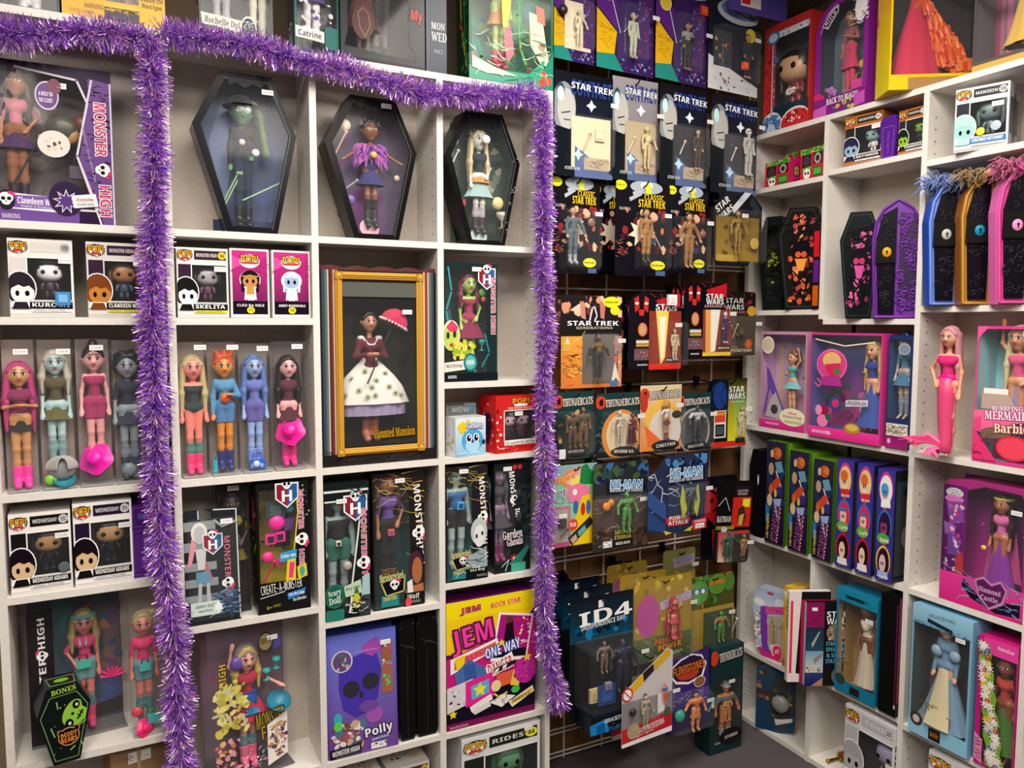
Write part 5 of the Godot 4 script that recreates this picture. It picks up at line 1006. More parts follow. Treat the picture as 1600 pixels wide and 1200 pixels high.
	garland("purple tinsel garland across the three upper bays and down beside the grid wall", PackedVector3Array([Vector3(0.1006, 0.6121, -1.836), Vector3(0.1997, 0.6151, -1.836), Vector3(0.2933, 0.6137, -1.836), Vector3(0.3914, 0.598, -1.836), Vector3(0.4801, 0.5969, -1.836), Vector3(0.5726, 0.5807, -1.836), Vector3(0.6697, 0.5637, -1.836), Vector3(0.7894, 0.5733, -1.836), Vector3(0.916, 0.5932, -1.836), Vector3(1.0071, 0.6053, -1.836), Vector3(1.0307, 0.5551, -1.836), Vector3(1.0234, 0.4538, -1.836), Vector3(1.0281, 0.302, -1.836), Vector3(1.0249, 0.1479, -1.836), Vector3(1.0376, 0.0096, -1.836), Vector3(1.0302, -0.1303, -1.836), Vector3(1.0351, -0.2898, -1.836), Vector3(1.04, -0.4515, -1.836), Vector3(1.0327, -0.6139, -1.836), Vector3(1.0355, -0.761, -1.836), Vector3(1.0424, -0.892, -1.836), Vector3(1.0682, -1.0099, -1.836), Vector3(1.0857, -1.0935, -1.836)]), 0.032, 22)

func frame_box(t: Node3D) -> void:                # the moulded gold frame, ribbon and the doll in its white gown
	var w: float = 0.3014; var h: float = 0.4858
	var g := Acc.new()
	var lo := Vector2(-0.365 * w, 0.058 * h); var hi := Vector2(0.372 * w, 0.985 * h)
	for k in 4:
		var z: float = [0.003, 0.0065, 0.0045, 0.0025][k]; var d := 0.0042 * k
		for e in [[Vector2(lo.x + d, lo.y + d), Vector2(hi.x - d, lo.y + d)], [Vector2(hi.x - d, lo.y + d), Vector2(hi.x - d, hi.y - d)], [Vector2(hi.x - d, hi.y - d), Vector2(lo.x + d, hi.y - d)], [Vector2(lo.x + d, hi.y - d), Vector2(lo.x + d, lo.y + d)]]:
			g.tube([Vector3(e[0].x, e[0].y, z), Vector3(e[1].x, e[1].y, z)], [0.0029], 8, H("c8963a"))
	for cx in [lo.x + 0.006, hi.x - 0.006]:
		for cy in [lo.y + 0.006, hi.y - 0.006]: g.box(Vector3(cx - 0.009, cy - 0.009, 0), Vector3(cx + 0.009, cy + 0.009, 0.0095), H("b8862c")); g.ball(Vector3(cx, cy, 0.0095), Vector3(0.0055, 0.0055, 0.002), H("d8a848"), 10)
	put(g, "gold_frame", M.gloss, t)
	var r := Acc.new()
	var top := h
	for i in 24:
		var x := lerpf(-w / 2 + 0.002, w / 2 - 0.004, i / 23.0); var x2 := lerpf(-w / 2 + 0.002, w / 2 - 0.004, (i + 1) / 23.0)
		var y := 0.009 * absf(sin(i * 0.6)) + 0.002; var y2 := 0.009 * absf(sin((i + 1) * 0.6)) + 0.002
		r.quad(Vector3(x, top + y, -0.006), Vector3(x2, top + y2, -0.006), Vector3(x2, top + y2 + 0.003, -0.035), Vector3(x, top + y + 0.003, -0.035), H("4a1420"))
		r.quad(Vector3(x, top - 0.001, -0.005), Vector3(x2, top - 0.001, -0.005), Vector3(x2, top + y2, -0.006), Vector3(x, top + y, -0.006), H("5a1826"))
	r.box(Vector3(-w / 2 + 0.002, top - 0.016, -0.02), Vector3(-w / 2 + 0.02, top + 0.01, -0.003), H("5a1826"))
	put(r, "satin_ribbon", M.cloth, t)
	var b := doll(t, "x46 y90 h69 z-.05 k:s p:ff s:c08868 e:302018 l:a03038 hair:bun:1c1414 bodice:4a1428 sleeve:6a1a30 boots:a86850", w, h, 0.07)
	var s := Acc.new()                               # full white skirt with a lilac net edge
	s.lathe(PackedVector2Array([Vector2(0.3, 0.29), Vector2(0.285, 0.33), Vector2(0.25, 0.42), Vector2(0.19, 0.5), Vector2(0.11, 0.58), Vector2(0.05, 0.64)]), 48, H("f0eee8"), Vector3.ZERO, 0.45, 9, 0.05)
	put(s, "white_skirt", M.cloth, b)
	var n := Acc.new()
	n.lathe(PackedVector2Array([Vector2(0.27, 0.2), Vector2(0.275, 0.25), Vector2(0.28, 0.31)]), 60, H("a898c0"), Vector3.ZERO, 0.42, 22, 0.06)
	put(n, "net_petticoat", M.cloth, b)
	for q in [[-0.22, 0.36], [-0.12, 0.4], [0.0, 0.36], [0.12, 0.42], [0.22, 0.35], [-0.16, 0.48], [0.02, 0.47], [0.1, 0.52], [-0.06, 0.54], [0.17, 0.37], [-0.06, 0.35], [-0.02, 0.42]]:
		var f := Acc.new()
		var rr := lerpf(0.3, 0.05, pow((q[1] - 0.29) / 0.35, 1.25)); var zz: float = sqrt(maxf(0.0, rr * rr - q[0] * q[0])) * 0.45 + 0.022
		for k in 6:
			var d := Vector3(cos(PI * k / 6), sin(PI * k / 6), 0); var p := Vector3(-d.y, d.x, 0)
			var ce := Vector3(q[0], q[1], zz)
			f.quad(ce - d * 0.027 - p * 0.0016, ce + d * 0.027 - p * 0.0016, ce + d * 0.027 + p * 0.0016, ce - d * 0.027 + p * 0.0016, H("7a8a48"))
		f.disc(Vector3(q[0], q[1], zz + 0.002), Vector3(0, 0, 1), 0.005, 0.005, H("3a3c20"), 8)
		put(f, "flower", M.card, b)
	var c := Acc.new()
	for sx in [-1, 1]:
		c.ball(Vector3(sx * 0.075, 0.755, 0.0), Vector3(0.035, 0.045, 0.035), H("7a2038")); c.ball(Vector3(sx * 0.07, 0.79, 0.01), Vector3(0.03, 0.02, 0.03), H("e8e4e0"))
	c.tube([Vector3(-0.06, 0.79, 0.02), Vector3(-0.02, 0.74, 0.05), Vector3(0.02, 0.74, 0.05), Vector3(0.06, 0.79, 0.02)], [0.011], 6, H("eae6e2"))
	put(c, "puffed_sleeves", M.cloth, b)
	var u := Acc.new()                               # parasol held across the body
	u.tube([Vector3(-0.06, 0.45, 0.14), Vector3(0.17, 0.93, 0.1)], [0.006], 8, H("1c1618"))
	var pb := Basis(Vector3(0, 0, 1), -0.45)
	var rows := []
	for q in [[0.11, 0.0], [0.1, 0.05], [0.07, 0.09], [0.03, 0.112], [0.001, 0.118]]:
		var row := PackedVector3Array()
		for j in 24: row.append(Vector3(0.16, 0.9, 0.1) + pb * Vector3(cos(-TAU * j / 24) * q[0] * (1 + 0.04 * cos(j * PI * 2 / 3)), q[1], sin(-TAU * j / 24) * q[0] * 0.5))
		rows.append(row)
	u.grid(rows, H("d03058"))
	for j in 24: u.ball(rows[0][j], Vector3(0.012, 0.012, 0.008), H("f4d8dc"), 6)
	put(u, "crimson_parasol", M.cloth, b)
	sticker(t, w * 0.24, h * 0.79, 0.003)

func grid_cards() -> void:
	var t: Node3D
	var o: Dictionary
	# --- top row: space cards with purple and gold wedges ---
	var gen := "p 5a2a80 0 8 34 30 34 60 0 40;p 3a2460 34 20 100 8 100 100 34 100;p e0b020 0 42 34 62 30 84 0 86;t 16 60 22 1.6 0 604010 0 MODEL NO 6060;j 3 54 26 24 61 20 5 .5 806018;p 2a8a80 0 86 30 84 46 100 0 100;l e0e8f0 .8 24 28 40 62;l e8d0e0 .8 90 24 46 60;e 18 26 11 7.5 e8d868;e 18 26 9 6 d8c040;z 36 88 60 10 62 16 3 b04890 4888a8 a8a0c8;r 70 22 26 60 4a2a6a;z 70 26 26 50 63 20 3 a03048 7060a0 402858"
	var disc := "e 60 8 44 8 c8ccd8;e 60 7 38 6 7888b0;e 50 7 8 4 f0a060;e 86 8 6 4 e87040;T 62 4 40 4 0 5878c0 e8f0ff 1 STAR TREK;t 62 9 44 1.8 0 304060 1 THE NEXT GENERATION"
	hang("carded figure with a bare cream inner tray at the top left of the grid wall", Vector3(1.1819, 0.7432, -1.93), 0.1423, 0.2402, 4, "2a2030", {front = gen, bub = [[22, 30, 92, 88, 0.03, "e8dcc0"]], bits = ["ball:28242c:16:46:.014", "rod:d8ccb0:56:60:.03:d8ccb0:.012"], dolls = ["x56 y84 h42 z.012 k:m p:aw n1 s:e0d4b8"]})
	hang("carded figure in a pale costume on a purple and gold card, top row", Vector3(1.3592, 0.7387, -1.93), 0.2164, 0.2886, 4, "2a2030", {front = gen + ";" + disc, bub = [[34, 32, 84, 90, 0.03]], dolls = ["x58 y88 h46 z.012 k:m p:aa s:c8b090 suit:c8d0b8 hair:short:d8d0c0 boots:a8a090"], pos = ["90 44"]})
	hang("carded figure with a black and white harness, third in the top row", Vector3(1.5657, 0.7381, -1.93), 0.2097, 0.3023, 4, "2a2030", {front = gen + ";" + disc, bub = [[34, 32, 84, 92, 0.03]], dolls = ["x56 y90 h48 z.012 k:m p:af s:a87858 suit:2a2a30 top:d8d8d8 hair:short:382820"], bits = ["box:e05028:92:24:.014:e86838:.004"], pos = ["90 52"]})
	hang("carded figure in a navy uniform with a clear transporter booth, top row right", Vector3(1.7745, 0.7354, -1.93), 0.2213, 0.3066, 4, "202430", {front = "e 60 18 44 12 b8bcc8;e 62 16 38 9 6078b0;T 62 14 38 6 -8 5888d8 e8f0ff 1 STAR TREK;t 62 21 36 2 -8 d8e0f0 1 NEXT GENERATION;e 90 12 8 6 e8d828;e 84 38 10 7 e0d030;p d8dce0 0 66 100 90 100 100 0 100;r 10 40 36 36 3a4048;z 12 48 30 26 64 12 3 7a4a30 d89048 2a2430;z 10 84 80 14 65 14 3 a8acb0 606468", bub = [[8, 36, 92, 92, 0.04]], dolls = ["x72 y86 h46 z.014 k:m p:aa s:b08060 suit:1c2434 hair:short:2a2018"], bits = ["box:f05828:60:74:.011:f07848:.03"], pos = ["84 46"]})
	# --- second row ---
	var fc := "g 0 0 100 100 10141c 243044;e 16 34 20 24 8a949c;e 20 36 15 20 b8b8b4;e 10 20 7 9 3a4850;l 283038 1.2 12 40 26 38;l 405058 1.2 16 46 26 46;e 10 22 6 7 c8f0f8;p 14181e 0 52 34 56 36 100 0 100;t 62 14 70 15 0 28408c 1 CONTACT;T 64 13 72 6 -2 f4f6fa 28305c 1 STAR TREK;s 62 30 6 4 d8f0ff;e 62 30 2 2 ffffff;p 5a6c98 34 70 100 96 100 100 34 100;s 40 78 6 4 b8e0ff;r 50 80 44 12 b8a890;j 52 81 38 10 66 22 7 .5 605040;t 30 92 26 3 0 c8ccd0 1 ACTION FIGURE"
	hang("dark cyborg space card with an empty cream tray, leftmost of the second row", Vector3(1.1969, 0.4151, -1.9), 0.1949, 0.2877, 0, "181c24", {front = fc, bub = [[26, 40, 98, 92, 0.032, "e0d0b0"]], bits = ["rod:c8b898:52:66:.025:c8b898:.01", "box:d8c8a8:76:58:.016:e8dcc0:.004"], pos = ["92 30"]})
	hang("paler grey space card with a tray of cream gear, second of the second row", Vector3(1.3956, 0.4258, -1.93), 0.1658, 0.2991, 0, "8a8688", {front = fc.replace("10141c 243044", "98949a 6a6670"), bub = [[26, 40, 98, 92, 0.032, "b8a888"]], bits = ["rod:e0d0b0:38:66:.024:e0d0b0:.01", "ball:d8c8a0:74:58:.012"], dolls = ["x72 y90 h44 z.012 k:m p:aw n1 s:c8b488"], pos = ["92 36"]})  # same card art over a paler grey ground
	hang("dark space card with a red brown robed figure, third of the second row", Vector3(1.5626, 0.421, -1.91), 0.1884, 0.299, 3, "181c24", {front = fc, bub = [[26, 38, 98, 92, 0.032, "30343a"]], bits = ["rod:b8bcc0:44:62:.02:d8c090:.01"], dolls = ["x76 y84 h42 z.012 k:m p:aa s:c09878 suit:4a3c34 cape:3a2c28:.13:.2 hair:short:503828"], pos = ["92 34"]})
	hang("dark space card with a white hooded figure beside the right shelves, second row", Vector3(1.759, 0.4112, -1.9), 0.1998, 0.3014, 3, "181c24", {front = fc, bub = [[26, 38, 98, 90, 0.032, "3a3840"]], bits = ["rod:b8bcc0:44:60:.02:d8c090:.01"], dolls = ["x76 y82 h50 z.012 k:m p:aa s:c8c8c4 suit:b8b8b4 hood:d0d0cc mask:2a2a2c boots:a8a8a4"], pos = ["94 30"]})
	for q in [[1.192, -1.97, 0], [1.4001, -1.98, 1], [1.5876, -1.98, 2], [1.7888, -1.98, 3]]:
		carded(["leftmost", "second", "third", "rightmost"][q[2]] + " dark spare card behind the second row of space cards", Vector3(q[0], 0.38, q[1]), 0.13, 0.26, 2, "15181e", {front = fc, group = "spare cards behind the second row", hook = false})
	# --- third row ---
	var cl := "e 56 6 30 7 a8b4c0;e 56 4 12 4 d8e0e8;p b0b8c0 30 12 52 8 52 10 32 16;p b0b8c0 24 18 46 12 48 14 26 22;p e8f028 54 4 62 1 66 12 56 14;T 70 16 36 6 0 e0c030 302008 1 CLASSIC;T 66 23 50 8 0 e8c830 302008 1 STAR TREK;z 8 30 84 44 71 40 8 902830 d8785a e0b890 40202a 5a2028;s 44 54 16 7 e8d8c0;e 78 88 14 5 e8e828;t 78 88 22 2 0 404000 1 NEW;t 16 30 20 3 0 c0c0c0 0 WARNING;j 4 62 20 24 72 14 5 .5 e08870;e 8 6 11 5 e8e828;t 8 6 16 2 0 404000 1 STARFLEET;r 74 94 18 5 506890"
	hang("black vintage space card with a grey uniformed figure, leftmost of the third row", Vector3(1.1868, 0.1437, -1.92), 0.1646, 0.2736, 2, "141418", {front = cl, bub = [[14, 32, 96, 97, 0.035]], dolls = ["x36 y92 h60 z.016 k:m p:aw s:c89878 suit:5a6c78 hair:short:1e1812 boots:98a0a4"], bits = ["ball:8a6858:76:46:.013", "box:304070:46:72:.007"], pos = ["84 38"]})
	for q in [[1.3353, -1.99], [1.342, -1.965]]:
		carded(("further" if q[1] < -1.98 else "nearer") + " black starburst card behind the tall gold uniformed figure card", Vector3(q[0], 0.155 if q[1] > -1.98 else 0.15, q[1]), 0.14, 0.26, 2, "121216", {front = cl, group = "spare cards behind the third row"})
	hang("black vintage space card with a tall gold uniformed figure, middle of the third row", Vector3(1.4002, 0.1409, -1.89), 0.2036, 0.2784, 2, "141418", {front = cl, bub = [[36, 32, 96, 94, 0.035]], dolls = ["x50 y88 h58 z.016 k:m p:aa s:c08a60 suit:a87a40 hair:short:1e1812 boots:302820"], bits = ["box:2a6888:62:62:.01:184858", "rod:d8a888:74:64:.03:e0b890:.012:60"], pos = ["84 36"]})
	hang("black vintage space card with a tan costumed figure and bare feet, third row", Vector3(1.5836, 0.1549, -1.905), 0.1638, 0.2665, 2, "141418", {front = cl, bub = [[14, 34, 96, 97, 0.035]], dolls = ["x44 y96 h64 z.016 k:m p:ww s:c0906a suit:a07038 hair:short:241c14"], bits = ["box:28388a:60:74:.008", "ball:8a5848:80:54:.012"], pos = ["88 42"]})
	hang("eight sided black card with gold figure and coin in a large clear bubble", Vector3(1.7629, 0.1855, -1.885), 0.2146, 0.2311, 0, "1a1a1e", {out = "30 0 78 0 100 18 100 70 74 100 10 100 0 76 0 26", front = "T 22 18 30 9 38 e8e8e8 202024 1 STAR;T 28 30 34 9 38 e8e8e8 202024 1 WARS;p c8d0d8 40 22 64 0 78 0 44 30;p 28343c 78 4 96 20 90 30 74 16;g 10 34 84 60 786018 9a7c28;z 14 40 76 46 73 20 7 6a5010 8a6c20 503c0c;r 12 86 40 9 b89838", bub = [[6, 24, 98, 98, 0.04]], bits = ["coin:c8a850:80:70:.018"], dolls = ["x46 y88 h60 z.016 k:m n1 p:ww s:8a6c1c cape:6a5014:.14:.2"], pos = ["52 34"]})
	# --- fourth row ---
	hang("tall orange space card with a starship arrowhead and a dark uniformed figure", Vector3(1.2266, -0.1878, -1.895), 0.2101, 0.2685, 0, "1c181a", {front = "r 0 0 100 34 201c1e;z 0 0 100 20 81 24 8 d89878 6a3838 f0c0a0 382428;p d8c8b0 14 16 36 6 34 20;p c88878 30 6 38 8 40 26 32 24;p c87868 62 6 72 8 70 26 64 24;l e8f0f8 1.6 46 28 50 14 54 12 58 22 54 28;e 82 7 14 6 e8e828;e 88 16 8 5 e8e028;t 82 7 22 2 0 404000 1 TRADING CARD;T 52 30 84 5 0 f4f4f4 302020 1 STAR TREK;t 54 35 60 2.6 0 c0b8b0 1 GENERATIONS;g 0 44 100 56 e0a040 d87838;j 0 50 60 46 82 30 20 1.2 f0c860 d88830 b85828;r 34 42 60 54 686460;r 88 44 12 20 a88888;z 86 44 12 40 83 10 3 c06858 503878 e0d8d0;p d8dce0 10 44 16 60 2 60;r 2 52 14 8 d8a848;p e0d8cc 88 72 98 96 90 90 82 96;p d06858 86 66 94 66 90 76;r 80 93 14 6 4878a8;j 4 62 24 26 84 18 8 .5 503810", bub = [[34, 40, 92, 95, 0.04]], dolls = ["x56 y94 h52 z.018 k:m p:ww s:704830 suit:24262c top:a08020 hair:short:181210"], pos = ["90 49"]})
	carded("orange starship back card behind the tall arrowhead card on the left", Vector3(1.1705, -0.1799, -1.97), 0.053, 0.2546, 0, "2a2022", {front = "g 0 0 100 100 2a2226 a87838;z 0 0 100 30 85 12 8 906858 402828"})
	var ep := "p c02028 50 10 100 0 100 18 70 24;l e04038 .6 40 0 100 30;l d03030 .6 60 0 80 30;p c83028 10 8 18 4 20 20 12 26;p c83028 30 4 38 8 36 26 28 20;p c83028 18 22 30 22 28 30 20 30;e 15 14 4 1.6 f0e8e0;e 33 14 4 1.6 f0e8e0;T 72 18 42 7 0 f2f2f2 181418 1 STAR;T 72 25 42 7 0 f2f2f2 181418 1 WARS;t 72 31 50 3 0 d8a8a0 2 EPISODE I;e 26 48 9 9 e07028;e 26 48 6 7 c0a080;r 12 60 30 12 2a2a2c;r 14 62 26 4 d8d0c0;r 14 67 26 3 c8a030;r 10 73 36 15 705058;z 12 74 32 12 91 10 2 c0b0b0 a8a0a0 404048;r 16 93 20 2 a8a8a8"
	for i in 3:
		carded(["rearmost", "middle", "front"][i] + " black spare card with red stripes beside the fiery insert card", Vector3([1.4025, 1.4172, 1.4365][i], -0.148 + i * 0.004, -1.98 + i * 0.02), 0.13, 0.21, 0, "141216", {out = "0 20 8 5 20 0 96 0 100 4 100 100 0 100", front = ep, group = "spare episode cards in the fourth row"})
	hang("black card with red face stripes and a fiery card insert showing a pale figure", Vector3(1.4496, -0.1388, -1.89), 0.1929, 0.231, 0, "141216", {out = "0 16 8 4 20 0 96 0 100 4 100 100 0 100", front = ep, bub = [[42, 36, 108, 98, 0.036]], bits = ["box:f0f0f0:78:9:.016:e0e0e0"], dolls = ["x84 y90 h42 z.016 k:m p:aa s:c8b898 suit:c8b898 hair:short:906838"], pos = ["84 42"]})
	o = {"a": ["g 0 0 100 100 f0a040 e04018;p fff0c0 30 0 60 0 52 100 36 100;p f8d878 20 0 30 0 34 100 20 100;r 0 90 100 10 d82820"]}
	insert("fiery orange", Vector3(1.4872, -0.1396, -1.886), 0.1223, 0.178, "p f8d060 20 0 60 0 50 80 36 92;p fff4d0 30 10 52 10 46 80 38 84;r 0 90 100 10 d82820;r 52 80 42 8 141414;t 73 84 36 3 0 f0f0f0 1 PILOT")
	hang("black card with red face stripes and a violet robed figure by the grid", Vector3(1.6416, -0.1091, -1.885), 0.1708, 0.2366, 0, "141216", {out = "0 16 8 4 20 0 96 0 100 4 100 100 0 100", front = ep, bub = [[46, 36, 112, 98, 0.036]], dolls = ["x90 y82 h42 z.018 k:m p:af s:d0b8c0 suit:3a1c48 cape:301840:.14:.05 hair:short:c8c0c8"], pos = ["100 41"]})
	insert("amber edged", Vector3(1.6889, -0.1018, -1.882), 0.116, 0.1459, "p f0f0e0 24 0 60 0 44 90 28 92;p e8a040 8 0 26 0 28 92 10 92;r 0 92 100 8 e0c830;r 50 78 48 10 141414;t 74 83 40 4 0 f0f0f0 1 SENATOR")
	carded("black back card with red stripes stacked just left of the violet figure", Vector3(1.5999, -0.1028, -1.95), 0.093, 0.2242, 0, "141216", {out = "0 16 8 4 20 0 96 0 100 4 100 100 0 100", front = ep})
	hang("dark card with a pair of crossed tan droids in a smoky bubble beside the shelves", Vector3(1.8032, -0.1057, -1.93), 0.1884, 0.2101, 0, "18161a", {front = "l e04038 .6 30 0 100 30;z 60 0 40 20 93 8 6 401820 802830;T 50 14 44 8 0 c8c8c8 181418 1 STAR;T 50 24 44 8 0 c8c8c8 181418 1 WARS;t 60 32 40 4 0 c07068 2 EPISODE I;e 90 30 10 8 c89828;p 403828 0 38 100 38 100 100 0 100;r 20 85 40 7 6a6030;t 50 92 84 4 0 d8d0b8 2 DROID FIGHTERS;s 84 82 10 8 d06020", bub = [[4, 36, 108, 98, 0.04]], bits = ["rod:9a8858:46:62:.022:a89868:.014", "rod:8a7848:46:62:.022:a89868:.014:70", "box:4a4028:60:62:.012:5a5030"], pos = ["92 50"]})
	# --- fifth row ---
	var tc := "g 0 0 100 100 1c3c3c 102024;e 10 14 12 10 d04028;p 201410 6 12 14 8 16 18 8 20;T 58 15 76 11 2 e8e4dc 201c1c 2 THUNDERCATS;e 60 68 42 40 30383a"
	hang("dark teal cat logo card with two bronze armoured figures, leftmost of the fifth row", Vector3(1.1727, -0.3968, -1.9), 0.1356, 0.1994, 0, "18292c", {front = tc + ";z 8 30 84 50 101 20 8 b06828 c8a058 3a2c20 6a4828;e 54 88 30 9 20282a;t 54 88 40 4 0 d8d4c8 1 WARRIOR;r 12 84 16 14 f0f0ec;z 14 86 12 10 102 5 3 a02820 f0f0ec", bub = [[8, 28, 94, 94, 0.036]], dolls = ["x38 y84 h54 z.016 k:b n1 p:aw s:5a4430 top:4a3828 boots:403020", "x66 y84 h60 z.014 k:b n1 p:wa s:6a5238 top:5a4428 boots:503c28"], pos = []})
	hang("teal cat logo card with a silver figure and a dark red robed figure", Vector3(1.3252, -0.4004, -1.895), 0.1625, 0.1937, 0, "1c3436", {front = tc + ";e 56 66 44 40 d88838;e 58 66 36 34 d8c8a8;e 62 92 30 8 1c2022;t 62 92 44 5 -4 e0dcd0 1 MUMM RA;j 2 40 20 50 103 16 8 .6 88a0a0", bub = [[12, 28, 98, 96, 0.036]], dolls = ["x46 y84 h56 z.016 k:m n1 p:wo s:b8b0a0", "x74 y84 h50 z.018 k:m p:aa s:5a1c1c cape:581818:.2:.05 hood:4a1414"], pos = ["86 36"]})
	hang("orange flame cat logo card with a slender gold and white figure", Vector3(1.4787, -0.3916, -1.89), 0.1574, 0.2029, 0, "1c3436", {front = tc.replace("1c3c3c 102024", "d8c8a0 e08838") + ";e 54 56 44 34 e8b848;e 60 70 40 34 d8d0c8;p e86828 10 60 50 84 60 96 20 92;e 8 26 10 14 b83828;e 62 92 34 8 1c2022;t 62 92 46 5 4 e8e4d8 1 CHEETAH;e 88 46 12 6 302820", bub = [[16, 26, 98, 96, 0.036]], dolls = ["x56 y84 h58 z.016 p:wa s:b08850 hair:bob:d8a030 top:e0dcd0 skirt:6a2828:.4:.6:.12:.05 boots:7a4028"], pos = ["80 30"]})
	hang("teal cat logo card with a black and white armoured figure", Vector3(1.6183, -0.4036, -1.9), 0.1352, 0.1848, 0, "1c3436", {front = tc + ";e 50 66 48 40 a8a498;e 50 66 42 36 484c50;e 56 92 36 8 1c2022;t 56 92 46 5 4 d8d4c8 1 PANTHER", bub = [[4, 28, 98, 96, 0.036]], dolls = ["x50 y86 h64 z.016 k:b p:ww s:34383e top:c8ccd0 boots:24262a"], pos = ["88 36"]})
	for i in 3: carded(["rearmost", "middle", "front"][i] + " dark blue spare card left of the green and yellow space card", Vector3([1.7826, 1.77, 1.7573][i], -0.385, -1.97 + i * 0.02), 0.1, 0.2, 0, "101828", {out = "0 20 10 5 24 0 96 0 100 4 100 100 0 100", front = "z 4 6 80 50 105 18 8 1c3a78 14284c 2a4a8c;e 30 26 24 22 1c4488", group = "spare blue cards in the fifth row"})
	hang("green and yellow space card with a white robed figure beside the shelf end", Vector3(1.7645, -0.4018, -1.9), 0.1481, 0.2232, 0, "12161e", {out = "0 20 10 5 24 0 96 0 100 4 100 100 0 100", front = "g 46 0 54 92 0e2410 d8d020;g 62 20 38 60 28803c c8d828;r 0 92 100 8 d03020;T 70 16 44 9 0 f0f0f0 181818 1 STAR;T 70 26 48 9 0 f0f0f0 181818 1 WARS;t 72 34 40 3 0 d8d8d8 1 The Power;e 22 24 20 20 1c3c80;z 4 10 36 40 106 14 6 18305c 24489c;r 6 46 34 40 e8e8e0;r 8 47 30 16 d04828;t 23 51 26 4 0 f0d020 1 FLASH BACK;r 10 66 26 18 20242a;r 13 69 20 12 485058;r 68 88 28 7 141414", bub = [[58, 38, 98, 96, 0.03]], dolls = ["x79 y88 h46 z.014 k:m p:af s:c09878 suit:d0c0a8 cape:d8c8b0:.14:.04 hair:short:8a7050"], pos = ["86 44"]})
	# --- sixth row ---
	hang("bright fantasy card with a rainbow, a green castle and a yellow brick road", Vector3(1.1751, -0.6531, -1.9), 0.1544, 0.2412, 0, "8ac8a8", {front = "r 0 0 100 14 8ab0b8;p 2a8a48 62 6 70 2 74 8 80 2 84 10 92 8 96 26 58 26;e 60 18 40 14 e88848;e 62 18 34 10 e8a8c0;e 64 20 26 7 e8e068;r 60 24 40 30 88c890;p 1e8040 64 4 76 0 82 6 90 10 96 26 60 26;T 26 16 46 7 12 e04080 f0d020 2 Wizard;T 22 32 20 7 0 604088 f0e8f0 2 of;t 28 42 44 8 0 a898c0 2 Oz;e 58 36 26 12 e878a0;e 50 34 5 4 f0f0f0;p e8c818 66 40 88 38 98 90 96 100 40 100 50 70;g 0 50 40 50 c06890 b85880;r 4 54 32 40 a8a098;e 46 74 11 7 d83c28;t 46 74 14 5 0 f4e8d8 1 50;e 52 52 5 8 3068b0;e 68 56 5 8 c83020;e 80 54 5 9 3868b8;p 2c2828 34 90 84 66 92 74 44 100;p 60a8b8 56 84 72 76 76 82 60 90;p c8a890 40 92 52 86 56 92 46 98", bub = [[4, 46, 40, 94, 0.03]], bits = ["box:30302e:20:70:.012:484846:.01", "rod:383836:22:82:.014:383836:.012:-25"], pos = ["12 58"]})
	var hm := "z 0 0 100 18 111 30 9 18284c 3a6aa0 2c4a40 16203a 485a38;r 24 22 70 16 10182c;T 60 26 58 9 -4 3c88c8 e0f0f8 1 HE-MAN;t 60 33 60 3.4 -4 d8e0e8 1 MASTERS OF THE UNIVERSE"
	hang("clear shaped card with a mossy green brawny figure and brown stone arms", Vector3(1.326, -0.6797, -1.88), 0.2006, 0.2664, 0, "2a2c30", {front = hm + ";g 0 40 100 60 5a4a44 2c2a24;j 0 40 100 56 112 40 16 .8 8a7a70 c8c0b8 403830;z 4 74 30 22 113 12 6 5a3c2c 6a4a38 3a2820;z 70 74 28 22 114 12 6 5a3c2c 6a4a38 3a2820;r 36 76 36 20 2a2a1a;T 54 80 30 5 0 c8c060 202010 1 SAVAGE;t 54 86 30 4.4 0 c8c060 1 ETERNIA;r 38 90 32 6 141414;t 54 93 26 3.4 0 e8e8e8 1 MOSS MAN;r 18 89 16 7 f0f0f0;z 19 90 14 5 115 14 1.2 181818 404040", bub = [[2, 36, 98, 76, 0.04]], dolls = ["x54 y80 h46 z.02 k:b n1 p:ww s:508a44 e:302010"], bits = ["ball:d88028:20:48:.014", "ball:d88028:28:44:.011"], pos = ["80 42"]})
	hang("clear shaped blue card reading POWER ATTACK with yellow wings inside", Vector3(1.5012, -0.6459, -1.83), 0.227, 0.2463, 0, "26304c", {out = "30 0 96 0 100 30 96 94 60 100 0 92 0 30", front = "z 30 0 66 20 116 24 9 1c2c5c 4a88c0 16203c 3a64a0;r 36 16 60 22 141c30;T 64 22 54 11 0 3c88c8 e0f0f8 1 HE-MAN;t 64 31 58 4 0 d8e0e8 1 MASTERS OF THE UNIVERSE;j 0 20 40 60 117 22 26 1.2 d8e0f0 7898d0 28407c;p 34508c 0 40 30 60 30 80 0 60;p 2c4478 0 64 30 84 30 96 0 88;l e8f0ff .8 2 24 10 20 16 34 24 40 22 56;p c83040 32 76 68 74 72 82 66 88 36 88 30 82;T 51 78 30 5 0 f4f0e8 601018 1 POWER;T 51 84 34 5 0 f4f0e8 601018 1 ATTACK;p c82838 74 84 100 82 100 96 76 97;t 88 86 20 3 0 f8f0f0 1 STRATOS;r 80 89 16 6 f0f0f0;z 81 90 14 4 118 12 1.2 181818;p c8c838 26 92 40 96 30 98;p c8c838 60 96 76 90 72 97", bub = [[34, 36, 98, 76, 0.036]], dolls = ["x66 y76 h42 z.016 k:b n1 p:aa s:34404c top:5a6a78"], bits = ["wing:b0b840:66:58:.05::.014"], pos = ["92 42"]})
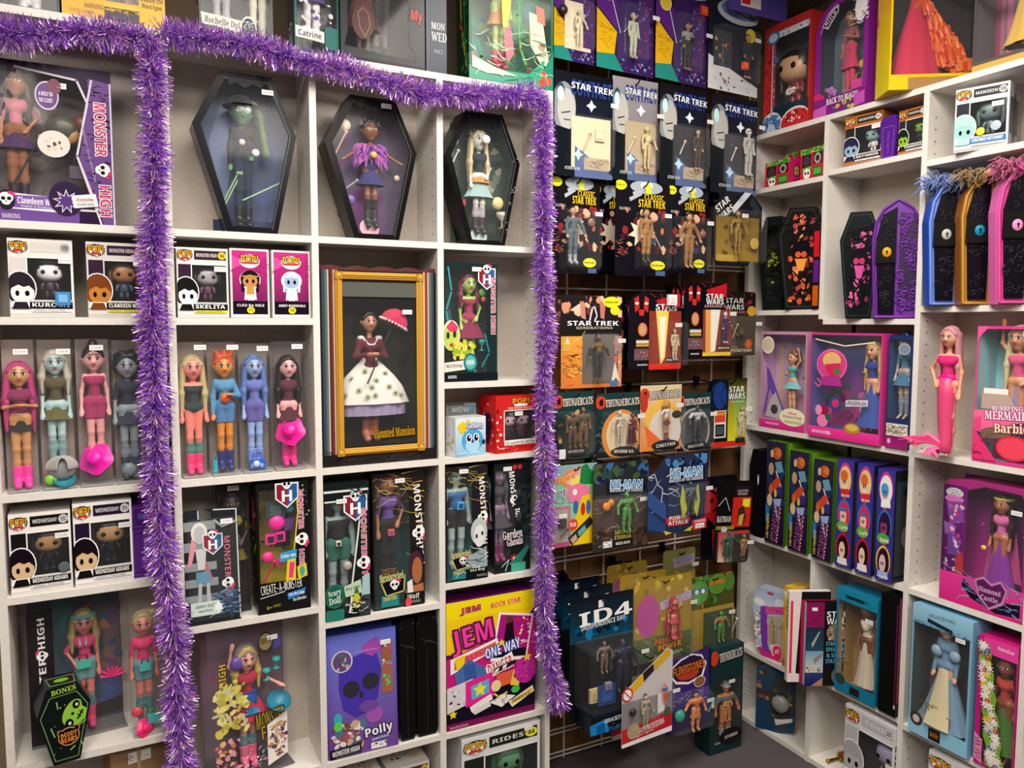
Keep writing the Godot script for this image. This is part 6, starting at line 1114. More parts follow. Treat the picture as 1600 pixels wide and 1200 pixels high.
	t = hang("black and red bat themed card set with a green armoured figure, tilted outward", Vector3(1.7652, -0.7865, -1.88), 0.1437, 0.2743, -4, "121114", {roll = -4.0, front = "p 241c20 40 4 90 8 80 20 50 18;t 70 12 30 3 0 b8b0b0 1 Land Strike;t 70 16 26 3 0 b8b0b0 1 BATMAN;r 44 20 52 36 c82820;r 72 22 20 10 d8e828;p 382c1c 60 34 76 30 84 44 78 54 60 52;p c8a040 64 42 78 40 74 54 62 54;T 22 46 40 7 0 d8d4d0 201818 2 BATMAN;l d8d0d0 .8 4 30 22 20 36 36;t 26 57 52 5 0 c8b820 1 CRIME SQUAD;e 24 59 8 4 b8c0d0;p c02820 8 62 96 60 96 98 12 98;g 12 64 40 34 c83428 e0b8a8;r 52 64 44 34 2a2420", bub = [[6, 60, 98, 98, 0.036]], dolls = ["x34 y98 h38 z.014 k:b n1 p:oo s:1e4a34 cape:1c4030:.2:.2", "x76 y97 h32 z.014 k:m p:aa s:8a6840 top:a87830 cape:241c14:.14:.1 boots:302418"], pos = ["84 72"]})
	t = hang("black and red back card behind the bat themed card set", Vector3(1.7583, -0.7822, -1.93), 0.1502, 0.2785, 0, "151316", {front = "p c02028 0 10 60 30 40 60 0 40;z 0 0 60 50 119 10 8 702028 38181c a03038;p b82820 30 64 90 62 90 98 34 98;p e8d8d0 50 80 60 78 58 98 50 98"})
	# --- lowest rows ---
	var idf := "g 0 0 100 36 0e1418 104058;z 10 14 80 20 121 24 6 1878b0 0c4c78 0a2030;r 44 4 8 7 f0f0ee;T 56 16 84 11 4 f4f6f8 101418 1 ID4;t 52 23 70 4 4 d8e0e8 1 INDEPENDENCE DAY;r 12 44 76 44 16181a"
	hang("back black and blue hanging alien card, hardly visible behind its stack", Vector3(1.2312, -1.1019, -1.97), 0.163, 0.3167, 0, "10161c", {front = idf})
	hang("middle black and blue hanging alien card between its two neighbours", Vector3(1.2414, -1.1278, -1.93), 0.1853, 0.3274, 0, "10161c", {front = idf})
	t = hang("large black and blue alien card with a deep clear bubble and a blue floppy disk", Vector3(1.233, -1.1587, -1.835), 0.221, 0.3666, 0, "10161c", {r = 0.006, front = idf + ";r 20 90 80 10 1878b0", bub = [[8, 34, 112, 88, 0.085]], bits = ["box:1c3c80:40:74:.028:2c54a0:.06", "box:8a8a90:40:66:.01:686870:.068", "box:c8b888:26:74:.02:b8a878:.05"], dolls = ["x42 y60 h26 z.04 k:b n1 p:ww s:6a5850", "x74 y80 h44 z.03 k:b n1 p:ww s:1c1c34"], pos = ["92 42"], sz = 0.087})
	tray(t, 0.2205)
	hang("yellow castle card with a clear slanted bubble at the back of its peg", Vector3(1.4253, -1.041, -1.98), 0.1556, 0.2757, 0, "a88a30", {front = "z 0 0 60 100 122 24 8 b89838 8a7020 c8a840;e 30 40 16 24 c060a8", bub = [[14, 6, 96, 60, 0.034]]})
	hang("yellow castle card with a clear slanted bubble in the middle of its peg", Vector3(1.4523, -1.0691, -1.93), 0.1806, 0.2832, 0, "a88a30", {front = "z 0 0 60 100 123 24 8 b89838 8a7020 c8a840;e 30 40 16 24 c060a8", bub = [[14, 6, 96, 60, 0.034]]})
	hang("yellow castle card reading PRINCESS POWER with a jagged clear bubble in front", Vector3(1.4911, -1.056, -1.878), 0.2265, 0.2655, 0, "a08630", {front = "z 0 0 100 60 124 30 8 b89838 8a7020 c8a840 d0b860;e 24 44 20 26 b85898;p c8b0d0 44 30 98 22 98 32 46 40;T 72 29 44 6 5 b8c8e8 604878 1 MASTERS;t 72 35 40 3 5 d87878 1 OF THE UNIVERSE;g 0 70 100 30 5a6a3a 384828;j 0 68 100 30 125 40 9 1.4 7a8a4a 2c3820 8a9a58;T 60 77 48 7 3 f07828 401808 1 PRINCESS;T 62 85 40 7 3 f0a038 401808 1 POWER;t 60 95 50 4 3 b8c070 1 FLUTTERINA", bub = [[18, 8, 98, 96, 0.06]], dolls = ["x62 y76 h50 z.02 p:wu s:d88878 hair:long:c03840 top:c83848 skirt:c04858:.4:.62:.13:.05 boots:c04850"], bits = ["wing:a03040:60:56:.04::.02"], pos = ["92 32"]})
	hang("pale purple titled card high on the peg behind the yellow castle cards", Vector3(1.6282, -0.901, -1.97), 0.1345, 0.157, 0, "8a8a50", {front = "p b8a8c8 30 20 96 14 96 34 34 40;T 64 24 52 9 4 a8b8e0 604878 1 MASTERS;t 64 33 44 5 4 d87878 1 OF THE UNIVERSE;z 0 40 100 60 126 14 12 b89838 688048", pos = ["80 30"]})
	hang("green and orange turtle themed card with a clear bubble below the bat cards", Vector3(1.7105, -1.0703, -1.9), 0.1866, 0.2484, 0, "50502a", {front = "z 0 0 100 44 127 30 10 4a8a3a c87828 2c4a24 883828 68a048;e 20 22 20 16 5a9a40;r 4 16 32 6 3868b8;e 14 20 4 3 f0f0f0;e 28 20 4 3 f0f0f0;e 60 14 20 14 5a9238;r 44 9 34 5 d87028;e 88 14 12 12 548838;g 0 44 100 56 a88c30 8a7428;r 30 50 66 46 3c4a34", bub = [[32, 46, 98, 98, 0.04]], dolls = ["x62 y92 h42 z.02 k:b n1 p:ww s:4a8038 top:b07040"], bits = ["rod:8a8a8c:88:70:.02:c8c8c8:.03"], pos = ["80 50"]})
	hang("dark green card with a clear bubble tucked behind the purple cave card", Vector3(1.6864, -1.1915, -1.95), 0.1435, 0.1672, 0, "2a3848", {front = "z 0 0 100 100 128 16 14 4a2a8a 203838 582898"})
	hang("purple cave man card with orange letters and a spotted orange figure", Vector3(1.5619, -1.284, -1.835), 0.1704, 0.2568, 0, "3c2470", {out = "0 8 96 0 100 44 100 100 0 100 0 50", front = "p f0f0f0 10 16 30 8 56 4 80 8 92 20 84 36 50 42 20 38 8 28;p 301848 13 17 32 10 56 6 78 10 88 20 80 34 50 39 22 35 11 27;e 48 28 26 8 b83c28;T 50 21 74 10 4 e08030 401808 1 FLINTSTONES;e 76 42 14 7 d8c8b0;e 76 42 12 6 8a5a40;g 0 50 100 50 4a3a88 28204c;j 10 52 80 20 129 20 10 .8 b8b0d0", bub = [[4, 50, 98, 98, 0.04]], dolls = ["x58 y100 h50 z.02 k:b p:ow s:d08858 top:d07028 skirt:d87830:.36:.62:.16:.08 hair:short:1a1614"], bits = ["ball:38a890:24:76:.02", "rod:38a890:90:70:.02:40b8a0:.03"], pos = ["86 62"]})
	hang("slanted red and white ghost card with two small clear blistered figures", Vector3(1.3262, -1.2114, -1.735), 0.179, 0.2662, 0, "c8c4c4", {out = "0 40 90 0 100 4 100 96 0 100", front = "p e0b020 4 40 40 22 42 32 8 48;p d8a818 60 14 92 0 96 8 64 22;p 2a2428 40 22 60 14 62 22 42 32;e 10 42 11 8 d03028;e 10 42 8 6 f0f0f0;l d03028 1.4 4 38 16 46;r 0 50 100 30 8a8488;p c02830 0 80 100 72 100 92 0 98;t 54 84 60 6 7 f4f0f0 2 GHOSTBUSTERS;t 44 90 36 3 7 f0d8d8 1 Egon Figure;p f0f0f0 0 96 100 90 100 96 0 100;e 22 84 12 9 b0a080;e 90 72 7 5 405028;p f0f0f0 70 50 84 48 84 70 70 72", bub = [[10, 42, 66, 82, 0.036], [68, 36, 98, 72, 0.03]], dolls = ["x40 y82 h38 z.016 k:m p:aw s:d0b090 suit:a89c80 hair:short:3a2c20", "x80 y62 h24 z.012 k:m n1 p:aa s:e06030 top:3868b8"], bits = ["ball:1c1c20:16:60:.012"], pos = ["94 44"]})
	carded("white back card with a red band behind the slanted ghost card", Vector3(1.4031, -1.3121, -1.93), 0.1367, 0.1908, 4, "c8c4c4", {front = "p c02830 0 74 100 66 100 86 0 92"})
	t = pack("figure_box", "dark teal cat logo window box standing on the carpet in the corner", "toy box", Vector3(1.745, -1.416, -1.86), 0.14, 0.36, 0.07, 0, "1a3436", {win = "14 30 96 92", ci = "2a3232", front = "p 16292c 0 8 100 0 100 8 0 16;r 0 0 100 12 203c40;e 10 9 12 7 d04028;T 60 9 70 8 4 e8e4dc 201c1c 2 THUNDERCATS;r 2 44 12 14 1a1a1a;r 4 46 8 9 e8e8e8;e 66 86 36 8 201c1e;t 66 86 40 3 4 d8d0c8 1 CAT WARRIOR;t 24 90 16 2 0 b0b8b8 1 WARNING", dolls = ["x60 y90 h50 z-.02 k:b n1 p:ww s:b06a40 top:5c6468 boots:8c9498 cap:9aa0a4", "x60 y74 h24 z-.01 k:b n1 p:ff s:c08040"], pos = ["64 34"]})

func insert(kind: String, at: Vector3, w: float, h: float, a: String) -> void:
	var t: Node3D = get_child(get_child_count() - 2)   # the hung card just built, under its hook
	var f := Acc.new()
	f.box(Vector3(-w / 2, 0, -0.0006), Vector3(w / 2, h, 0), H("8a3018")); art(f, a, w, h)
	var o := put(f, "card_insert", M.card, t); o.position = at - t.position
	o.set_meta("label", kind + " card insert")

func tray(t: Node3D, w: float) -> void:            # the printed tray under the deep bubble
	var a := Acc.new(); a.box(Vector3(-w * 0.42, 0.0, 0.002), Vector3(w * 0.58, 0.052, 0.088), H("12181e"))
	a.z = 0.0885
	art(a, "p 1880c8 4 40 30 20 36 98 6 98;p 0e5a98 14 50 26 40 30 98 16 98;t 62 84 40 2 0 f0f0f0 1 .", w * 0.96, 0.052)
	put(a, "printed_tray", M.gloss, t)
	var f := Acc.new(); f.z = 0.0
	art(f, "h 26 78 60 16 14384c 1878b0;t 44 28 50 22 3 e8ecf0 2 SHOCKTROOPER;e 84 34 15 34 c8a860;e 84 34 12 28 1c5ca0;t 84 34 14 12 0 e8f0f8 1 ID4;j 28 56 40 30 131 20 14 2 78b0d8;t 80 -34 26 14 0 d8d028 1 TRY ME", w * 0.96, 0.052)
	put(f, "tray_label", M.gloss, t).position = Vector3(w * 0.08, 0, 0.0895)

func right_shelves() -> void:
	var t: Node3D
	# --- on top ---
	pack("big_head_doll_box", "red box edged in blue lace with a big headed doll and a white guitar", "doll box", Vector3(1.945, 0.633, -1.8711), 0.1904, 0.34, 0.08, -90, "c03030", {win = "26 14 97 78", ci = "3a4450", front = "z 0 0 18 90 140 40 3 a82428 d84040 782020;l d8dce8 1 19 8 19 96;l 4868a0 1.2 22 8 22 96;z 18 8 6 88 141 30 1.4 e8ecf4 4868a0;r 22 8 76 6 d8e0ec;z 22 8 76 6 142 24 2 4878a8 88a8c8;e 20 12 14 6 4878a8;e 20 12 10 4 c8d8e8;r 24 78 76 22 203040;e 20 98 26 16 d8dce4;e 20 98 24 14 5078a8;z 2 84 36 14 143 30 2 a8c0d8 385888 e8ecf0;e 20 100 10 7 b8c8dc;e 74 98 34 15 e8e0e0;e 74 98 32 13 c82c30;z 50 87 46 11 144 30 2 602028 e8d8d8 882428;e 30 34 4 3 4070a8", dolls = ["x58 y82 h54 k:v s:c8a080 e:2a1c18 hair:long:2a201c top:8a2830"], bits = ["guitar:e8e4dc:56:66:.03:b08850:-.012", "ball:302018:58:40:.03::-.03"]})
	pack("fairy_doll_box", "purple arched doll box reading BACK TO MAGIC on the right top shelf", "doll box", Vector3(1.952, 0.633, -1.6663), 0.1895, 0.34, 0.085, -90, "8a2890", {out = "0 24 10 10 30 2 60 0 96 4 100 12 100 100 0 100", win = "12 26 22 12 40 6 70 4 92 10 92 84 12 84", ci = "3c4658", back = "g 0 0 100 100 8898a8 3c4a60;r 18 30 12 50 b0a890;r 70 20 14 60 586890;e 26 34 12 5 c8c8a0", front = "l d890d8 .8 10 26 22 11 40 5;p d8d0dc 12 20 30 8 44 6 44 12 24 24;p 30203a 14 20 30 10 42 8 42 11 24 22;T 28 15 26 5 38 e8e4ec 30203a 2 WITCH;e 86 16 11 12 f0ecf4;j 76 6 20 24 145 16 10 1.4 ffffff d8d0e0;e 6 86 16 8 d02878;t 14 87 24 2.6 18 f8e8f0 1 SUMMER;p 802084 0 84 100 84 100 100 0 100;T 56 88 60 5 0 f4eef4 601860 2 BACK TO MAGIC;p c85cb8 0 92 26 90 26 99 0 100;z 34 91 50 8 146 16 4 c8b040 48a0c8 305860;p c050b0 78 88 98 87 98 97 80 98", dolls = ["x56 y85 h72 p:af s:a87050 hair:bun:1a1418 l:a04050 top:b06878 skirt:d83868:.3:.62:.12:.05 legs:d84870"], bits = ["beast:a868b0:28:80:.02:c890c8", "bag:d03898:78:82:.02:c8a030", "ball:c8a840:82:62:.012"]})
	t = pack("collector_doll_box", "yellow sided box with a doll in a flowing crimson and orange gown", "collector doll box", Vector3(1.9898, 0.633, -1.3794), 0.25, 0.4, 0.1, -33, "f0c41c", {win = "2 2 98 90", ci = "2e3034", back = "g 0 0 100 100 2a3038 4a3c38;p 3c1c1c 0 30 30 60 20 98 0 98", front = "p f0c420 0 90 30 90 20 100 0 100;r 20 92 80 8 a88050", left = "g 0 0 100 60 f09a28 f0c81c;g 0 60 100 40 f0c81c e8d820;z 0 0 100 50 147 12 8 e88830 f0b020 d8a030", dolls = ["x40 y94 h92 z-.06 p:uo s:7a4a38 e:1a1010 l:c02040 hair:bun:141012 bodice:d85a20"]})
	gown(t)
	pack("stage_doll_box", "tall striped curtain stage box with a curved gold floor, far right top", "collector doll box", Vector3(1.952, 0.633, -1.1661), 0.1873, 0.42, 0.09, -90, "5a5058", {win = "2 2 98 94", ci = "6a6870", back = "h 0 0 100 100 6a4a58 707880;r 0 0 6 92 8a3048;r 8 0 5 92 9a5870;r 16 0 8 92 b06080;r 30 0 8 92 98687c;r 44 0 7 92 986878;r 58 0 7 92 8a6878;r 72 0 6 92 806a78;r 86 0 6 92 806a78;p b89048 0 100 20 92 60 88 100 86 100 100;p e0bc70 2 100 24 93 62 89.6 100 88 100 90 60 92 24 96", front = "r 0 96 100 4 c8a050;e 20 55 16 4 c8983c", dolls = ["x70 y92 h84 p:ah s:c08868 hair:bun:c89030 bodice:c8a040 skirt:d8b050:.02:.62:.2:.045"]})
	# --- first row ---
	for i in 2:
		var q: Array = [[Vector3(1.944, 0.454, -1.8966), 0.1059, 0.0799], [Vector3(1.944, 0.454, -1.7537), 0.0919, 0.0928]][i]
		pack("mini_house_box", ["red mini house box with a green leaf roof, left of its twin", "red mini house box with a green leaf roof touching the first divider"][i], "toy box", q[0], q[1], q[2], 0.06, -90, "c82838", {front = "r 0 0 100 16 b0a850;z 0 0 100 20 %d 26 12 3a9a38 58b848 287028;r 8 20 38 42 30242c;r 56 18 38 36 30242c;e 27 42 14 18 4a3a44;e 74 38 14 18 a8a098;e 74 38 8 10 30282c;r 56 64 38 32 287030;p 58b840 10 64 48 60 46 76 12 78;e 30 84 15 18 f0ece8;e 24 82 4 5 141414;e 36 82 4 5 141414;r 60 70 30 20 58a848" % (150 + i), right = "r 0 0 100 100 c02068;e 50 50 22 26 3a3038;e 50 50 16 20 c8a838;l 3a3038 3 50 30 50 70;l 3a3038 3 36 50 64 50;e 50 92 24 8 801848", top = "z 0 0 100 100 152 40 12 3a9a38 58b848 287028"})
		pack("mini_house_box", "small red and green roofed box at the back of the mini house shelf", "toy box", [Vector3(2.01, 0.532, -1.9012), Vector3(2.01, 0.532, -1.7804)][i], 0.06, 0.035, 0.04, -90, "a82030", {group = "mini house boxes at the back", front = "z 0 0 100 60 %d 20 24 3a9a38 58b848 287028" % (153 + i)})
		pack("mini_house_box", "lower red mini house box carrying a small one at the back of its shelf", "toy box", [Vector3(2.01, 0.454, -1.8982), Vector3(2.01, 0.454, -1.7772)][i], 0.07, 0.078, 0.05, -90, "b02434", {group = "mini house boxes carrying others at the back", front = "z 0 0 100 20 %d 20 10 3a9a38 58b848 287028" % (155 + i)})
	vinyl_box("orange edged vinyl figure box with a pale blue portrait, right unit upper shelf", Vector3(1.952, 0.466, -1.5855), 0.1195, 0.1424, 0.085, -84, ["b06828", "2a2a30", "22262e", "28284a", "90b0c8", "1c1a1c"], "02", "MONSTERS", "BRIDE OF FRANKENSTEIN", "x62 y78 h50 k:v s:8aa8b0 hair:tall:1c1a20 top:d8d4d0", {pos = ["84 30"], sc = "f0f0f0", nc = "e8e4e0"})
	pack("gift_box", "slim purple coffin shaped box between two orange vinyl figure boxes", "gift box", Vector3(1.952, 0.466, -1.4936), 0.0576, 0.1177, 0.07, -90, "54208c", {out = "16 0 84 0 100 22 84 100 16 100 0 22", front = "l 8a58b8 1.4 18 26 82 26 76 96 24 96 18 26;t 50 62 50 14 90 7a50a8 2 Collection"})
	vinyl_box("orange edged vinyl figure box with a green faced figure against the divider", Vector3(1.952, 0.466, -1.4214), 0.0792, 0.1211, 0.085, -90, ["b06828", "2a2a30", "22262e", "1c2418", "90b828", "1c1a1c"], "01", "MONSTERS", "FRANKENSTEIN", "x62 y78 h50 k:v s:6a9a30 hair:flat:18200f top:28301c", {sc = "f0f0f0", nc = "e8e4e0", pos = []})
	vinyl_box("pale grey vinyl figure box with an aqua ghost bride portrait, right unit", Vector3(1.94, 0.436, -1.2529), 0.1191, 0.1569, 0.1, -72, ["dcdcdc", "2a3038", "48545a", "a8d0d0", "98c8c8", "3878b8"], "578", "MANSION", "CONSTANCE HATCHAWAY", "x62 y78 h54 k:v s:5a7478 hair:long:587074 top:587074", {sc = "f0f0f0", nc = "c0c0c0", pos = ["80 32"], bits = ["coin:d8d020:50:72:.01::.002", "coin:a8b8c8:78:66:.012::.002"], right = "r 12 22 76 56 5a6668;t 50 50 86 26 90 1c1c20 1 CONSTANCE HATCHAWAY;e 50 10 16 6 b8b8bc"})
	pack("gift_box", "purple and green edged case cut off by the right of the upper shelf", "toy case", Vector3(1.95, 0.436, -1.1182), 0.0533, 0.138, 0.08, -70, "5a3090", {front = "z 0 0 100 100 160 16 10 38b050 282830 6a3aa0"})
	# --- coffin cases ---
	var scroll := "j 24 10 52 80 161 40 14 1.6 0e0e12;k 50 36 7"
	pack("coffin_case", "black coffin case with lime scrollwork at the left end of the right shelves", "toy case", Vector3(1.9503, 0.045, -1.931), 0.1, 0.31, 0.045, -66, "14161a", {out = "24 0 76 0 100 26 80 100 20 100 0 26", win = "36 10 64 10 82 30 66 90 34 90 18 30", ci = "1c2010", pane = false, front = "z 30 20 40 66 162 16 6 5a7020 7a8a28 1a1c20;" + scroll.replace(";k 50 36 7", "")})
	t = pack("coffin_case", "black coffin case with orange and red glass behind its scrollwork", "toy case", Vector3(1.9502, 0.045, -1.7921), 0.15, 0.325, 0.04, -62, "17191c", {out = "24 0 76 0 100 26 80 100 20 100 0 26", front = "l 3a3e44 .7 28 3 73 3 94 27 76 97 24 97 6 27 28 3;z 26 8 48 84 163 50 5 c85030 e89848 b04038 d87050 7a3028;p e89840 38 50 62 50 56 62 44 62;l 101014 1.6 30 20 40 40 30 60 44 90;l 101014 1.6 70 20 60 40 70 60 56 90;l 101014 1.6 40 40 60 40;l 101014 1.4 34 62 64 76;l 101014 1.4 66 62 38 76;l 101014 1.4 36 80 62 88;p 121216 34 34 66 34 70 44 60 50 40 50 30 44;e 44 46 6 3 d05838;e 56 46 6 3 d05838;j 20 6 60 30 164 14 12 1.4 121216;r 64 0 0.1 0.1 ffffff"})  # orange and red patches drawn as flat colour on the front
	pack("colour_sample_card", "tall strip of red, violet and orange blocks beside the orange coffin case", "toy card", Vector3(1.936, 0.045, -1.7193), 0.0229, 0.2618, 0.012, -90, "1a1a1c", {front = "r 10 8 90 30 d01830;r 10 42 90 26 6a2088;r 10 72 90 24 d05a10"})
	t = pack("coffin_case", "black coffin case with magenta glass left of the purple locker case", "toy case", Vector3(1.9315, 0.0145, -1.5572), 0.11, 0.31, 0.05, -55, "15171b", {out = "24 0 76 0 100 26 80 100 20 100 0 26", front = "l 343840 .7 28 3 73 3 94 27 76 97 24 97 6 27 28 3;z 26 20 48 72 165 40 5 a83878 c85090 802858 d06098;p d050a0 38 50 62 50 56 62 44 62;l 101014 1.6 30 20 40 40 30 60 44 90;l 101014 1.6 70 20 60 40 70 60 56 90;l 101014 1.4 34 62 64 76;l 101014 1.4 66 62 38 76;p 121216 30 34 66 34 70 44 60 50 40 50 26 44;e 42 46 7 3 c03868;e 56 46 7 3 c03868;j 20 6 60 30 166 14 12 1.4 121216"})
	locker("purple locker shaped case with pierced scrollwork and a yellow lock", Vector3(1.9394, 0.0145, -1.4421), 0.128, 0.335, 0.05, -52, "6a2098", "4a1470", "d89820", "", 171)
	locker("blue locker shaped case with a silver lock and blue fur on top", Vector3(1.9392, 0.0475, -1.2739), 0.13, 0.332, 0.056, -38, "6a88d8", "1450b8", "b0b0b0", "4a78d0", 172)
	locker("gold locker shaped case with a blue lock between the blue and pink ones", Vector3(1.9512, 0.0475, -1.195), 0.13, 0.336, 0.056, -38, "b8882c", "8a5428", "1880a8", "9a7a38", 173)
	locker("pink locker shaped case with a pale pink lock and magenta fur on top", Vector3(1.9392, 0.0475, -1.0976), 0.13, 0.34, 0.056, -38, "d84898", "d868b0", "e888c0", "d0388c", 174)
	# --- doll boxes, middle row ---
	pack("ballerina_doll_box", "lilac doll box with a ballerina in an aqua tutu, right unit middle shelf", "doll box", Vector3(1.942, -0.35, -1.8467), 0.1957, 0.3238, 0.07, -90, "c890b0", {win = "4 3 97 90", ci = "b890b8", back = "g 0 0 100 100 b8a0cc d8a8b8;z 0 0 100 30 180 16 6 e0c8a0 d8b0c8 a890c0;r 10 14 8 70 d0b080", front = "e 16 14 14 9 f0e8d0;e 16 14 12 7 d8c8b0;p 6a50a8 14 36 22 40 40 62 60 84 54 86 36 70 22 60 14 84 8 84 18 60;p b8b0b4 14 88 24 70 36 62 50 78 54 90;e 34 80 8 5 484048;g 0 91 100 9 e83c98 c82880;e 74 86 28 9 f0ecc8;t 74 82 20 3 0 d84890 2 the;t 74 86 40 4 0 8a6a60 2 Dancing;t 76 91 36 2.6 0 889048 1 PRINCESSES;t 30 95 30 2 0 f8d0e4 1 WARNING", dolls = ["x58 y88 h66 p:fu s:d8a078 hair:curly:8a5c38 crown:58b0b0 tank:58b8b0 fringe:88c8d0:.44:.62:.19:.045", "x94 y88 h62 p:fh s:b08060 hair:curly:4a3028 top:8088b8 skirt:8898c0:.4:.62:.14:.045"]})
	pack("princess_doll_box", "wide pink and blue doll box with a rose crest and a doll in a blue gown", "doll box", Vector3(1.928, -0.35, -1.5937), 0.2566, 0.322, 0.075, -90, "d03888", {win = "2 2 98 90", ci = "5a5a98", back = "g 0 0 100 30 8890b0 4a5ca0;g 0 30 100 60 5a4890 a03078;z 0 50 60 36 181 26 8 b83880 d868a0 701c58 3a6a50;z 50 56 50 36 182 30 7 b070a0 803070 c890b8", front = "e 32 30 22 15 e868a8;e 32 30 20 13 d84890;e 32 26 13 8 e8c068;e 32 27 7 5 e8b090;p d83060 22 30 44 28 46 38 30 42;e 40 36 4 3 388848;l e868a8 1.4 12 44 18 48 14 52 9 48;p b03890 16 42 44 40 48 50 20 50;l f0e0c8 1.2 8 6 50 12 90 8;g 0 90 100 10 f040a0 d82c88;t 20 95 28 3 0 f8c8e0 1 WARNING;e 30 95 3 2 f8a8d0;p d8d4dc 54 62 84 60 84 66 54 68;t 69 63 24 2 3 403868 2 Barbie as;t 69 65 28 2.4 3 403868 2 Sleeping Beauty;e 64 88 11 5 b09030;e 64 87 8 3 d8bc58;e 24 74 7 5 a02050;e 40 66 9 7 2c4a88;e 40 66 5 4 d83068;e 22 84 8 6 f080b8;e 16 74 5 5 f090c0;e 30 80 4 3 1c6a48", dolls = ["x80 y90 h80 p:fa s:d8a080 hair:verylong:e0c070 top:2c3c98 skirt:3858b0:.04:.62:.2:.045"]})
	pack("fairy_doll_box", "dark blue fairy doll box with a silver oval seal pressed against the second divider", "doll box", Vector3(1.935, -0.35, -1.4174), 0.0711, 0.3177, 0.07, -90, "203468", {win = "4 4 97 74", ci = "284a78", back = "z 0 0 100 100 183 40 6 2c5888 203c68 387890 284a58", front = "e 70 12 26 5 a8b0b8;e 70 12 22 4 78889c;r 4 78 94 11 e8e6d8;j 6 79 90 9 184 50 8 .5 484838;g 0 89 100 11 8a1c68 a02878;e 18 94 8 2.4 d8b0c8", dolls = ["x46 y76 h76 p:aa s:a89890 hair:bob:18203c top:4888a8 skirt:3a78a0:.4:.62:.14:.045 sock:8890a0"]})
	mermaid(Vector3(1.9211, -0.35, -1.2642))
	pack("mermaid_doll_box", "pink and aqua mermaid doll box with a bubble jar and a round red tray", "doll box", Vector3(1.94, -0.35, -1.1329), 0.1423, 0.3441, 0.085, -90, "d84090", {win = "3 2 98 97", ci = "98c8d0", back = "g 0 0 100 46 487078 98d0d8;g 0 46 100 54 d88ab8 a02050;p 305a60 44 18 52 22 50 34 44 40 40 30;p 305a60 44 48 50 44 52 52 46 56;e 40 36 14 8 c8e8ec", front = "p e8589c 0 0 20 0 0 10;r 16 45 42 4 f0ece4;p b8a098 14 49 60 49 70 57 66 60 12 60;p 786050 8 70 66 68 66 80 16 82;p f0689c -2 62 96 57 96 67 24 74 4 78;p e04888 -2 68 14 66 14 78 0 76;T 58 59 52 4 3 f4f0f8 a02870 2 BUBBLING;T 56 64 72 6 3 f4f0f8 a02870 2 MERMAID;T 66 72.5 58 7 4 f0e8b8 903060 2 Barbie;p e03878 -1 74 44 98 -1 98;j 2 82 20 12 190 12 10 .5 901848;e 72 87 30 9 e02c48;e 72 87 27 7.6 e84860;e 96 64 6 10 2870b0", dolls = ["x62 y90 h88 p:uh s:c88a68 hair:verylong:e0d4a0 tank:d84880 skirt:9890b8:.08:.6:.09:.045"], pos = ["88 5"]})
	# --- doll boxes, lower row ---
	pack("coffin_case", "plain black coffin shaped case at the end of the cartoon doll spines", "toy case", Vector3(1.94, -0.735, -1.947), 0.0719, 0.3026, 0.06, -90, "121316", {out = "20 0 84 0 100 20 90 100 10 100 0 20", front = "e 60 34 5 6 d8d8d8"})
	for i in 3:
		var q: Array = [[Vector3(1.93, -0.735, -1.8533), 0.0955, 0.3435], [Vector3(1.928, -0.735, -1.7526), 0.089, 0.3261], [Vector3(1.926, -0.735, -1.6549), 0.0853, 0.3144]][i]
		pack("cartoon_doll_box", ["dark blue doll box spine with a pink cartoon title, leftmost of its three", "dark blue doll box spine with a pink cartoon title, middle of its three", "dark blue doll box spine with a pink cartoon title, beside the portrait spines"][i], "doll box", q[0], q[1] * 0.86, q[2], 0.12, -90, "282440", {front = "g 0 0 100 100 2c2840 201c34;z 0 4 100 60 191 14 8 24345a 2a3c60 1c2848;e 56 11 24 6 b85828;e 66 10 14 4 d07838;e 30 12 8 4 c8b8a0;p 6898b0 46 20 80 18 92 28 60 30;e 28 27 14 6 b89878;p d0ccd0 50 28 56 28 84 42 78 43;p c84828 20 44 60 34 80 36 70 44 30 50;e 28 48 10 5 c86838;p 3a2c80 60 44 92 42 86 52 56 52;e 54 50 7 4 c8c840;e 24 58 14 6 d8b890;p 98a8d8 44 56 88 54 80 62 50 62;p d0d8e8 50 62 60 62 72 74 64 74;p 2878b8 4 62 24 66 20 80 6 80;t 60 80 36 40 84 f090b0 1 SCOOBYADOO;t 56 80 36 36 84 58306a 1 SCOOBYADOO;t 18 84 24 12 88 e0c838 1 LOD PRESENTS", right = "r 0 0 100 100 6a9a20;r 0 0 10 100 3a6a1c", top = "r 0 0 100 100 5a8a28"})
	for i in 3:
		var q: Array = [[Vector3(1.928, -0.735, -1.5758), 0.0643, 0.3262], [Vector3(1.926, -0.735, -1.5041), 0.0608, 0.3263], [Vector3(1.924, -0.735, -1.4342), 0.0616, 0.3228]][i]
		var who := "e 50 17 40 15 d83888;e 50 18 36 13 %s;e 46 20 18 8 %s;p %s 26 27 76 26 80 33 24 34;t 56 33 50 3.4 6 f0e8f0 2 %s;e 50 50 42 14 2c70a8;e 50 51 34 13 %s;e 46 52 19 8 %s;e 44 62 36 5 %s;t 52 63 52 4 6 f4f0f4 2 %s;e 50 82 42 14 %s;e 50 83 35 13 %s;e 46 84 19 8 %s;p %s 22 91 76 91 82 97 18 97;t 56 96 50 3.6 6 f4e8f0 2 %s" % (["e0c888", "ecd4b8", "d03030", "Bryte", "d82868", "e8c8b0", "70a838", "Carly", "c81c20", "18141a", "e8c8b0", "e8e4e0", "Dana"] if i < 2 else ["e8ecec", "d8b8a0", "f0f0f0", "Spark", "301838", "8a3a70", "58a048", "Nessa", "e0c030", "301028", "d8b8c0", "98b0d8", "Noelle"])
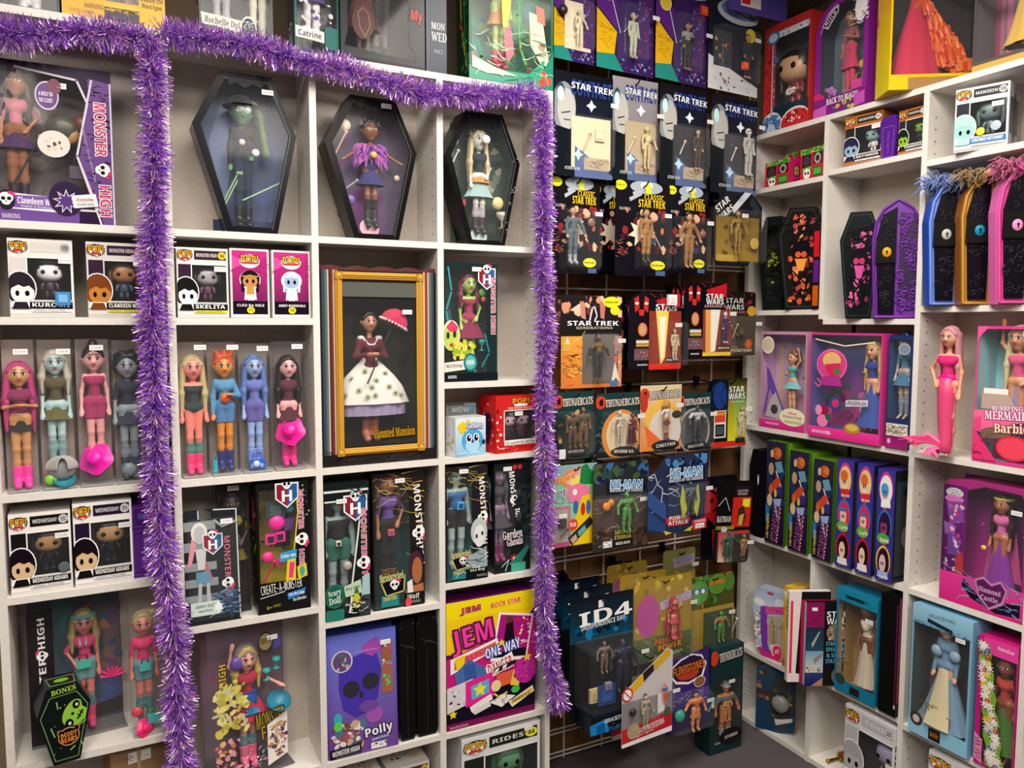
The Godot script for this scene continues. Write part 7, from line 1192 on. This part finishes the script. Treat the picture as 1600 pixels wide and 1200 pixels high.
		pack("portrait_doll_box", ["blue doll box spine with three doll portraits beside the cartoon titled spines", "blue doll box spine with a blonde portrait on top, middle of its three", "blue doll box spine with a pale blue haired portrait at the top"][i], "doll box", q[0], q[1] * 0.9, q[2], 0.11, -90, "38308c", {front = "g 0 0 100 100 3c3a98 38308c;p c82030 40 34 56 34 60 44 36 44;p c82030 40 64 56 64 60 72 36 72;" + who + (";e 46 18 22 6 5098c8" if i == 2 else ";e 46 14 22 5 d86830") + ";e 42 20 3 1.6 302838;e 54 20 3 1.6 302838;e 42 52 3 1.6 202020;e 52 52 3 1.6 202020;e 42 84 3 1.6 203020;e 52 84 3 1.6 203020;r 30 %d 36 3 %s" % ([44, "3878b0"] if i < 2 else [44, "301838"]), right = "r 0 0 100 100 20242a;r 6 10 88 84 3a4044;e 50 20 14 6 1a1c20;e 50 60 20 10 8a7870"})
	pack("princess_doll_box", "violet castle doll box with a purple gowned doll and heart nameplate", "doll box", Vector3(1.944, -0.735, -1.1693), 0.2151, 0.3315, 0.09, -90, "a03078", {out = "6 2 30 0 96 0 100 6 100 94 80 100 40 98 20 92 0 82 0 6", win = "30 8 50 3 92 4 97 10 97 84 60 88 40 84 30 76", ci = "8a2080", back = "g 0 0 100 100 802090 c02a88;z 20 10 80 50 200 20 2 f0d0f0 d890d0", front = "h 0 6 30 70 4a2050 6a2a70;e 14 12 11 4 c8c8d0;T 14 12 16 4 -4 f0f0f4 302038 1 4-IN-1;e 14 17 12 3 c870b8;p 7a4898 4 20 24 18 28 34 10 38;z 6 20 18 16 201 12 3 d8a8b8 a060a8 c03088;p 8a58a8 2 36 18 38 16 48 4 46;p 6a4090 8 44 26 48 22 62 8 62;z 6 40 18 40 202 20 3 d8b8c8 9870b0 c83888;p b03838 20 60 28 58 30 80 18 78;g 0 76 100 24 e03c98 d02880;p 1c1428 30 78 44 86 60 90 97 86 97 96 70 98 40 92 28 84;j 26 74 70 22 203 26 12 1.2 5878a0 8898b8;p c080b0 44 76 54 72 64 76 74 72 82 78 78 90 62 97 48 88;p 58205a 46 77 54 74 64 78 74 74 80 79 76 88 62 95 50 87;t 62 82 26 4 0 e0a8d0 2 Diamond;t 62 88 20 4 0 e0a8d0 2 Castle", dolls = ["x64 y84 h74 p:aa s:a86848 hair:verylong:2a1a14 band:d0b048 top:d868a8 skirt:8a2aa0:.0:.62:.17:.045 cape:d04898:.2:.1"], bits = ["ball:d8b848:52:50:.007::-.0"], pos = ["88 18"]})
	# --- bottom rows ---
	t = pack("art_easel_toy", "pink and violet easel shaped art toy on a cloud printed card", "toy card", Vector3(1.9435, -1.146, -1.8956), 0.13, 0.245, 0.012, -78, "a8b8d0", {lean = -6.0, out = "0 30 8 10 30 0 90 0 100 8 100 96 90 100 40 100 24 92 14 60", front = "g 8 6 84 26 98a8c8 c0c8d8;e 20 26 16 5 e0e0e4;e 84 20 18 6 d0d4dc;e 52 10 10 2 a83858;z 14 40 20 50 210 26 4 e8b0b8 d85868 48603c f0e8dc;p d82878 26 90 50 86 100 92 92 99 42 99;p 7a3aa8 26 32 46 28 56 80 66 92 44 92 34 70;p d04890 40 30 100 22 100 32 44 40;z 46 30 50 3 211 14 2 a02868;p a89c88 48 42 98 36 98 88 70 90 56 76;z 50 40 46 20 212 10 5 8a7c6c b8ac98;l b8782c 1.4 60 52 70 78;l 3a6a38 1.4 70 52 74 78;l a87838 1.4 78 54 80 78;p d8d4cc 62 80 90 76 98 90 74 94;e 86 86 13 8 d83058;t 86 86 16 5 30 f0c8d0 1 ART"})
	pack("box_set", "orange yellow box standing behind the white book", "toy box", Vector3(1.9479, -1.146, -1.7959), 0.055, 0.275, 0.08, -84, "d8a420", {front = "z 0 0 100 100 213 26 6 e0b840 c89018 d8a830;e 14 8 12 3 e8d8a0;r 0 92 100 8 c86820", top = "r 0 0 100 100 e0b840;e 70 50 16 16 e8d098"})
	var bp := Vector3(1.855, -1.12, -1.64)      # front lower left corner of the picture book
	pack("book", "tall white hardback with a black lettered spine leaning out of the shelf", "book", bp + Vector3(0.9, 0, 0.44) * 0.02 - Vector3(-0.44, 0, 0.9) * 0.026, 0.13, 0.29, 0.02, -26, "e8e4de", {lean = 0.0, front = "r 0 0 100 100 e8d8d8;p 1a1618 30 0 100 0 100 100 20 90;p d83048 4 10 10 10 10 90 4 90", left = "t 50 26 34 50 -90 1a1a1c 1 STAR WARS;r 36 46 26 40 d0ccc6"})
	pack("book", "thin crimson book squeezed between the white hardback and the starship book", "book", bp + Vector3(0.9, 0, 0.44) * 0.052 - Vector3(-0.44, 0, 0.9) * 0.018, 0.12, 0.265, 0.006, -26, "a81c40", {})
	pack("book", "starship picture book with a black cover reading STARSHIPS and a magenta corner", "book", bp + Vector3(0.9, 0, 0.44) * 0.06, 0.12, 0.265, 0.016, -26, "16181c", {front = "r 0 0 46 30 8a1c58;r 14 6 14 4 f0f0f0;l 581838 1 16 26 40 10;g 0 30 46 28 1c3448 284860;p a8a890 14 50 34 34 36 36 18 54;g 0 58 46 26 68a0c0 d0d0c8;p 8a8478 20 68 44 60 44 64 24 74;z 2 76 42 8 220 26 2 584838 a89878 d8c8b8;g 0 84 46 16 2c3c78 201c60;p b08060 16 100 46 90 46 100;T 80 14 56 7 0 f0f0f0 101010 1 STAR;T 80 22 56 8 0 f0f0f0 101010 1 WARS;e 78 36 26 10 8a7060;z 56 28 40 16 221 20 3 a88868 5a4840 c0a890;t 78 49 52 5 0 58a8d0 1 STARSHIPS;t 78 56 52 5 0 58a8d0 1 SPEEDERS;t 78 63 48 5 0 58a8d0 1 & SPACE;t 78 70 52 5 0 58a8d0 1 STATIONS;e 84 88 16 10 686460", left = "r 0 0 100 100 a8c0d0"})
	pack("princess_doll_box", "teal framed doll box with a white pleated robe and black hair, lower right unit", "doll box", Vector3(1.928, -1.12, -1.5198), 0.1424, 0.32, 0.085, -90, "1878a0", {win = "6 12 98 88", ci = "a88850", back = "r 0 0 100 100 a89058;z 0 0 100 100 230 16 12 b8a068 987848 c0a870;r 0 0 20 60 8a6838", front = "r 0 0 100 11 1888a8;t 50 6 60 2.4 0 0c4058 2 DOLLS OF THE WORLD;r 24 5 44 3 1c2c34;e 15 88 12 5 4a2c20;e 15 88 9 3.8 1c5048;r 40 91 24 7 2a201c;t 22 70 30 4 4 6a4a20 2 Princess", dolls = ["x62 y91 h82 p:aa s:7a4a34 e:1a1010 hair:bob:14100f band:58a0a8 tank:e4dccc skirt:d8ccb4:.02:.62:.14:.05 cape:e8e4d8:.16:.1 "], bits = ["ball:c8c8a0:62:32:.012"], pos = ["82 22"]})
	pack("window_box", "plain black box standing against the second divider of the lower right unit", "toy box", Vector3(1.93, -1.12, -1.4108), 0.0581, 0.3472, 0.1, -90, "101114", {right = "r 0 0 60 88 6a1838;r 14 88 40 4 c8b8a8;r 14 93 40 4 c8b8a8", front = "r 88 6 8 84 5a1838;r 88 90 8 3 d8d0c0"})
	pack("princess_doll_box", "pale blue doll box reading DANISH COURT with a satin gowned doll", "doll box", Vector3(1.926, -1.13, -1.2538), 0.1676, 0.3642, 0.085, -90, "7ab0d0", {win = "3 14 96 88", ci = "4a5450", back = "z 0 0 100 80 240 26 12 5a6458 3c4840 78807c 6a4a48;r 0 70 100 30 4c5864", front = "g 0 0 100 14 98c8e0 7ab0d0;t 50 5 44 2.4 3 38546a 2 DOLLS OF THE WORLD;p 1c2830 26 8 68 11 68 14 26 11;j 4 12 92 2 241 50 2 .5 406078;t 34 73 36 4 -6 6a5028 2 Princess of the;t 50 79 44 6 -6 8a6428 2 DANISH;t 50 85 40 6 -6 8a6428 2 COURT;r 0 88 100 12 8ac4e0;e 14 88 11 5.4 4a3420;e 14 88 6 3 b8c4c8;r 36 90 20 9 2c2018;t 46 94 14 4 0 c87838 2 Barbie", dolls = ["x50 y89 h82 p:aa s:d8a890 hair:bun:b88048 top:5c84a8 sleeve:7098b8 skirt:7ba0c0:.0:.62:.25:.045 panel:e4d8b0:.135"], bits = ["ball:88a8c0:36:32:.016", "ball:88a8c0:66:32:.016"], pos = ["82 16"]})
	hula(pack("hula_doll_box", "magenta doll box with a border of cut out daisies and a grass skirted doll", "doll box", Vector3(1.934, -1.13, -1.1104), 0.0972, 0.3375, 0.085, -90, "c02078", {win = "14 12 98 96", ci = "2a2c1c", front = "r 14 0 86 12 e0409c;t 70 5 40 3 0 f0c8dc 1 Hawaiian;p e088b8 0 76 22 80 22 99 0 96;j 2 80 18 16 250 22 8 .5 7a3858", dolls = ["x58 y96 h82 p:aa s:8a4a30 hair:long:1a1210 top:c04028 fringe:4a7a28:.1:.62:.14:.05"]}))
	t = pack("figure_box", "smoky clear rounded pack with gold and brown shapes on the lowest right shelf", "toy box", Vector3(1.9555, -1.398, -1.851), 0.13, 0.22, 0.012, -62, "24425c", {out = "10 0 60 0 100 10 100 90 60 100 14 100 0 86 0 14", front = "g 0 0 50 100 2c4a60 1c3a58;z 4 6 30 50 260 14 8 8a5038 a87048 4a3428;e 66 50 30 44 3a3c38;z 40 30 50 50 261 26 6 b09048 6a5a38 2c2c28;p c8c8c8 50 80 96 70 96 76 54 88;t 70 78 40 4 12 e0e0d8 1 THUNDER", bits = ["ball:8a8a88:66:50:.03::.012"]})
	vinyl_box("wide silver grey vinyl figure box with a small grey donkey like figure", Vector3(1.936, -1.398, -1.4667), 0.1699, 0.2436, 0.1, -90, ["d4d4d6", "b8b8ba", "5a5450", "a8a8ac", "b8b8bc", "a8a8aa"], "255", "100", "WINTER", "x78 y78 h50 k:v s:8a88a0 hair:none:888888 top:8a88a0", {nc = "c8c8c8", pos = ["92 50"], bits = ["ball:5a7a38:70:80:.02"]})
	vinyl_box("silver grey vinyl figure box at the lower right corner of the right unit", Vector3(1.936, -1.398, -1.1708), 0.2179, 0.2365, 0.1, -90, ["d8d8da", "c0c0c2", "5a5450", "a8a8ac", "b8b8bc", "a8a8aa"], "254", "100", "AUTUMN", "x62 y78 h50 k:v s:a08870 hair:none:888888 top:7a6a58", {nc = "c8c8c8"})
	trinkets(Vector3(2.0103, -1.396, -1.7556), Vector3(2.0358, -1.396, -1.6233))

func gown(t: Node3D) -> void:                      # sweeping crimson skirt with an orange overskirt
	var b: Node3D = t.get_node("figure")
	var a := Acc.new()
	a.lathe(PackedVector2Array([Vector2(0.2, 0.0), Vector2(0.17, 0.12), Vector2(0.12, 0.34), Vector2(0.07, 0.52), Vector2(0.045, 0.63)]), 48, H("d82850"), Vector3(-0.03, 0, 0.01), 0.5, 10, 0.06)
	put(a, "crimson_skirt", M.cloth, b)
	var r := Acc.new()
	rng.seed = 77
	for i in 60:                                     # crinkled orange ruffles falling to the right
		var u := i / 59.0
		var rows := []
		var p := Vector3(lerpf(0.0, 0.26, pow(u, 1.2)) + rng.randf_range(-0.06, 0.06) * (0.3 + u), lerpf(0.6, 0.12, u), 0.085 + 0.012 * sin(i * 1.9))
		for k in 5:
			var row := PackedVector3Array()
			for j in 7:
				var s := (j - 3) / 3.0
				row.append(p + Vector3(s * lerpf(0.025, 0.07, u) + k * 0.006, -k * 0.022 - 0.01 * absf(s), 0.012 * sin(j * 2.1 + i) * k / 4.0))
			rows.append(row)
		r.grid(rows, H(["e05a1c", "d84a18", "e87830", "c83c18"][i % 4]), false)
	put(r, "orange_ruffles", M.skin, b)

func locker(label: String, at: Vector3, w: float, h: float, d: float, turn: float, col: String, side: String, lock: String, fur: String, sd: int) -> void:
	var t := thing("locker_case", label, "toy case", at, turn)
	var out := outline("0 34 6 18 20 8 38 3 50 0 62 3 80 8 94 18 100 34 92 100 8 100", w, h)
	var a := Acc.new(); a.prism(out, -d, -0.012, H(side), 3); put(a, "case_body", M.skin, t)
	var b := Acc.new(); b.prism(inset(out, 0.004), -0.012, 0.0, H(col), 3)
	b.tube(range(out.size() + 1).map(func(i): return Vector3(out[i % out.size()].x * 0.96, out[i % out.size()].y * 0.97 + h * 0.012, 0.001)), [0.004], 6, H(col))
	put(b, "moulded_rim", M.skin, t)
	var p := Acc.new(); p.prism(outline("8 34 20 14 48 8 48 96 16 96", w, h), 0.0, 0.006, H("141518"), 1)
	rng.seed = sd
	for i in 26:
		var c := Vector2((rng.randf_range(-0.34, -0.06)) * w, rng.randf_range(0.08, 0.84) * h)
		var pts := PackedVector3Array(); var r0 := rng.randf_range(0.006, 0.012); var a0 := rng.randf() * TAU
		for k in 9: pts.append(Vector3(c.x + cos(a0 + k * 0.75) * r0 * (1 - k * 0.08), c.y + sin(a0 + k * 0.75) * r0 * (1 - k * 0.08), 0.006))
		p.tube(pts, [0.0014], 5, H("24262b"))
	put(p, "black_door", M.gloss, t)
	var s := Acc.new()
	for i in 60:
		var c := Vector2(rng.randf_range(0.06, 0.4) * w, rng.randf_range(0.06, 0.86) * h)
		var pts := PackedVector3Array(); var r0 := rng.randf_range(0.006, 0.014); var a0 := rng.randf() * TAU
		for k in 10: pts.append(Vector3(c.x + cos(a0 + k * 0.7) * r0 * (1 - k * 0.07), c.y + sin(a0 + k * 0.7) * r0 * (1 - k * 0.07), 0.002))
		s.tube(pts, [0.0018], 5, H(col))
	s.z = 0.0004; s.quad(Vector3(0.04 * w, 0.06 * h, 0.0005), Vector3(0.4 * w, 0.06 * h, 0.0005), Vector3(0.42 * w, 0.85 * h, 0.0005), Vector3(0.04 * w, 0.88 * h, 0.0005), H(side).darkened(0.7))
	put(s, "pierced_scrollwork", M.skin, t)
	var l := Acc.new()
	l.box(Vector3(-0.42 * w, h * 0.46, 0.002), Vector3(-0.02 * w, h * 0.64, 0.013), H("17181c"))
	put(l, "lock_plate", M.gloss, t)
	var k := Acc.new(); k.ball(Vector3(-0.2 * w, h * 0.55, 0.013), Vector3(0.012, 0.014, 0.004), H(lock), 16); k.disc(Vector3(-0.2 * w, h * 0.555, 0.0172), Vector3(0, 0, 1), 0.003, 0.003, H("141414")); k.box(Vector3(-0.2 * w - 0.0014, h * 0.53, 0.016), Vector3(-0.2 * w + 0.0014, h * 0.555, 0.0173), H("141414"))
	put(k, "keyhole_disc", M.gloss, t)
	if fur:
		var f := Acc.new()
		rng.seed = sd + 9
		for i in 420:
			var q := Vector3(rng.randf_range(-0.45, 0.45) * w, h * (0.9 + 0.08 * (1 - absf(i % 21 - 10) / 10.0)), rng.randf_range(-d, 0.0))
			var e := q + Vector3(rng.randf_range(-0.05, 0.03), rng.randf_range(-0.02, 0.014), rng.randf_range(-0.01, 0.05))
			f.tube([q, (q + e) / 2 + Vector3(0, 0.014, 0), e], [0.0022, 0.0018, 0.0006], 3, H(fur).lightened(rng.randf() * 0.25))
		put(f, "fur_tuft", M.cloth, t).set_meta("kind", "stuff")
		var c := Acc.new(); c.tube([Vector3(-0.2 * w, h * 0.93, 0.0), Vector3(-0.1 * w, h * 0.97, 0.02), Vector3(0.05 * w, h * 0.95, 0.02), Vector3(0.12 * w, h * 0.9, 0.01)], [0.008, 0.01, 0.01, 0.006], 8, H(col)); put(c, "carry_handle", M.skin, t)

func mermaid(at: Vector3) -> void:
	var t := thing("mermaid_doll", "loose pink haired mermaid doll with a long pink fin beside her boxed sister", "doll", at, -84)
	var b := doll(t, "x50 y100 h100 z0 k:s p:ha s:d8987c e:3a5a78 hair:verylong:d898a0 tank:e81c7c", 0.1, 0.34, 0.0)
	var a := Acc.new()
	a.tube([Vector3(0, 0.6, 0.0), Vector3(0, 0.48, 0.005), Vector3(0.0, 0.3, 0.01), Vector3(0.01, 0.1, 0.02), Vector3(0.01, 0.03, 0.04)], [0.062, 0.07, 0.06, 0.045, 0.05], 18, H("d84878"))
	put(a, "mermaid_tail", M.skin, b)
	var f := Acc.new()
	rng.seed = 31
	for i in 26:
		var e := Vector3(-0.24 - 0.1 * sin(i * 1.1) * absf(cos(i)), 0.05 + 0.07 * absf(sin(i * 0.77)), 0.08 + 0.05 * sin(i * 0.5))
		f.tube([Vector3(0.02, 0.08, 0.03), Vector3(-0.1, 0.13 + 0.03 * sin(i), 0.05), Vector3(-0.2, 0.1 + 0.03 * cos(i), 0.07), e], [0.03, 0.03, 0.024, 0.004], 8, H(["e8387c", "e04c88", "f06a98"][i % 3]), 0.5)
	for i in 8: f.tube([Vector3(0.0, 0.07, 0.03), Vector3(-0.06, 0.05, 0.1), Vector3(-0.1 + i * 0.02, 0.01, 0.16 + 0.02 * sin(i))], [0.03, 0.034, 0.006], 8, H("f0609a"), 0.4)
	put(f, "trailing_fin", M.skin, b)
	var s := Acc.new(); s.lathe(PackedVector2Array([Vector2(0.065, 0.58), Vector2(0.075, 0.6), Vector2(0.06, 0.63)]), 20, H("e81888"), Vector3.ZERO, 0.75); put(s, "hot_pink_sash", M.gloss, b)

func hula(t: Node3D) -> void:                      # raised daisies with green scalloped edge, slanting down the window
	var sz: Vector3 = (t.get_node("box_shell") as MeshInstance3D).get_aabb().size
	var w := sz.x; var h := sz.y; var k := w / 0.15
	var a := Acc.new()
	rng.seed = 12
	var base := PackedVector2Array()
	for i in 22: base.append(Vector2(lerpf(-0.068, -0.02, i / 21.0) * k + 0.004 * sin(i * 1.5), lerpf(h * 0.96, h * 0.02, i / 21.0)))
	for i in 22: base.append(Vector2(lerpf(0.046, -0.03, i / 21.0) * k + 0.004 * sin(i * 1.7), lerpf(h * 0.02, h * 0.96, i / 21.0)))
	a.prism(base, 0.004, 0.0052, H("78a828"), 1)
	put(a, "green_scalloped_strip", M.card, t)
	var f := Acc.new()
	for i in 70:
		var u := rng.randf()
		var c := Vector2(lerpf(-0.048, 0.012, u) * k + rng.randf_range(-0.018, 0.018) * k, h * lerpf(0.94, 0.05, u))
		var col: String = ["f0eeee", "f0eeee", "e8e4e8", "e8c020", "2848a0", "f0eeee", "b83028", "e8e0ec"][i % 8]
		var r := 0.014 if col[0] in ["f", "e"] and col != "e8c020" else 0.01
		var pts := PackedVector2Array()
		for j in 24: pts.append(c + Vector2.RIGHT.rotated(TAU * j / 24 + i) * r * (0.62 + 0.38 * cos(j * TAU / 3.0)))
		f.prism(pts, 0.0052 + i * 0.00004, 0.0058 + i * 0.00004, H(col), 1)
		f.disc(Vector3(c.x, c.y, 0.0062 + i * 0.00004), Vector3(0, 0, 1), r * 0.2, r * 0.2, H("e8d080"), 8)
	put(f, "cut_out_daisies", M.card, t)

func trinkets(p: Vector3, q: Vector3) -> void:
	var t := thing("charm", "tiny turquoise plastic charm lying on the lowest right shelf", "charm", p, 0)
	var a := Acc.new()
	for i in 4: a.ball(Vector3(cos(i * 1.6) * 0.007, 0.008 + 0.006 * (i % 2), sin(i * 1.6) * 0.006), Vector3(0.007, 0.007, 0.006), H("1888b0"), 10)
	a.tube([Vector3(0, 0.012, 0), Vector3(0.008, 0.024, 0), Vector3(-0.004, 0.026, 0)], [0.0025], 6, H("1888b0"))
	put(a, "charm_body", M.gloss, t)
	var m := thing("toy_hand_mirror", "small gold hand mirror with a red jewel lying at the bottom edge", "toy mirror", q, 30)
	var b := Acc.new()
	b.lathe(PackedVector2Array([Vector2(0.0005, 0.0), Vector2(0.03, 0.002), Vector2(0.033, 0.007), Vector2(0.028, 0.01), Vector2(0.0005, 0.009)]), 26, H("a88830"), Vector3(0, 0, 0), 0.8)
	for i in 12: b.ball(Vector3(cos(TAU * i / 12) * 0.031, 0.007, sin(TAU * i / 12) * 0.025), Vector3(0.005, 0.005, 0.005), H("b89838"), 8)
	b.tube([Vector3(-0.02, 0.006, -0.02), Vector3(-0.05, 0.006, -0.04), Vector3(-0.058, 0.006, -0.046)], [0.004, 0.005, 0.007], 8, H("a88830"))
	put(b, "gold_rim", M.metal, m)
	var g := Acc.new(); g.ball(Vector3(0, 0.009, 0), Vector3(0.02, 0.006, 0.016), H("b81828"), 18); put(g, "red_jewel", M.gloss, m)

func extras() -> void:
	# black moulded chair, its rounded back in front of the left shelves
	var t := thing("chair", "black moulded chair with a rounded back in front of the lower left shelves", "chair", Vector3(-0.13, -1.416, -1.12), 185)
	var rows := []
	for i in 10:
		var u := i / 9.0
		var row := PackedVector3Array()
		var hw := 0.11 * pow(1.0 - pow(u, 6.0), 0.4)
		for j in 25:
			var v := TAU * j / 24.0
			row.append(Vector3(cos(v) * maxf(hw, 0.004) * 1.0, 0.42 + u * 0.342, -0.18 - 0.02 * u + sin(v) * 0.014 + 0.03 * pow(cos(v), 2)))
		rows.append(row)
	var a := Acc.new(); a.grid(rows, H("1e1e20"), false); put(a, "backrest", M.skin, t)
	var s := Acc.new(); s.prism(round_rect(0.36, 0.36, 0.06), -0.02, 0.02, H("1e1e20"), 3)
	var so := put(s, "seat", M.skin, t); so.rotation_degrees.x = -90; so.position = Vector3(0, 0.42, 0.18)
	for sx in [-1, 1]:
		for sz in [-1, 1]:
			var l := Acc.new(); l.tube([Vector3(sx * 0.14, 0.41, sz * 0.14), Vector3(sx * 0.17, 0.0, sz * 0.17)], [0.011], 10, H("2a2a2c")); put(l, "leg", M.metal, t)
	hang("blue sealed bag pack hanging high above the red lace edged box", Vector3(1.8468, 0.9757, -1.9), 0.2483, 0.3403, 0, "3858b0", {called = "sealed_bag", r = 0.02, front = "g 0 0 100 100 4868c0 5a48a0;r 20 82 34 12 f0ece8;r 22 84 14 8 d03030;t 50 60 70 6 0 c8d8f0 1 GALAXY"})
